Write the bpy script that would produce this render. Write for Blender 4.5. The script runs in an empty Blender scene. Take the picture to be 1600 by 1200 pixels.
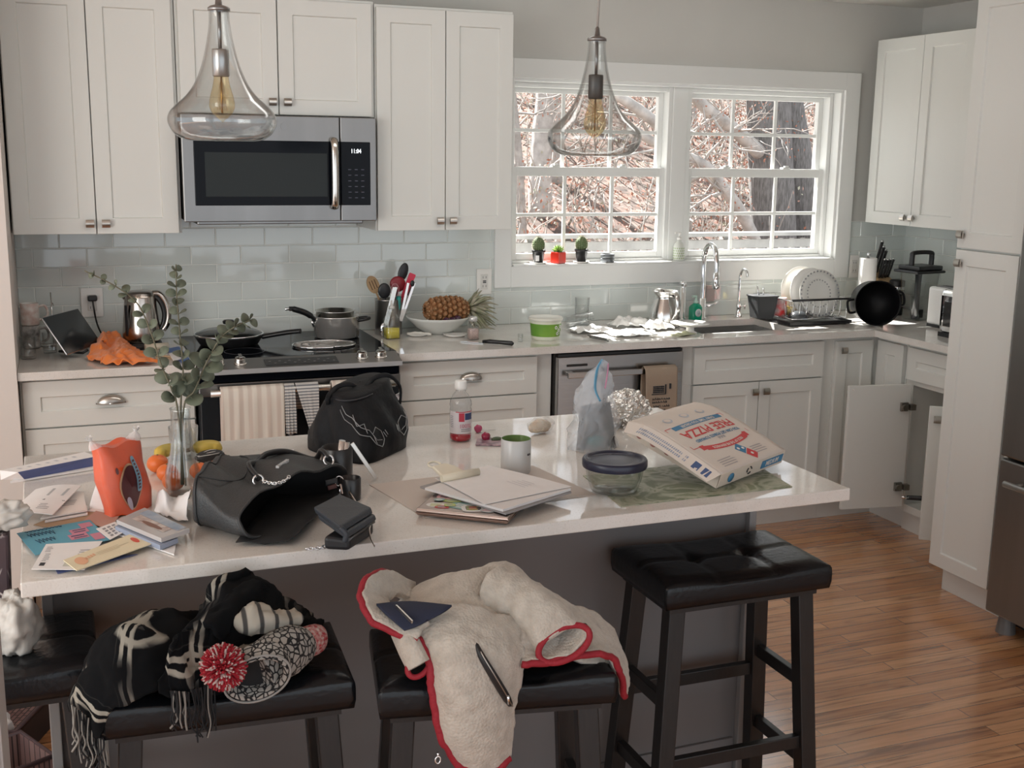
import bpy, bmesh, math, random
from math import sin, cos, pi, sqrt, radians
from mathutils import Vector, Matrix, Euler, noise

V = Vector
SC = bpy.context.scene
COL = SC.collection
RND = random.Random(7)

# ---------------------------------------------------------------- camera, sky, sun, exposure
CAM_POS = V((-0.4418, -4.9863, 1.6979))
CAM_R = V((0.93307792, -0.35939968, 0.01405265))
CAM_U = V((0.05761576, 0.18792035, 0.98049292))
CAM_F = V((0.35502962, 0.91406664, -0.19605141))
FPX = 1816.6
cd = bpy.data.cameras.new('camera')
cam = bpy.data.objects.new('camera', cd)
COL.objects.link(cam)
cd.sensor_fit = 'HORIZONTAL'
cd.sensor_width = 36.0
cd.lens = 36.0 * FPX / 1600.0
cd.clip_start = 0.05
cam.matrix_world = Matrix(((CAM_R.x, CAM_U.x, -CAM_F.x, CAM_POS.x), (CAM_R.y, CAM_U.y, -CAM_F.y, CAM_POS.y),
                           (CAM_R.z, CAM_U.z, -CAM_F.z, CAM_POS.z), (0, 0, 0, 1)))
SC.camera = cam

SC.view_settings.view_transform = 'Standard'
SC.view_settings.look = 'None'
SC.view_settings.gamma = 1.0
SC.view_settings.use_curve_mapping = False
SC.view_settings.exposure = 0.44
try:
    SC.cycles.use_denoising = True
    SC.cycles.max_bounces = 10
    SC.cycles.diffuse_bounces = 5
    SC.cycles.glossy_bounces = 5
    SC.cycles.transparent_max_bounces = 24
    SC.cycles.caustics_reflective = False
    SC.cycles.caustics_refractive = False
    SC.cycles.sample_clamp_indirect = 6.0
except Exception:
    pass

world = bpy.data.worlds.new('sky')
SC.world = world
world.use_nodes = True
wn = world.node_tree
wn.nodes.clear()
wo = wn.nodes.new('ShaderNodeOutputWorld')
wb = wn.nodes.new('ShaderNodeBackground')
wb.inputs[0].default_value = (0.88, 0.94, 1.0, 1)
wb.inputs[1].default_value = 1.25
wn.links.new(wb.outputs[0], wo.inputs[0])


def lamp(name, kind, loc, target, energy, color=(1, 1, 1), size=1.0, size_y=None, angle=None):
    l = bpy.data.lights.new(name, kind)
    l.energy = energy
    l.color = color
    if kind == 'AREA':
        l.size = size
        if size_y:
            l.shape = 'RECTANGLE'
            l.size_y = size_y
    if angle is not None:
        l.angle = angle
    o = bpy.data.objects.new(name, l)
    COL.objects.link(o)
    o.location = loc
    o.rotation_euler = (V(target) - V(loc)).to_track_quat('-Z', 'Y').to_euler()
    return o


SUN_DIR = V((0.22, -0.72, -0.74))
lamp('sun', 'SUN', (0, 6, 8), V((0, 6, 8)) + SUN_DIR, 20.0, (1.0, 0.97, 0.92), angle=radians(0.6))
# added fill lamps out of view: from the left and under the ceiling
lamp('left_fill', 'AREA', (-2.5, -3.75, 1.7), (-0.3, -0.4, 1.6), 34, (1.0, 0.975, 0.91), 1.6, 1.9)
lamp('ceiling_fill', 'AREA', (1.0, -1.75, 2.40), (1.0, -1.0, 0.9), 9, (1.0, 0.98, 0.94), 2.2, 0.5)

# ---------------------------------------------------------------- pixel -> point on a real plane


def ray(u, v):
    return CAM_F + CAM_R * ((u - 800.0) / FPX) - CAM_U * ((v - 600.0) / FPX)


def pz(u, v, z=0.914):
    d = ray(u, v)
    return CAM_POS + d * ((z - CAM_POS.z) / d.z)


def py(u, v, y):
    d = ray(u, v)
    return CAM_POS + d * ((y - CAM_POS.y) / d.y)


def px(u, v, x):
    d = ray(u, v)
    return CAM_POS + d * ((x - CAM_POS.x) / d.x)


# ---------------------------------------------------------------- materials
MATS = {}


def mat(name, color, rough=0.5, metal=0.0, nscale=0.0, namount=0.0, color2=None, bump=0.0, bscale=None, spec=0.5,
        coat=0.0, stretch=(1, 1, 1), sheen=0.0, ior=None, sss=0.0, emit=0.0):
    if name in MATS:
        return MATS[name]
    m = bpy.data.materials.new(name)
    m.use_nodes = True
    nt = m.node_tree
    b = nt.nodes['Principled BSDF']
    b.inputs['Base Color'].default_value = (*color, 1)
    b.inputs['Roughness'].default_value = rough
    b.inputs['Metallic'].default_value = metal
    b.inputs['Specular IOR Level'].default_value = spec
    b.inputs['Coat Weight'].default_value = coat
    b.inputs['Sheen Weight'].default_value = sheen
    if emit:
        b.inputs['Emission Color'].default_value = (*color, 1)
        b.inputs['Emission Strength'].default_value = emit
    if nscale or bump:
        tc = nt.nodes.new('ShaderNodeTexCoord')
        mp = nt.nodes.new('ShaderNodeMapping')
        mp.inputs['Scale'].default_value = stretch
        nt.links.new(tc.outputs['Object'], mp.inputs[0])
    if nscale:
        n = nt.nodes.new('ShaderNodeTexNoise')
        n.inputs['Scale'].default_value = nscale
        n.inputs['Detail'].default_value = 5
        nt.links.new(mp.outputs[0], n.inputs['Vector'])
        r = nt.nodes.new('ShaderNodeValToRGB')
        c2 = color2 or tuple(max(0, c * (1 - namount)) for c in color)
        r.color_ramp.elements[0].position = 0.35
        r.color_ramp.elements[1].position = 0.65
        r.color_ramp.elements[0].color = (*c2, 1)
        r.color_ramp.elements[1].color = (*color, 1)
        nt.links.new(n.outputs['Fac'], r.inputs[0])
        nt.links.new(r.outputs[0], b.inputs['Base Color'])
    if bump:
        n2 = nt.nodes.new('ShaderNodeTexNoise')
        n2.inputs['Scale'].default_value = bscale or 60
        n2.inputs['Detail'].default_value = 3
        nt.links.new(mp.outputs[0], n2.inputs['Vector'])
        bp = nt.nodes.new('ShaderNodeBump')
        bp.inputs['Strength'].default_value = bump
        bp.inputs['Distance'].default_value = 0.01
        nt.links.new(n2.outputs['Fac'], bp.inputs['Height'])
        nt.links.new(bp.outputs[0], b.inputs['Normal'])
    MATS[name] = m
    return m


def glass(name, tint=(1, 1, 1), edge=0.35, rough=0.02, base=0.06, edge_tint=None):
    """thin clear glass or film: see-through face on, brighter and more mirror-like at grazing angles"""
    if name in MATS:
        return MATS[name]
    m = bpy.data.materials.new(name)
    m.use_nodes = True
    nt = m.node_tree
    nt.nodes.clear()
    out = nt.nodes.new('ShaderNodeOutputMaterial')
    tr = nt.nodes.new('ShaderNodeBsdfTransparent')
    gl = nt.nodes.new('ShaderNodeBsdfGlossy')
    gl.inputs['Roughness'].default_value = rough
    lw = nt.nodes.new('ShaderNodeLayerWeight')
    lw.inputs['Blend'].default_value = 0.5
    mr = nt.nodes.new('ShaderNodeMapRange')
    mr.inputs['From Min'].default_value = 0.0
    mr.inputs['From Max'].default_value = 1.0
    mr.inputs['To Min'].default_value = base
    mr.inputs['To Max'].default_value = edge
    pw = nt.nodes.new('ShaderNodeMath')
    pw.operation = 'POWER'
    pw.inputs[1].default_value = 3.0
    nt.links.new(lw.outputs['Facing'], pw.inputs[0])
    nt.links.new(pw.outputs[0], mr.inputs['Value'])
    mx = nt.nodes.new('ShaderNodeMixShader')
    nt.links.new(mr.outputs[0], mx.inputs[0])
    mc = nt.nodes.new('ShaderNodeMix')
    mc.data_type = 'RGBA'
    et = edge_tint or tuple(t * 0.72 for t in tint)
    mc.inputs[6].default_value = (*tint, 1)
    mc.inputs[7].default_value = (*et, 1)
    nt.links.new(pw.outputs[0], mc.inputs[0])
    nt.links.new(mc.outputs[2], tr.inputs[0])
    nt.links.new(tr.outputs[0], mx.inputs[1])
    nt.links.new(gl.outputs[0], mx.inputs[2])
    nt.links.new(mx.outputs[0], out.inputs[0])
    MATS[name] = m
    return m


def film(name, color=(0.9, 0.92, 0.95), see=0.6, rough=0.15, bump=0.4, bscale=25):
    """crinkled plastic: part see-through, part glossy sheet"""
    if name in MATS:
        return MATS[name]
    m = mat(name, color, rough, bump=bump, bscale=bscale)
    nt = m.node_tree
    b = nt.nodes['Principled BSDF']
    out = [n for n in nt.nodes if n.type == 'OUTPUT_MATERIAL'][0]
    tr = nt.nodes.new('ShaderNodeBsdfTransparent')
    mx = nt.nodes.new('ShaderNodeMixShader')
    mx.inputs[0].default_value = 1 - see
    nt.links.new(tr.outputs[0], mx.inputs[1])
    nt.links.new(b.outputs[0], mx.inputs[2])
    nt.links.new(mx.outputs[0], out.inputs[0])
    return m


class N:
    """little node-graph helper on a principled material"""

    def __init__(s, name, rough=0.5, metal=0.0):
        s.m = mat(name, (0.5, 0.5, 0.5), rough, metal)
        s.t = s.m.node_tree
        s.b = s.t.nodes['Principled BSDF']
        s.tc = s.t.nodes.new('ShaderNodeTexCoord')

    def new(s, kind, **kw):
        n = s.t.nodes.new(kind)
        for k, v in kw.items():
            if k.startswith('i_'):
                n.inputs[k[2:].replace('_', ' ')].default_value = v
            else:
                setattr(n, k, v)
        return n

    def link(s, a, b):
        s.t.links.new(a, b)

    def coords(s, scale=(1, 1, 1), rot=(0, 0, 0)):
        mp = s.new('ShaderNodeMapping')
        mp.inputs['Scale'].default_value = scale
        mp.inputs['Rotation'].default_value = rot
        s.link(s.tc.outputs['Object'], mp.inputs[0])
        return mp.outputs[0]

    def ramp(s, fac, stops, interp='LINEAR'):
        r = s.new('ShaderNodeValToRGB')
        r.color_ramp.interpolation = interp
        e = r.color_ramp.elements
        while len(e) < len(stops):
            e.new(0.5)
        for k, (p, c) in enumerate(stops):
            e[k].position = p
            e[k].color = (*c, 1)
        s.link(fac, r.inputs[0])
        return r.outputs[0]

    def mix(s, fac, a, b, mode='MIX'):
        n = s.new('ShaderNodeMix', data_type='RGBA', blend_type=mode)
        for sock, val in ((0, fac), (6, a), (7, b)):
            if hasattr(val, 'links') or hasattr(val, 'is_linked'):
                s.link(val, n.inputs[sock])
            elif isinstance(val, (int, float)):
                n.inputs[sock].default_value = val
            else:
                n.inputs[sock].default_value = (*val, 1)
        return n.outputs[2]

    def bump(s, h, strength=0.3, dist=0.01):
        n = s.new('ShaderNodeBump')
        n.inputs['Strength'].default_value = strength
        n.inputs['Distance'].default_value = dist
        s.link(h, n.inputs['Height'])
        s.link(n.outputs[0], s.b.inputs['Normal'])


# ---------------------------------------------------------------- mesh building


class MB:
    def __init__(s):
        s.v, s.f, s.mi, s.sm = [], [], [], []

    def add(s, verts, faces, mi=0, smooth=False, M=None):
        o = len(s.v)
        for p in verts:
            p = V(p)
            s.v.append(M @ p if M else p)
        for f in faces:
            s.f.append(tuple(i + o for i in f))
            s.mi.append(mi)
            s.sm.append(smooth)
        return s

    def box(s, x0, x1, y0, y1, z0, z1, mi=0, M=None):
        vs = [(x0, y0, z0), (x1, y0, z0), (x1, y1, z0), (x0, y1, z0), (x0, y0, z1), (x1, y0, z1), (x1, y1, z1), (x0, y1, z1)]
        return s.add(vs, [(0, 3, 2, 1), (4, 5, 6, 7), (0, 1, 5, 4), (1, 2, 6, 5), (2, 3, 7, 6), (3, 0, 4, 7)], mi, False, M)

    def hexa(s, b, t, mi=0):
        """bottom ring of 4 points, top ring of 4 points"""
        return s.add(list(b) + list(t), [(3, 2, 1, 0), (4, 5, 6, 7), (0, 1, 5, 4), (1, 2, 6, 5), (2, 3, 7, 6), (3, 0, 4, 7)], mi)

    def bar(s, p, q, w, h, side=None, mi=0, w2=None, h2=None):
        p, q = V(p), V(q)
        d = (q - p).normalized()
        a = V(side) if side is not None else (V((0, 0, 1)) if abs(d.z) < 0.9 else V((1, 0, 0)))
        x = (a - d * a.dot(d)).normalized()
        y = d.cross(x)
        w2, h2 = w2 or w, h2 or h
        rb = [p + x * (sx * w / 2) + y * (sy * h / 2) for sx, sy in ((-1, -1), (1, -1), (1, 1), (-1, 1))]
        rt = [q + x * (sx * w2 / 2) + y * (sy * h2 / 2) for sx, sy in ((-1, -1), (1, -1), (1, 1), (-1, 1))]
        return s.hexa(rb, rt, mi)

    def grid(s, rows, mi=0, closed_u=False, closed_v=False, smooth=True, M=None):
        n, m = len(rows), len(rows[0])
        vs = [p for r in rows for p in r]
        fs = []
        for i in range(n if closed_v else n - 1):
            for j in range(m if closed_u else m - 1):
                a, b = i * m + j, i * m + (j + 1) % m
                c, d = ((i + 1) % n) * m + (j + 1) % m, ((i + 1) % n) * m + j
                fs.append((a, b, c, d))
        return s.add(vs, fs, mi, smooth, M)

    def surf(s, fn, nu, nv, mi=0, closed_u=False, closed_v=False, smooth=True, M=None):
        rows = [[fn(j / (nu if closed_u else nu - 1), i / (nv if closed_v else nv - 1)) for j in range(nu)] for i in range(nv)]
        return s.grid(rows, mi, closed_u, closed_v, smooth, M)

    def tube(s, pts, r, n=8, mi=0, closed=False, caps=True, flat=None):
        pts = [V(p) for p in pts]
        k = len(pts)
        rs = r if isinstance(r, (list, tuple)) else [r] * k
        rows = []
        prev = None
        for i in range(k):
            a = pts[i - 1] if (i > 0 or closed) else pts[i]
            b = pts[(i + 1) % k] if (i < k - 1 or closed) else pts[i]
            d = (b - a)
            if d.length < 1e-9:
                d = V((0, 0, 1))
            d.normalize()
            if prev is None:
                up = V((0, 0, 1)) if abs(d.z) < 0.9 else V((1, 0, 0))
                x = (up - d * up.dot(d)).normalized()
            else:
                x = prev - d * prev.dot(d)
                if x.length < 1e-6:
                    x = d.orthogonal()
                x.normalize()
            prev = x
            y = d.cross(x)
            fl = flat if flat else 1.0
            rows.append([pts[i] + (x * cos(2 * pi * j / n) + y * (sin(2 * pi * j / n) * fl)) * rs[i] for j in range(n)])
        o = len(s.v)
        s.grid(rows, mi, True, closed, True)
        if caps and not closed:
            s.f += [tuple(o + j for j in range(n))[::-1], tuple(o + (k - 1) * n + j for j in range(n))]
            s.mi += [mi, mi]
            s.sm += [False, False]
        return s

    def lathe(s, prof, n=32, c=(0, 0, 0), mi=0, M=None, smooth=True):
        c = V(c)
        rows = []
        for r, z in prof:
            r = max(r, 1e-5)
            rows.append([V((c.x + r * cos(2 * pi * j / n), c.y + r * sin(2 * pi * j / n), c.z + z)) for j in range(n)])
        return s.grid(rows, mi, True, False, smooth, M)

    def cyl(s, c, r, z0, z1, n=24, mi=0, M=None, r2=None):
        r2 = r if r2 is None else r2
        return s.lathe([(0, z0), (r, z0), (r, z0), (r2, z1), (r2, z1), (0, z1)], n, c, mi, M, False)

    def ell(s, c, rad, nu=20, nv=12, mi=0, M=None, disp=None):
        c, rows = V(c), []
        for i in range(nv + 1):
            t = -pi / 2 + pi * i / nv
            row = []
            for j in range(nu):
                a = 2 * pi * j / nu
                d = V((cos(t) * cos(a), cos(t) * sin(a), sin(t)))
                k = disp(d) if disp else 1.0
                row.append(c + V((d.x * rad[0], d.y * rad[1], d.z * rad[2])) * k)
            rows.append(row)
        return s.grid(rows, mi, True, False, True, M)

    def prism(s, poly, z0, z1, mi=0, M=None, smooth=False):
        n = len(poly)
        vs = [(p[0], p[1], z0) for p in poly] + [(p[0], p[1], z1) for p in poly]
        fs = [tuple(range(n))[::-1], tuple(range(n, 2 * n))] + [(i, (i + 1) % n, n + (i + 1) % n, n + i) for i in range(n)]
        return s.add(vs, fs, mi, smooth, M)

    def slab(s, quad, t, mi=0, nu=2, nv=2, curl=None):
        """thin sheet from four world corners (a b c d around), thickness t downwards, optional curl(u,v)->dz"""
        a, b, c, d = [V(q) for q in quad]

        def top(u, v):
            p = (a * (1 - u) + b * u) * (1 - v) + (d * (1 - u) + c * u) * v
            if curl:
                p = p + V((0, 0, curl(u, v)))
            return p
        rows = [[top(j / (nu - 1), i / (nv - 1)) for j in range(nu)] for i in range(nv)]
        low = [[p - V((0, 0, t)) for p in r] for r in rows]
        sm = curl is not None
        s.grid(rows, mi, smooth=sm)
        s.grid([r[::-1] for r in low], mi, smooth=sm)
        edge = rows[0] + [r[-1] for r in rows[1:]] + rows[-1][-2::-1] + [r[0] for r in rows[-2:0:-1]]
        el = low[0] + [r[-1] for r in low[1:]] + low[-1][-2::-1] + [r[0] for r in low[-2:0:-1]]
        s.grid([el, edge], mi, closed_u=True, smooth=False)
        return s

    def flatten(s):
        s.sm = [False] * len(s.sm)
        return s

    def build(s, name, mats, parent=None, bevel=0, sub=0, solid=0, loc=None, rot=None, seg=2, offset=-1, merge=False, crease=None):
        me = bpy.data.meshes.new(name)
        me.from_pydata([tuple(p) for p in s.v], [], s.f)
        if not isinstance(mats, (list, tuple)):
            mats = [mats]
        for m in mats:
            me.materials.append(m)
        for p, mi, sm in zip(me.polygons, s.mi, s.sm):
            p.material_index = mi
            p.use_smooth = sm
        if merge:
            bm = bmesh.new()
            bm.from_mesh(me)
            bmesh.ops.remove_doubles(bm, verts=bm.verts, dist=1e-5)
            bmesh.ops.recalc_face_normals(bm, faces=bm.faces)
            bm.to_mesh(me)
            bm.free()
        me.update()
        o = bpy.data.objects.new(name, me)
        COL.objects.link(o)
        if parent:
            o.parent = parent
        if loc is not None:
            o.location = loc
        if rot is not None:
            o.rotation_euler = rot
        if solid:
            md = o.modifiers.new('solid', 'SOLIDIFY')
            md.thickness = solid
            md.offset = offset
        if bevel:
            md = o.modifiers.new('bevel', 'BEVEL')
            md.width = bevel
            md.segments = seg
            md.limit_method = 'ANGLE'
            md.angle_limit = radians(35)
        if sub:
            md = o.modifiers.new('sub', 'SUBSURF')
            md.levels = sub
            md.render_levels = sub
        return o


def tag(o, label=None, cat=None, group=None, kind=None):
    if label:
        o['label'] = label
    if cat:
        o['category'] = cat
    if group:
        o['group'] = group
    if kind:
        o['kind'] = kind
    return o


def thing(name, label, cat, loc=(0, 0, 0), rz=0.0, group=None):
    o = bpy.data.objects.new(name, None)
    o.empty_display_size = 0.05
    COL.objects.link(o)
    o.location = loc
    o.rotation_euler = (0, 0, rz)
    return tag(o, label, cat, group)


def struct(o):
    o['kind'] = 'structure'
    return o


def copy_tree(o, parent=None):
    c = o.copy()
    COL.objects.link(c)
    if parent:
        c.parent = parent
    for ch in list(o.children):
        copy_tree(ch, c)
    return c


def spline(pts, k=8, closed=False):
    """catmull-rom through points"""
    pts = [V(p) for p in pts]
    n = len(pts)
    out = []
    for i in range(n if closed else n - 1):
        if closed:
            a, b, c, d = pts[i - 1], pts[i], pts[(i + 1) % n], pts[(i + 2) % n]
        else:
            a, b, c, d = pts[max(i - 1, 0)], pts[i], pts[i + 1], pts[min(i + 2, n - 1)]
        for j in range(k):
            t = j / k
            out.append(0.5 * ((2 * b) + (c - a) * t + (2 * a - 5 * b + 4 * c - d) * t * t + (3 * b - a - 3 * c + d) * t ** 3))
    if not closed:
        out.append(pts[-1])
    return out


def net(rows, ku=6, kv=6, closed_u=False):
    """smooth surface through a net of control points"""
    a = [spline(r, ku, closed_u) for r in rows]
    cols = [spline([r[j] for r in a], kv) for j in range(len(a[0]))]
    return [[cols[j][i] for j in range(len(cols))] for i in range(len(cols[0]))]


def resample(pts, n):
    """n points at even spacing along a polyline"""
    pts = [V(p) for p in pts]
    L = [0]
    for a, b in zip(pts, pts[1:]):
        L.append(L[-1] + (b - a).length)
    out, i = [], 0
    for k in range(n):
        t = L[-1] * k / (n - 1)
        while i < len(L) - 2 and L[i + 1] < t:
            i += 1
        s = (t - L[i]) / max(L[i + 1] - L[i], 1e-9)
        out.append(pts[i].lerp(pts[i + 1], s))
    return out


FONT = {}


def text_into(mb, s, M, size=0.02, depth=0.0006, mi=0, xscale=1.0, align='CENTER', bold=0.0):
    """lettering as thin raised letters; M maps text plane (x right, y up, z out) to the part's space"""
    cu = bpy.data.curves.new('t', 'FONT')
    cu.body = s
    cu.size = size
    cu.extrude = depth
    cu.resolution_u = 2
    cu.offset = bold * size
    cu.align_x = align
    cu.align_y = 'CENTER'
    ob = bpy.data.objects.new('t', cu)
    COL.objects.link(ob)
    dg = bpy.context.evaluated_depsgraph_get()
    me = bpy.data.meshes.new_from_object(ob.evaluated_get(dg))
    vs = [V((v.co.x * xscale, v.co.y, v.co.z)) for v in me.vertices]
    mb.add(vs, [tuple(p.vertices) for p in me.polygons], mi, False, M)
    bpy.data.objects.remove(ob)
    bpy.data.curves.remove(cu)
    bpy.data.meshes.remove(me)


def frame(o, x, y):
    """matrix with origin o, x axis along x, y axis near y"""
    o, x = V(o), V(x).normalized()
    z = x.cross(V(y)).normalized()
    y = z.cross(x)
    return Matrix(((x.x, y.x, z.x, o.x), (x.y, y.y, z.y, o.y), (x.z, y.z, z.z, o.z), (0, 0, 0, 1)))


def fbm(p, s=1.0, o=3):
    return noise.fractal(V(p) * s, 1.0, 2.0, o, noise_basis='PERLIN_ORIGINAL')


# shared materials
WHITE = mat('white_cabinet_paint', (0.69, 0.70, 0.67), 0.38)
TRIMW = mat('white_trim_paint', (0.75, 0.76, 0.745), 0.4)
WALLP = mat('warm_grey_wall_paint', (0.59, 0.585, 0.555), 0.8, nscale=3, namount=0.04)
CEILP = mat('ceiling_paint', (0.74, 0.73, 0.70), 0.9)
NICKEL = mat('brushed_nickel', (0.52, 0.49, 0.45), 0.28, 1.0)
CHROME = mat('chrome', (0.80, 0.81, 0.82), 0.06, 1.0)
STEEL = mat('stainless_steel', (0.55, 0.545, 0.54), 0.24, 1.0, nscale=8, namount=0.12, stretch=(1, 1, 40), bump=0.02, bscale=200)
STEELH = mat('stainless_steel_brushed', (0.27, 0.265, 0.26), 0.34, 1.0, nscale=6, namount=0.15, stretch=(1, 1, 0.05))
BLACKGL = mat('black_glass', (0.004, 0.005, 0.008), 0.08, spec=0.10)
BLACKPL = mat('black_plastic', (0.012, 0.012, 0.013), 0.35)
BLACKRUB = mat('black_rubber', (0.015, 0.015, 0.016), 0.6)
DARK = mat('dark_gap', (0.02, 0.019, 0.018), 0.8)
WPLASTIC = mat('white_plastic', (0.78, 0.77, 0.74), 0.35)
CERAMIC = mat('white_ceramic', (0.80, 0.79, 0.76), 0.18)
PAPER = mat('white_paper', (0.80, 0.79, 0.79), 0.75, nscale=30, namount=0.03)
GLASSC = glass('clear_glass', (0.97, 0.98, 0.98), 0.75)
INK = mat('black_ink', (0.03, 0.03, 0.035), 0.7)
GREYINK = mat('grey_ink', (0.28, 0.28, 0.30), 0.8)
# ================================================================= the room
XR, ZC = 3.70, 2.438
YW = 0.16          # wall thickness of the window wall


def floor_mat():
    n = N('oak_floor_boards', 0.3)
    c = n.coords()
    br = n.new('ShaderNodeTexBrick', offset=0.37, offset_frequency=2, squash=1.0)
    br.inputs['Scale'].default_value = 1.0
    br.inputs['Mortar Size'].default_value = 0.0012
    br.inputs['Mortar Smooth'].default_value = 0.1
    br.inputs['Brick Width'].default_value = 0.80
    br.inputs['Row Height'].default_value = 0.060
    br.inputs['Color1'].default_value = (0, 0, 0, 1)
    br.inputs['Color2'].default_value = (1, 1, 1, 1)
    br.inputs['Mortar'].default_value = (0.5, 0.5, 0.5, 1)
    n.link(c, br.inputs['Vector'])
    wv = n.new('ShaderNodeTexNoise')
    wv.inputs['Scale'].default_value = 1.0
    wv.inputs['Detail'].default_value = 7
    wv.inputs['Distortion'].default_value = 1.4
    mp = n.coords((2.2, 30, 1))
    ad = n.new('ShaderNodeVectorMath', operation='ADD')
    sc = n.new('ShaderNodeVectorMath', operation='SCALE')
    sc.inputs['Scale'].default_value = 7.0
    n.link(br.outputs['Color'], sc.inputs[0])
    n.link(mp, ad.inputs[0])
    n.link(sc.outputs[0], ad.inputs[1])
    n.link(ad.outputs[0], wv.inputs['Vector'])
    base = n.ramp(br.outputs['Color'], [(0.0, (0.50, 0.215, 0.085)), (0.5, (0.61, 0.285, 0.125)), (1.0, (0.70, 0.36, 0.17))])
    grain = n.ramp(wv.outputs['Fac'], [(0.33, (0.50, 0.44, 0.40)), (0.43, (0.84, 0.83, 0.82)), (0.56, (1, 1, 1)), (0.72, (1.1, 1.1, 1.1))])
    mixc = n.mix(1.0, base, grain, 'MULTIPLY')
    mort = n.mix(br.outputs['Fac'], mixc, (0.05, 0.025, 0.012))
    n.link(mort, n.b.inputs['Base Color'])
    n.b.inputs['Roughness'].default_value = 0.27
    n.b.inputs['Coat Weight'].default_value = 1.0
    n.b.inputs['Coat IOR'].default_value = 1.9
    n.b.inputs['Coat Roughness'].default_value = 0.16
    n.bump(wv.outputs['Fac'], 0.10, 0.004)
    return n.m


def quartz_mat():
    n = N('white_quartz', 0.06)
    a = n.new('ShaderNodeTexNoise')
    a.inputs['Scale'].default_value = 260
    a.inputs['Detail'].default_value = 2
    b = n.new('ShaderNodeTexNoise')
    b.inputs['Scale'].default_value = 9
    b.inputs['Detail'].default_value = 6
    for t in (a, b):
        n.link(n.coords(), t.inputs['Vector'])
    c1 = n.ramp(a.outputs['Fac'], [(0.28, (0.58, 0.555, 0.52)), (0.38, (0.72, 0.70, 0.665)), (0.7, (0.75, 0.73, 0.70))])
    c2 = n.ramp(b.outputs['Fac'], [(0.3, (0.90, 0.89, 0.88)), (0.6, (1, 1, 1))])
    n.link(n.mix(1.0, c1, c2, 'MULTIPLY'), n.b.inputs['Base Color'])
    n.b.inputs['IOR'].default_value = 1.75
    return n.m


FLOORM, QUARTZ = floor_mat(), quartz_mat()
TILE = mat('pale_green_glass_tile', (0.66, 0.71, 0.69), 0.07, coat=0.5)
GROUT = mat('tile_grout', (0.78, 0.79, 0.76), 0.8)

struct(MB().box(-4.5, XR + 0.15, -7.5, 0.0, -0.06, 0.0).build('floor', FLOORM))
struct(MB().box(-4.5, XR + 0.15, -7.5, YW, ZC, ZC + 0.12).build('ceiling', CEILP))
wb_ = MB()
WX0, WX1, WZ0, WZ1 = 1.475, 3.25, 1.18, 2.02
wb_.box(-4.5, WX0, 0, YW, 0, ZC).box(WX1, XR + 0.15, 0, YW, 0, ZC).box(WX0, WX1, 0, YW, 0, WZ0).box(WX0, WX1, 0, YW, WZ1, ZC)
struct(wb_.build('wall_back', WALLP))
struct(MB().box(XR, XR + 0.15, -7.5, 0, 0, ZC).build('wall_right', WALLP))
struct(MB().box(-1.6, -0.612, -0.66, 0.0, 0, ZC).build('wall_left', mat('warm_white_wall', (0.66, 0.62, 0.585), 0.7)))
# wall end with its white casing that frames the kitchen entrance, near the camera on the left
struct(MB().box(-0.70, -0.583, -3.30, -3.18, 0, ZC).build('wall_front', WALLP))
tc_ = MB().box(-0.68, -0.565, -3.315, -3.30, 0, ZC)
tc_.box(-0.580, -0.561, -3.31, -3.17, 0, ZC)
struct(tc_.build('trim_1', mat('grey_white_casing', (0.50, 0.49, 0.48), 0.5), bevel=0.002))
# roof overhang above the window, added out of view to cut the sun
struct(MB().box(-1.5, 5.5, YW, 0.79, 2.36, 2.5).build('shade_eave', TRIMW))
struct(MB().box(-4.5, 6.5, YW + 0.02, 0.79, 2.5, 2.6).build('shade_roof', mat('roof_felt', (0.2, 0.19, 0.18), 0.9)))

# ---- backsplash tiles
bs = MB()
TW, TH, GAP = 0.203, 0.0763, 0.003
rt = random.Random(3)


def tile_quad(x0, x1, z0, z1, place):
    if x1 - x0 < 0.012 or z1 - z0 < 0.008:
        return
    e, d = 0.0022, 0.0045
    tx, tz = rt.uniform(-.004, .004), rt.uniform(-.004, .004)

    def dep(x, z):
        return d + tx * (x - (x0 + x1) / 2) / 0.1 * 0.5 * 0.3 + tz * (z - (z0 + z1) / 2) / 0.04 * 0.12
    o = [place(x0, z0, 0.002), place(x1, z0, 0.002), place(x1, z1, 0.002), place(x0, z1, 0.002)]
    i = [place(x, z, dep(x, z)) for x, z in ((x0 + e, z0 + e), (x1 - e, z0 + e), (x1 - e, z1 - e), (x0 + e, z1 - e))]
    bs.add(o + i, [(4, 5, 6, 7), (0, 1, 5, 4), (1, 2, 6, 5), (2, 3, 7, 6), (3, 0, 4, 7)], 0)


def tile_wall(x0, x1, z0, z1, place, phase=0.0):
    bs.add([place(x0, z0, 0.002), place(x1, z0, 0.002), place(x1, z1, 0.002), place(x0, z1, 0.002)], [(0, 1, 2, 3)], 1)
    for r in range(7):
        za, zb = 0.914 + r * TH, 0.914 + (r + 1) * TH - GAP
        za, zb = max(za, z0), min(zb, z1)
        if zb <= za:
            continue
        x = -2.0 + phase + (TW / 2 if r % 2 else 0)
        while x < x1:
            tile_quad(max(x, x0), min(x + TW - GAP, x1), za, zb, place)
            x += TW


PB = lambda x, z, d: V((x, -d, z))
tile_wall(-0.612, 1.398, 0.914, 1.372, PB, 0.03)
tile_wall(0.0, 0.76, 1.372, 1.43, PB, 0.03)
tile_wall(1.398, 3.337, 0.914, 1.086, PB, 0.03)
tile_wall(3.337, XR, 0.914, 1.372, PB, 0.03)
PR = lambda x, z, d: V((XR - d, -x, z))
tile_wall(0.0, 1.49, 0.914, 1.372, PR, 0.06)
struct(bs.build('wall_back_tiles', [TILE, GROUT]))

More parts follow.
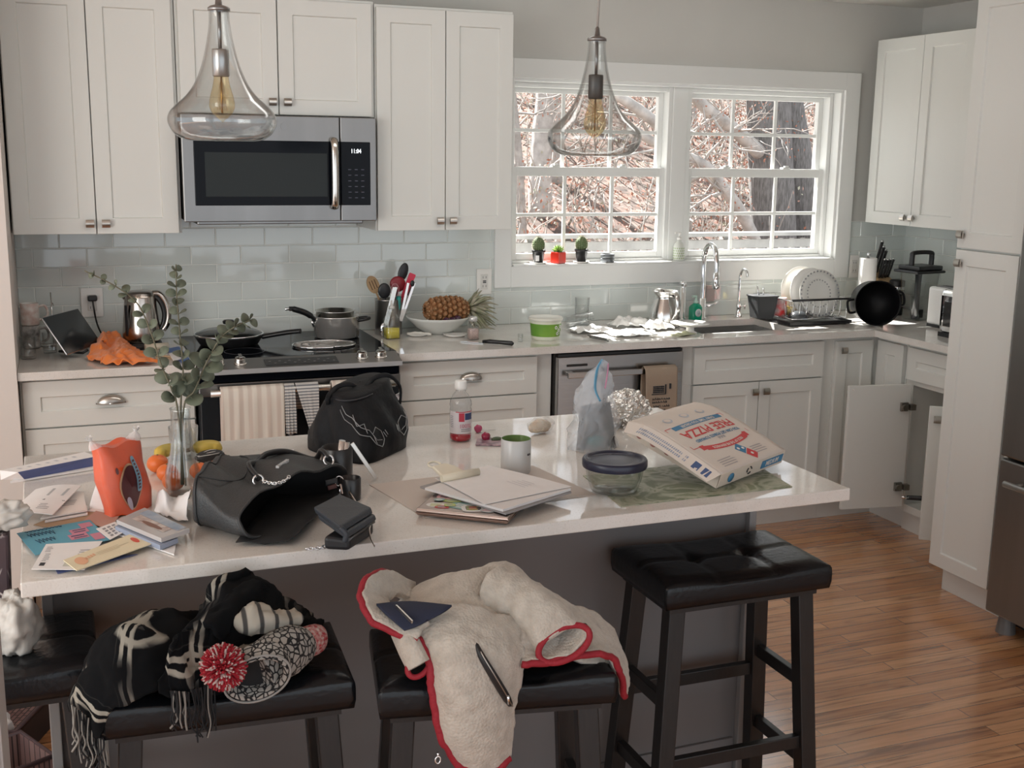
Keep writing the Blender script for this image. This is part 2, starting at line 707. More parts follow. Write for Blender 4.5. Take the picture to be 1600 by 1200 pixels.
# ---- window
cs = MB()
cs.box(1.395, WX0, -0.02, 0, 1.085, 2.105).box(WX1, 3.337, -0.02, 0, 1.085, 2.105)
cs.box(WX0, WX1, -0.02, 0, WZ1, 2.105).box(WX0, WX1, -0.02, 0, 1.085, WZ0)
struct(cs.build('trim_3', TRIMW, bevel=0.002))
jb = MB()
jb.box(WX0, WX0 + 0.012, 0, YW, WZ0, WZ1).box(WX1 - 0.012, WX1, 0, YW, WZ0, WZ1).box(WX0 + .012, WX1 - .012, 0, YW, WZ1 - 0.012, WZ1)
jb.box(WX0 + .012, WX1 - .012, -0.022, YW, WZ0, WZ0 + 0.008)
struct(jb.build('trim_4', TRIMW))
PANE = glass('window_glass', (1, 1, 1), 0.5, 0.0, 0.02, (0.95, 0.97, 0.97))


def window(name, x0, x1):
    w = thing(name, None, None)
    w['kind'] = 'structure'
    fr = MB()
    f = 0.022
    z0, z1 = WZ0 + 0.008, WZ1 - 0.012
    fr.box(x0 - f, x0, 0.06, 0.15, z0, z1).box(x1, x1 + f, 0.06, 0.15, z0, z1).box(x0, x1, 0.06, 0.15, z1 - f, z1).box(x0, x1, 0.06, 0.15, z0, z0 + 0.012)
    fr.build('window_frame', TRIMW, w, bevel=0.002)
    for nm, za, zb, y, rb, rtp in (('upper_sash', 1.600, z1 - f, 0.115, 0.028, 0.022), ('lower_sash', z0 + 0.012, 1.630, 0.080, 0.030, 0.042)):
        s = MB()
        st = 0.026
        s.box(x0, x0 + st, y, y + .03, za, zb).box(x1 - st, x1, y, y + .03, za, zb)
        s.box(x0 + st, x1 - st, y, y + .03, za, za + rb).box(x0 + st, x1 - st, y, y + .03, zb - rtp, zb)
        gx0, gx1, gz0, gz1 = x0 + st, x1 - st, za + rb, zb - rtp
        for k in (1, 2):
            gx = gx0 + (gx1 - gx0) * k / 3
            s.box(gx - .008, gx + .008, y + .008, y + .022, gz0, gz1)
        gz = (gz0 + gz1) / 2
        s.box(gx0, gx1, y + .0085, y + .0215, gz - .008, gz + .008)
        so = s.build(nm, TRIMW, w, bevel=0.0015)
        MB().add([(gx0, y + .018, gz0), (gx1, y + .018, gz0), (gx1, y + .018, gz1), (gx0, y + .018, gz1)], [(0, 1, 2, 3)]).build('pane', PANE, so)
        if nm == 'lower_sash':
            for q in (0.28, 0.72):
                lx = x0 + (x1 - x0) * q
                MB().box(lx - .02, lx + .02, y - .004, y + .028, zb, zb + .008).box(lx - .006, lx + .014, y, y + .02, zb + .008, zb + .016).build('sash_lock', TRIMW, so, bevel=.002)
    return w


window('window_1', 1.51, 2.30)
window('window_2', 2.425, 3.215)
struct(MB().box(2.322, 2.403, 0.055, 0.15, WZ0 + 0.008, WZ1 - .012).build('trim_5', TRIMW, bevel=0.004))

# ================================================================= cabinets
ST = 0.057


def shaker(mb, x0, x1, z0, z1, y=0.0, t=0.02, st=ST, rec=0.008):
    a = [(x0, y, z0), (x1, y, z0), (x1, y, z1), (x0, y, z1)]
    b = [(x0 + st, y, z0 + st), (x1 - st, y, z0 + st), (x1 - st, y, z1 - st), (x0 + st, y, z1 - st)]
    e = 0.003
    c = [(x0 + st + e, y + rec, z0 + st + e), (x1 - st - e, y + rec, z0 + st + e), (x1 - st - e, y + rec, z1 - st - e), (x0 + st + e, y + rec, z1 - st - e)]
    d = [(x0, y + t, z0), (x1, y + t, z0), (x1, y + t, z1), (x0, y + t, z1)]
    fs = []
    for k in range(4):
        n = (k + 1) % 4
        fs += [(k, n, 4 + n, 4 + k), (4 + k, 4 + n, 8 + n, 8 + k), (n, k, 12 + k, 12 + n)]
    fs += [(8, 9, 10, 11), (15, 14, 13, 12)]
    return mb.add(a + b + c + d, fs)


def knob(parent, x, z, y=0.0):
    m = MB()
    m.cyl((0, 0, 0), 0.006, 0, 0.018, 10, M=Matrix.Translation((x, y, z)) @ Matrix.Rotation(pi / 2, 4, 'X'))
    s = 0.0145
    rows = []
    for i in range(5):
        q = -1 + i / 2
        rows.append([(x - s, y - 0.020 - 0.006 * (1 - q * q), z + q * s), (x + s, y - 0.020 - 0.006 * (1 - q * q), z + q * s)])
    m.grid(rows, smooth=True)
    m.box(x - s, x + s, y - 0.020, y - 0.014, z - s, z + s)
    return m.build('knob', NICKEL, parent)


def cup_pull(parent, x, z, y=0.0):
    m = MB()
    w, h, d = 0.048, 0.032, 0.024

    def f(u, v):
        a = pi * u
        r = sin(v * pi / 2)
        return V((x - cos(a) * w * r, y - d * cos(v * pi / 2) ** 0.7, z - 0.012 + sin(a) * h * r))
    m.surf(f, 20, 9)
    m.box(x - w - .004, x + w + .004, y - 0.003, y, z - 0.014, z - 0.009)
    return m.build('cup_pull', NICKEL, parent, solid=0.0015)


def cabinet(name, label, loc, rz=0.0, group=None):
    return thing(name, label, 'cabinet', loc, rz, group)


def door(parent, x0, x1, z0, z1, knob_at=None, name='door'):
    d = shaker(MB(), x0, x1, z0, z1).build(name, WHITE, parent, bevel=0.0012)
    if knob_at:
        knob(d, *knob_at)
    return d


def carcass(parent, x0, x1, z0, z1, depth, extra=None):
    m = MB().box(x0, x1, 0.021, depth, z0, z1)
    if extra:
        extra(m)
    return m.build('carcass', WHITE, parent, bevel=0.001)


UB, UT, UY = 1.372, 2.262, -0.335
# upper cabinets: local y = 0 is the face of the doors
c = cabinet('wall_cabinet', 'tall white two-door wall cabinet left of the microwave', (-0.605, UY, 0))
carcass(c, 0.0, 0.602, UB, UT, 0.325)
door(c, 0.004, 0.290, UB + .001, UT - .012, (0.268, 1.412))
door(c, 0.294, 0.590, UB + .001, UT - .012, (0.325, 1.412))
c = cabinet('wall_cabinet', 'short white two-door wall cabinet directly above the microwave', (0.0, UY, 0))
carcass(c, 0.0, 0.762, 1.824, UT + .008, 0.325)
door(c, 0.010, 0.376, 1.826, UT - .004, (0.352, 1.873))
door(c, 0.381, 0.748, 1.826, UT - .004, (0.410, 1.873))
c = cabinet('wall_cabinet', 'tall white two-door wall cabinet between microwave and window', (0.765, UY, 0))
carcass(c, 0.0, 0.588, UB, UT, 0.325)
door(c, 0.004, 0.290, UB + .001, UT - .012, (0.266, 1.412))
door(c, 0.294, 0.584, UB + .001, UT - .012, (0.321, 1.412))
c = cabinet('wall_cabinet', 'white two-door wall cabinet on the right wall, beyond the window', (3.365, -0.090, 0), -pi / 2)
carcass(c, 0.0, 0.672, UB, UT, 0.330)
door(c, 0.003, 0.338, UB + .001, UT - .004, (0.300, 1.412))
door(c, 0.341, 0.668, UB + .001, UT - .004, (0.360, 1.412))

# tall pantry
c = cabinet('pantry_cabinet', 'tall narrow white pantry cabinet beside the refrigerator', (2.706, -1.488, 0), -pi / 2)
carcass(c, 0.0, 0.335, 0.11, 2.29, 0.985, lambda m: m.box(0.0, 0.335, 0.075, 0.985, 0, 0.11))
door(c, 0.0, 0.312, 0.118, 1.360, (0.030, 1.312))
door(c, 0.0, 0.325, 1.368, 2.285, (0.030, 1.418))

# base cabinets
BY = -0.605
def toe(x0, x1, depth):
    return lambda m: m.box(x0, x1, 0.06, depth, 0.0, 0.10)


c = cabinet('base_cabinet', 'white three-drawer base cabinet left of the range', (-0.605, BY, 0))
carcass(c, -0.004, 0.600, 0.10, 0.884, 0.60, toe(0, 0.60, 0.60))
for z0, z1 in ((0.704, 0.872), (0.410, 0.698), (0.115, 0.404)):
    d = shaker(MB(), 0.006, 0.594, z0, z1).build('drawer', WHITE, c, bevel=0.0012)
    cup_pull(d, 0.30, (z0 + z1) / 2 + 0.004)
c = cabinet('base_cabinet', 'white three-drawer base cabinet between range and dishwasher', (0.775, BY, 0))
carcass(c, 0.0, 0.668, 0.10, 0.884, 0.60, toe(0, 0.668, 0.60))
for z0, z1 in ((0.716, 0.868), (0.410, 0.710), (0.115, 0.404)):
    d = shaker(MB(), 0.006, 0.596, z0, z1).build('drawer', WHITE, c, bevel=0.0012)
    cup_pull(d, 0.305, (z0 + z1) / 2 + 0.008)
c = cabinet('base_cabinet', 'white sink base cabinet with two doors under the sink', (2.052, BY, 0))
m = MB().box(0, 0.80, 0.021, 0.60, 0.10, 0.70).box(0, 0.13, 0.021, 0.60, 0.70, 0.884).box(0.68, 0.80, 0.021, 0.6, 0.70, 0.884).box(0.13, 0.68, 0.021, 0.085, 0.70, 0.884)
m.box(0, 0.80, 0.06, 0.60, 0, 0.10)
m.build('carcass', WHITE, c, bevel=0.001)
shaker(MB(), 0.062, 0.740, 0.704, 0.868).build('false_drawer_front', WHITE, c, bevel=0.0012)
door(c, 0.062, 0.399, 0.112, 0.698, (0.374, 0.655))
door(c, 0.403, 0.740, 0.112, 0.698, (0.432, 0.655))
c = cabinet('corner_cabinet', 'white corner base cabinet with folding narrow doors under the black pot', (2.852, BY, 0))
m = MB().box(0.0, 0.215, 0.021, 0.60, 0.10, 0.884).box(0.236, 0.84, 0.021, 0.60, 0.10, 0.884).box(0.215, 0.236, 0.021, 0.60, 0.10, 0.884)
m.box(0.255, 0.84, -0.19, 0.021, 0.10, 0.884).box(0, 0.84, 0.06, 0.6, 0, 0.10).box(0.31, 0.84, -0.19, 0.06, 0, 0.10)
m.build('carcass', WHITE, c, bevel=0.001)
door(c, 0.010, 0.212, 0.108, 0.862, (0.040, 0.822))
d = MB()
shaker(d, 0.0, 0.180, 0.108, 0.862)
d.build('door', WHITE, c, bevel=0.0012, loc=(0.233, -0.004, 0), rot=(0, 0, -pi / 2))

# right base cabinet, both doors standing open
c = cabinet('base_cabinet', 'white base cabinet on the right with drawer and two doors standing open', (3.085, -0.800, 0), -pi / 2)
W = 0.683
m = MB().box(0.0, 0.05, 0.021, 0.60, 0.10, 0.884).box(W - .04, W, 0.021, 0.60, 0.10, 0.884).box(0.05, W - .04, 0.58, 0.60, 0.10, 0.884)
m.box(0.05, W - .04, 0.021, 0.58, 0.10, 0.135).box(0.05, W - .04, 0.021, 0.58, 0.690, 0.884).box(0.0, W, 0.06, 0.58, 0, 0.10)
m.build('carcass', WHITE, c, bevel=0.001)
shaker(MB(), 0.020, W - 0.012, 0.716, 0.862).build('drawer', WHITE, c, bevel=0.0012)


def hinge(parent, x, z, y=0.022):
    m = MB().box(x - .018, x + .018, y, y + .012, z - .020, z + .020).box(x - .046, x - .018, y + .004, y + .030, z - .013, z + .013)
    m.cyl((0, 0, 0), 0.014, 0, 0.016, 14, M=Matrix.Translation((x + .006, y + .014, z)) @ Matrix.Rotation(-pi / 2, 4, 'X'))
    return m.build('hinge', mat('hinge_steel', (0.28, 0.26, 0.23), 0.35, 1.0), parent, bevel=0.002)


# left leaf: hinged on the far side, swung out past a right angle
p, q = V((3.068, -0.868)), V((2.770, -0.822))
dd = q - p
a = math.atan2(dd.y, dd.x) + pi / 2
d = shaker(MB(), 0.0, 0.302, 0.138, 0.704).build('door', WHITE, c, bevel=0.0012, loc=(0.068, -0.018, 0), rot=(0, 0, a))
for z in (0.605, 0.235):
    hinge(d, 0.034, z)
MB().cyl((0, 0, 0), 0.004, 0, 0.004, 10, M=Matrix.Translation((0.285, 0.022, 0.688)) @ Matrix.Rotation(-pi / 2, 4, 'X')).build('bumper', WPLASTIC, d)
knob(d, 0.275, 0.655)
# right leaf: hinged by the pantry
p, q = V((3.060, -1.458)), V((2.820, -1.292))
dd = q - p
d = shaker(MB(), -0.292, 0.0, 0.138, 0.704).build('door', WHITE, c, bevel=0.0012)
knob(d, -0.262, 0.655)
d.location = (0.658, -0.025, 0)
d.rotation_euler = (0, 0, math.atan2(dd.y, dd.x) + pi / 2 - pi)

# ---- worktops
w = MB().box(-0.611, -0.004, -0.645, 0, 0.884, 0.914).build('worktop', QUARTZ, bevel=0.002)
tag(w, 'short white quartz worktop left of the range', 'countertop')
w = MB()
SX0, SX1, SY0, SY1 = 2.20, 2.70, -0.51, -0.16
outer = [(0.770, -0.645), (3.035, -0.645), (3.035, -1.484), (XR - .003, -1.484), (XR - .003, -0.003), (0.770, -0.003)]
bm = bmesh.new()
ov = [bm.verts.new((x, y, 0.914)) for x, y in outer]
iv = [bm.verts.new((x, y, 0.914)) for x, y in ((SX0, SY0), (SX1, SY0), (SX1, SY1), (SX0, SY1))]
es = [bm.edges.new((ov[i], ov[(i + 1) % 6])) for i in range(6)] + [bm.edges.new((iv[i], iv[(i + 1) % 4])) for i in range(4)]
bmesh.ops.triangle_fill(bm, use_beauty=True, use_dissolve=True, edges=es, normal=(0, 0, 1))
bm.verts.index_update()
w.add([v.co.copy() for v in bm.verts], [tuple(v.index for v in f.verts) for f in bm.faces])
bm.free()
w = w.build('worktop', QUARTZ, solid=0.030)
tag(w, 'long L-shaped white quartz worktop running from the range past the sink', 'countertop')

# sink
s = thing('sink', 'stainless undermount sink set in the worktop below the window', 'sink', (0, 0, 0))
m = MB()
bz = 0.71
x0, x1, y0, y1 = SX0 - .004, SX1 + .004, SY0 - .004, SY1 + .004
m.add([(x0, y0, .883), (x1, y0, .883), (x1, y1, .883), (x0, y1, .883), (x0, y0, bz), (x1, y0, bz), (x1, y1, bz), (x0, y1, bz)],
      [(0, 4, 5, 1), (1, 5, 6, 2), (2, 6, 7, 3), (3, 7, 4, 0), (4, 7, 6, 5)])
m.build('basin', STEEL, s)
MB().cyl((2.45, -0.3, bz), 0.045, 0.0, 0.004).cyl((2.45, -0.3, bz), 0.03, 0.004, 0.006).build('drain', CHROME, s)


# ================================================================= appliances
# microwave
t = thing('microwave', 'stainless microwave hung over the range', 'microwave', (0.0, -0.402, 1.418))
W, H, D = 0.747, 0.402, 0.40
MB().box(0.004, W - .004, 0.022, D - .005, 0.004, H).build('body', mat('microwave_shell', (0.05, 0.05, 0.05), 0.5), t)
m = MB().box(0.0, 0.600, 0.0, 0.022, 0.0, H).box(0.603, W, 0.0, 0.022, 0.0, H)
m.box(0.05, W - .05, 0.03, 0.30, -0.012, 0.004)
m.build('steel_front', STEELH, t, bevel=0.003)
dm = MB().box(0.042, 0.600, -0.003, 0.002, 0.062, 0.308)
d = dm.build('door', BLACKGL, t, bevel=0.004)
MB().box(0.082, 0.548, -0.0045, -0.0025, 0.096, 0.262).build('viewing_window', mat('microwave_mesh_window', (0.020, 0.024, 0.024), 0.14, spec=.15), d)
hm = MB()
hm.tube(spline([(0.573, -0.004, 0.055), (0.573, -0.030, 0.070), (0.573, -0.038, 0.18), (0.573, -0.030, 0.300), (0.573, -0.004, 0.315)], 6), 0.0105, 12, flat=1.4)
hm.build('handle', mat('polished_handle', (0.62, 0.60, 0.56), 0.15, 1.0), d)
pm = MB().box(0.603, 0.722, -0.003, 0.002, 0.062, 0.308)
pn = pm.build('control_panel', BLACKGL, t, bevel=0.003)
tm = MB()
text_into(tm, '11:04', frame((0.664, -0.0032, 0.272), (1, 0, 0), (0, 0, 1)), 0.024, 0.0003, xscale=0.8)
tm.build('clock_digits', mat('lit_digits', (0.9, 0.95, 1.0), 0.5, emit=1.6), pn)
km = MB()
for i in range(3):
    for j in range(6):
        km.box(0.632 + i * .026, 0.644 + i * .026, -0.0034, -0.003, 0.090 + j * .022, 0.0925 + j * .022)
km.build('key_legend', mat('dim_legend', (0.09, 0.095, 0.14), 0.5), pn)
MB().cyl((0, 0, 0), 0.012, 0, 0.002, 24, M=Matrix.Translation((0.382, 0, 0.362)) @ Matrix.Rotation(pi / 2, 4, 'X')).build('emblem', mat('grey_emblem', (0.25, 0.25, 0.25), 0.4, 1.0), t)

# range
t = thing('kitchen_range', 'slide-in electric range with black glass cooktop', 'stove', (0.0, 0.0, 0.0))
MB().box(0.003, 0.762, -0.645, -0.012, 0.0, 0.900).build('body', mat('range_enamel', (0.02, 0.022, 0.026), 0.3), t)
m = MB().box(-0.004, 0.769, -0.600, -0.008, 0.9145, 0.921)
ct = m.build('cooktop', BLACKGL, t, bevel=0.002)
bu = MB()
for bx, by, br in ((0.20, -0.20, .09), (0.56, -0.20, .075), (0.20, -0.45, .075), (0.56, -0.45, .10)):
    bu.lathe([(br, 0.0212), (br, 0.0215), (br + .003, 0.0215), (br + .003, 0.0212)], 40, (bx, by, 0.9))
bu.build('burner_ring', mat('burner_print', (0.10, 0.10, 0.11), 0.3), ct)
m = MB()
zt, zf = 0.9205, 0.905
m.hexa([(0.0, -0.600, 0.862), (0.765, -0.600, 0.862), (0.765, -0.600, 0.866), (0.0, -0.600, 0.866)], [(0, -0.6, 0.88), (0.765, -0.6, .88), (0.765, -.599, .88), (0, -.599, .88)])
m.hexa([(0.0, -0.708, 0.880), (0.765, -0.708, 0.880), (0.765, -0.600, 0.870), (0.0, -0.600, 0.870)],
       [(0.0, -0.705, 0.898), (0.765, -0.705, 0.898), (0.765, -0.601, zt), (0.0, -0.601, zt)])
cp = m.build('control_panel', mat('range_steel', (0.42, 0.41, 0.40), 0.42, 1.0), t, bevel=0.004)
sl = (zt - 0.898) / (0.104)


def on_panel(x, y):
    return V((x, y, 0.898 + (y + 0.705) * sl))


tp = MB().hexa([on_panel(0.245, -0.688), on_panel(0.520, -0.688), on_panel(0.520, -0.628), on_panel(0.245, -0.628)],
               [on_panel(0.245, -0.688) + V((0, 0, .002)), on_panel(0.520, -0.688) + V((0, 0, .002)), on_panel(0.520, -0.628) + V((0, 0, .002)), on_panel(0.245, -0.628) + V((0, 0, .002))])
tp = tp.build('touch_panel', mat('touch_panel_glass', (0.03, 0.03, 0.032), 0.15), cp)
tx = MB()
for i in range(14):
    p = on_panel(0.26 + i * 0.0185, -0.668 if i % 2 else -0.650)
    tx.box(p.x, p.x + 0.009, p.y, p.y + .004, p.z + .002, p.z + .0024)
tx.build('touch_icon', mat('touch_icons', (0.4, 0.4, 0.4), 0.5), tp)
for u_ in (0.075, 0.155, 0.617, 0.692):
    p = on_panel(u_, -0.655)
    k = MB().lathe([(0, 0), (.024, 0), (.024, .006), (.021, .008), (.0195, .024), (.017, .026), (0, .026)], 24, (0, 0, 0))
    k.box(-0.006, 0.006, -0.019, 0.019, 0.024, 0.034)
    k.build('knob', mat('knob_steel', (0.62, 0.60, 0.56), 0.18, 1.0), cp, loc=p, rot=(math.atan(sl), 0, 0), bevel=0.001)
MB().box(0.004, 0.761, -0.668, -0.645, 0.845, 0.872).build('vent_strip', BLACKGL, t)
od = MB().box(0.004, 0.761, -0.672, -0.640, 0.150, 0.842).build('oven_door', mat('oven_black_glass', (0.018, 0.021, 0.025), 0.12, spec=0.35), t, bevel=0.004)
MB().box(0.0, 0.765, -0.676, -0.660, 0.795, 0.842).build('steel_rail', STEELH, od, bevel=0.003)
h = MB().tube([(0.035, -0.722, 0.816), (0.73, -0.722, 0.816)], 0.0145, 16)
h.box(0.038, 0.066, -0.722, -0.674, 0.804, 0.828).box(0.699, 0.727, -0.722, -0.674, 0.804, 0.828)
h.build('handle', mat('oven_handle_steel', (0.66, 0.64, 0.60), 0.22, 1.0), od)
MB().box(0.004, 0.761, -0.668, -0.640, 0.02, 0.145).build('drawer', STEELH, t, bevel=0.003)

# dishwasher
t = thing('dishwasher', 'stainless dishwasher under the worktop left of the sink', 'dishwasher', (1.447, -0.632, 0))
MB().box(0.004, 0.598, 0.03, 0.60, 0.10, 0.880).box(0.02, 0.58, 0.08, 0.6, 0, 0.10).build('body', DARK, t)
d = MB().box(0.006, 0.596, 0.0, 0.03, 0.105, 0.862).build('door', STEEL, t, bevel=0.003)
MB().box(0.01, 0.592, 0.004, 0.03, 0.864, 0.875).build('control_strip', BLACKPL, t)
h = MB().box(0.036, 0.566, -0.042, -0.030, 0.780, 0.804).box(0.045, 0.075, -0.030, 0.0, 0.784, 0.800).box(0.525, 0.555, -0.030, 0, 0.784, 0.800)
h.build('handle', mat('dishwasher_handle', (0.60, 0.585, 0.56), 0.2, 1.0), d, bevel=0.002)
MB().box(0.045, 0.140, -0.002, 0.001, 0.822, 0.832).build('vent', DARK, d)

# refrigerator
t = thing('refrigerator', 'large stainless refrigerator at the right beside the pantry', 'refrigerator', (2.640, -1.868, 0), -pi / 2)
MB().box(0.0, 0.90, 0.07, 0.85, 0.06, 1.78).build('body', mat('fridge_side', (0.12, 0.12, 0.12), 0.5), t)
d = MB().box(0.0, 0.448, 0.0, 0.065, 0.66, 1.78).build('door', STEELH, t, bevel=0.008)
d2 = MB().box(0.452, 0.90, 0.0, 0.065, 0.66, 1.78).build('door', STEELH, t, bevel=0.008)
dr = MB().box(0.0, 0.90, 0.0, 0.065, 0.075, 0.652).build('freezer_drawer', STEELH, t, bevel=0.008)
for dd_, hx in ((d, 0.40), (d2, 0.50)):
    MB().tube([(hx, -0.045, 0.80), (hx, -0.045, 1.62)], 0.012, 10).tube([(hx, 0, .84), (hx, -.045, .84)], .009).tube([(hx, 0, 1.58), (hx, -.045, 1.58)], .009).build('handle', NICKEL, dd_)
MB().tube([(.08, -.045, .58), (.82, -.045, .58)], .012, 10).tube([(.12, 0, .58), (.12, -.045, .58)], .009).tube([(.78, 0, .58), (.78, -.045, .58)], .009).build('handle', NICKEL, dr)
fm = MB()
fm.box(0.0, 0.90, 0.10, 0.14, 0.02, 0.07)
fm.build('kick_grille', BLACKPL, t)
for x in (0.05, 0.85):
    MB().cyl((x, 0.06, 0), 0.035, 0.0, 0.06, 20, r2=0.028).build('foot', mat('fridge_foot', (0.14, 0.135, 0.13), 0.4), t)
# ================================================================= island
IROT = 0.0149
isl = thing('kitchen_island', 'large kitchen island with dark grey base and white quartz top', 'kitchen island', (-0.547, -2.796, 0), IROT)
IW, ID = 1.845, 0.952
MB().box(0, IW, 0, ID, 0.884, 0.914).build('worktop', QUARTZ, isl, bevel=0.0025)
GREYP = mat('grey_island_paint', (0.19, 0.18, 0.18), 0.55)
b = MB().box(0.040, IW - .040, 0.357, ID - 0.045, 0.0, 0.884)
b.build('base', GREYP, isl, bevel=0.002)
for x0 in (IW - .052, 0.028):
    MB().box(x0, x0 + .022, 0.338, 0.357, 0, 0.884).build('corner_trim', mat('grey_island_trim', (0.30, 0.29, 0.285), 0.5), isl, bevel=0.002)
MB().box(0.060, IW - .060, 0.346, 0.357, 0, 0.10).build('baseboard', GREYP, isl, bevel=0.002)

# ================================================================= stools
LEATH = mat('black_leather', (0.006, 0.007, 0.009), 0.26, bump=0.10, bscale=90, spec=0.35)
BLKWOOD = mat('black_stained_wood', (0.014, 0.011, 0.010), 0.35, nscale=20, namount=0.4, stretch=(8, 8, 1))
SW, SD, SZ = 0.450, 0.285, 0.720


def make_stool():
    t = thing('bar_stool', 'x', 'stool', (0, 0, 0))
    m = MB()
    nu, nv = 41, 27

    def top(u, v):
        x, y = (u - .5) * SW, (v - .5) * SD
        e = min(1, min(u, 1 - u) * SW / 0.03) ** 0.5 * min(1, min(v, 1 - v) * SD / 0.03) ** 0.5
        z = SZ - 0.012 * (1 - e)
        for bx in (-SW / 6 * 1.0, SW / 6 * 1.0):
            r = sqrt((x - bx) ** 2 + y ** 2)
            z -= 0.013 * math.exp(-(r / 0.022) ** 2)
            z -= 0.0045 * math.exp(-((x - bx) / 0.006) ** 2)
        z -= 0.0045 * math.exp(-(y / 0.006) ** 2)
        return V((x, y, z - 0.004 * cos(2 * pi * (u - .5)) + .004))
    rows = [[top(j / (nu - 1), i / (nv - 1)) for j in range(nu)] for i in range(nv)]
    m.grid(rows)
    # side skirt with rounded lower edge and a seam line
    edge = rows[0] + [r[-1] for r in rows[1:]] + rows[-1][-2::-1] + [r[0] for r in rows[-2:0:-1]]
    loops = [edge]
    for k, (dz, out) in enumerate(((-.006, .003), (-.016, .004), (-.040, .004), (-.058, .001), (-.062, -.012))):
        lp = []
        for p in edge:
            s = 1 + out / (SW / 2)
            s2 = 1 + out / (SD / 2)
            lp.append(V((p.x * s, p.y * s2, SZ - 0.004 + dz)))
        loops.append(lp)
    m.grid(loops[::-1], closed_u=True)
    seat = m.build('seat', LEATH, t, merge=True)
    for bx in (-SW / 6, SW / 6):
        MB().ell((bx, 0, SZ - 0.0125), (0.009, 0.009, 0.004), 14, 8).build('button', LEATH, seat)
    MB().box(-SW / 2 + .02, SW / 2 - .02, -SD / 2 + .02, SD / 2 - .02, SZ - .082, SZ - .060).build('apron', BLKWOOD, t)
    tx, ty, bx, by = 0.178, 0.095, 0.218, 0.128
    zt = SZ - 0.062

    def leg(sx, sy, z):
        k = (zt - z) / zt
        return V((sx * (tx + (bx - tx) * k), sy * (ty + (by - ty) * k), z))
    for sx in (-1, 1):
        for sy in (-1, 1):
            MB().bar(leg(sx, sy, 0.0), leg(sx, sy, zt), 0.043, 0.040, (1, 0, 0)).build('leg', BLKWOOD, t, bevel=0.003)
    for z, ends in ((0.40, ((-1, -1), (-1, 1))), (0.40, ((1, -1), (1, 1))), (0.19, ((-1, -1), (-1, 1))), (0.19, ((1, -1), (1, 1))),
                    (0.245, ((-1, -1), (1, -1))), (0.345, ((-1, 1), (1, 1)))):
        a, b = leg(*ends[0], z), leg(*ends[1], z)
        MB().bar(a, b, 0.034, 0.020, (0, 0, 1)).build('rung', BLKWOOD, t, bevel=0.002)
    return t


stool = make_stool()
spots = [((1.045, -2.606), 0.0, 'black leather bar stool with bare tufted seat and open legs at the right'),
         ((0.310, -2.940), -0.19, 'black bar stool under the cream fleece jacket'),
         ((-0.190, -2.820), -0.06, 'black bar stool under the plaid scarf and knit hat'),
         ((-0.650, -2.605), 0.0, 'black bar stool at far left loaded with shopping bags')]
for i, ((x, y), a, lab) in enumerate(spots):
    o = stool if i == 0 else copy_tree(stool)
    o.location = (x, y, 0)
    o.rotation_euler = (0, 0, a)
    o['label'] = lab
    o['group'] = 'bar stools along the island'

# ================================================================= pendant lamps
PGL = glass('pendant_glass', (0.94, 0.95, 0.95), 0.85, 0.015, 0.06, (0.70, 0.71, 0.71))
AMBER = glass('amber_bulb_glass', (1.0, 0.91, 0.72), 0.6, 0.03, 0.10, (0.9, 0.74, 0.45))
GUN = mat('socket_metal', (0.33, 0.33, 0.33), 0.35, 1.0)
CORD = mat('grey_cord', (0.42, 0.41, 0.39), 0.5)


def pendant(loc, label, metal):
    x, y, zb = loc
    t = thing('pendant_lamp', label, 'lamp', (x, y, zb), 0, 'glass pendant lamps over the island')
    prof = [(0.073, 0.0), (0.086, 0.003), (0.104, 0.014), (0.115, 0.032), (0.1175, 0.047), (0.112, 0.062), (0.097, 0.078),
            (0.078, 0.095), (0.062, 0.115), (0.050, 0.138), (0.040, 0.165), (0.032, 0.195), (0.026, 0.225), (0.0225, 0.250), (0.0215, 0.268), (0.0215, 0.276)]
    pr = spline([(r, 0, z) for r, z in prof], 4)
    sh = [(p.x, p.z) for p in pr]
    sh = sh + [(r - 0.0028, z + (0.002 if i == len(sh) - 1 else 0)) for i, (r, z) in list(enumerate(sh))[::-1]]
    MB().lathe(sh, 64).build('glass_shade', PGL, t)
    MB().lathe([(0, .276), (.024, .276), (.024, .282), (.019, .286), (.008, .289), (.006, .306), (.003, .310), (0, .310)], 24).build('cap', GUN, t)
    MB().tube([(0, 0, 0.308), (0.004, 0, 0.42), (0, 0, ZC - zb)], 0.0032, 8).build('cord', CORD, t)
    MB().tube([(0, 0, 0.276), (0, 0, 0.195)], 0.004, 8).build('rod', GUN, t)
    MB().lathe([(0, .196), (.0175, .196), (.0185, .193), (.0185, .140), (.0165, .138), (0, .138)], 24).build('socket', metal, t)
    bp = [(0.0005, 0.040), (0.003, 0.043), (0.012, 0.050), (0.022, 0.060), (0.0275, 0.073), (0.0275, 0.084), (0.024, 0.100), (0.0185, 0.120), (0.0155, 0.138)]
    bp = [(p.x, p.z) for p in spline([(r, 0, z) for r, z in bp], 4)]
    bl = MB().lathe(bp, 32).build('bulb', AMBER, t)
    fm = MB().tube([(0, 0, 0.138), (0, 0, 0.060)], 0.0022, 8)
    for k in range(6):
        a = 2 * pi * k / 6
        fm.tube([(0.004 * cos(a), 0.004 * sin(a), 0.125), (0.010 * cos(a), 0.010 * sin(a), 0.066)], 0.0005, 5)
    fm.build('filament', mat('filament_brass', (0.55, 0.36, 0.13), 0.3, 1.0), bl)
    MB().lathe([(0, ZC - zb - 0.03), (0.05, ZC - zb - 0.025), (0.06, ZC - zb), (0, ZC - zb)], 32).build('ceiling_canopy', GUN, t)
    return t


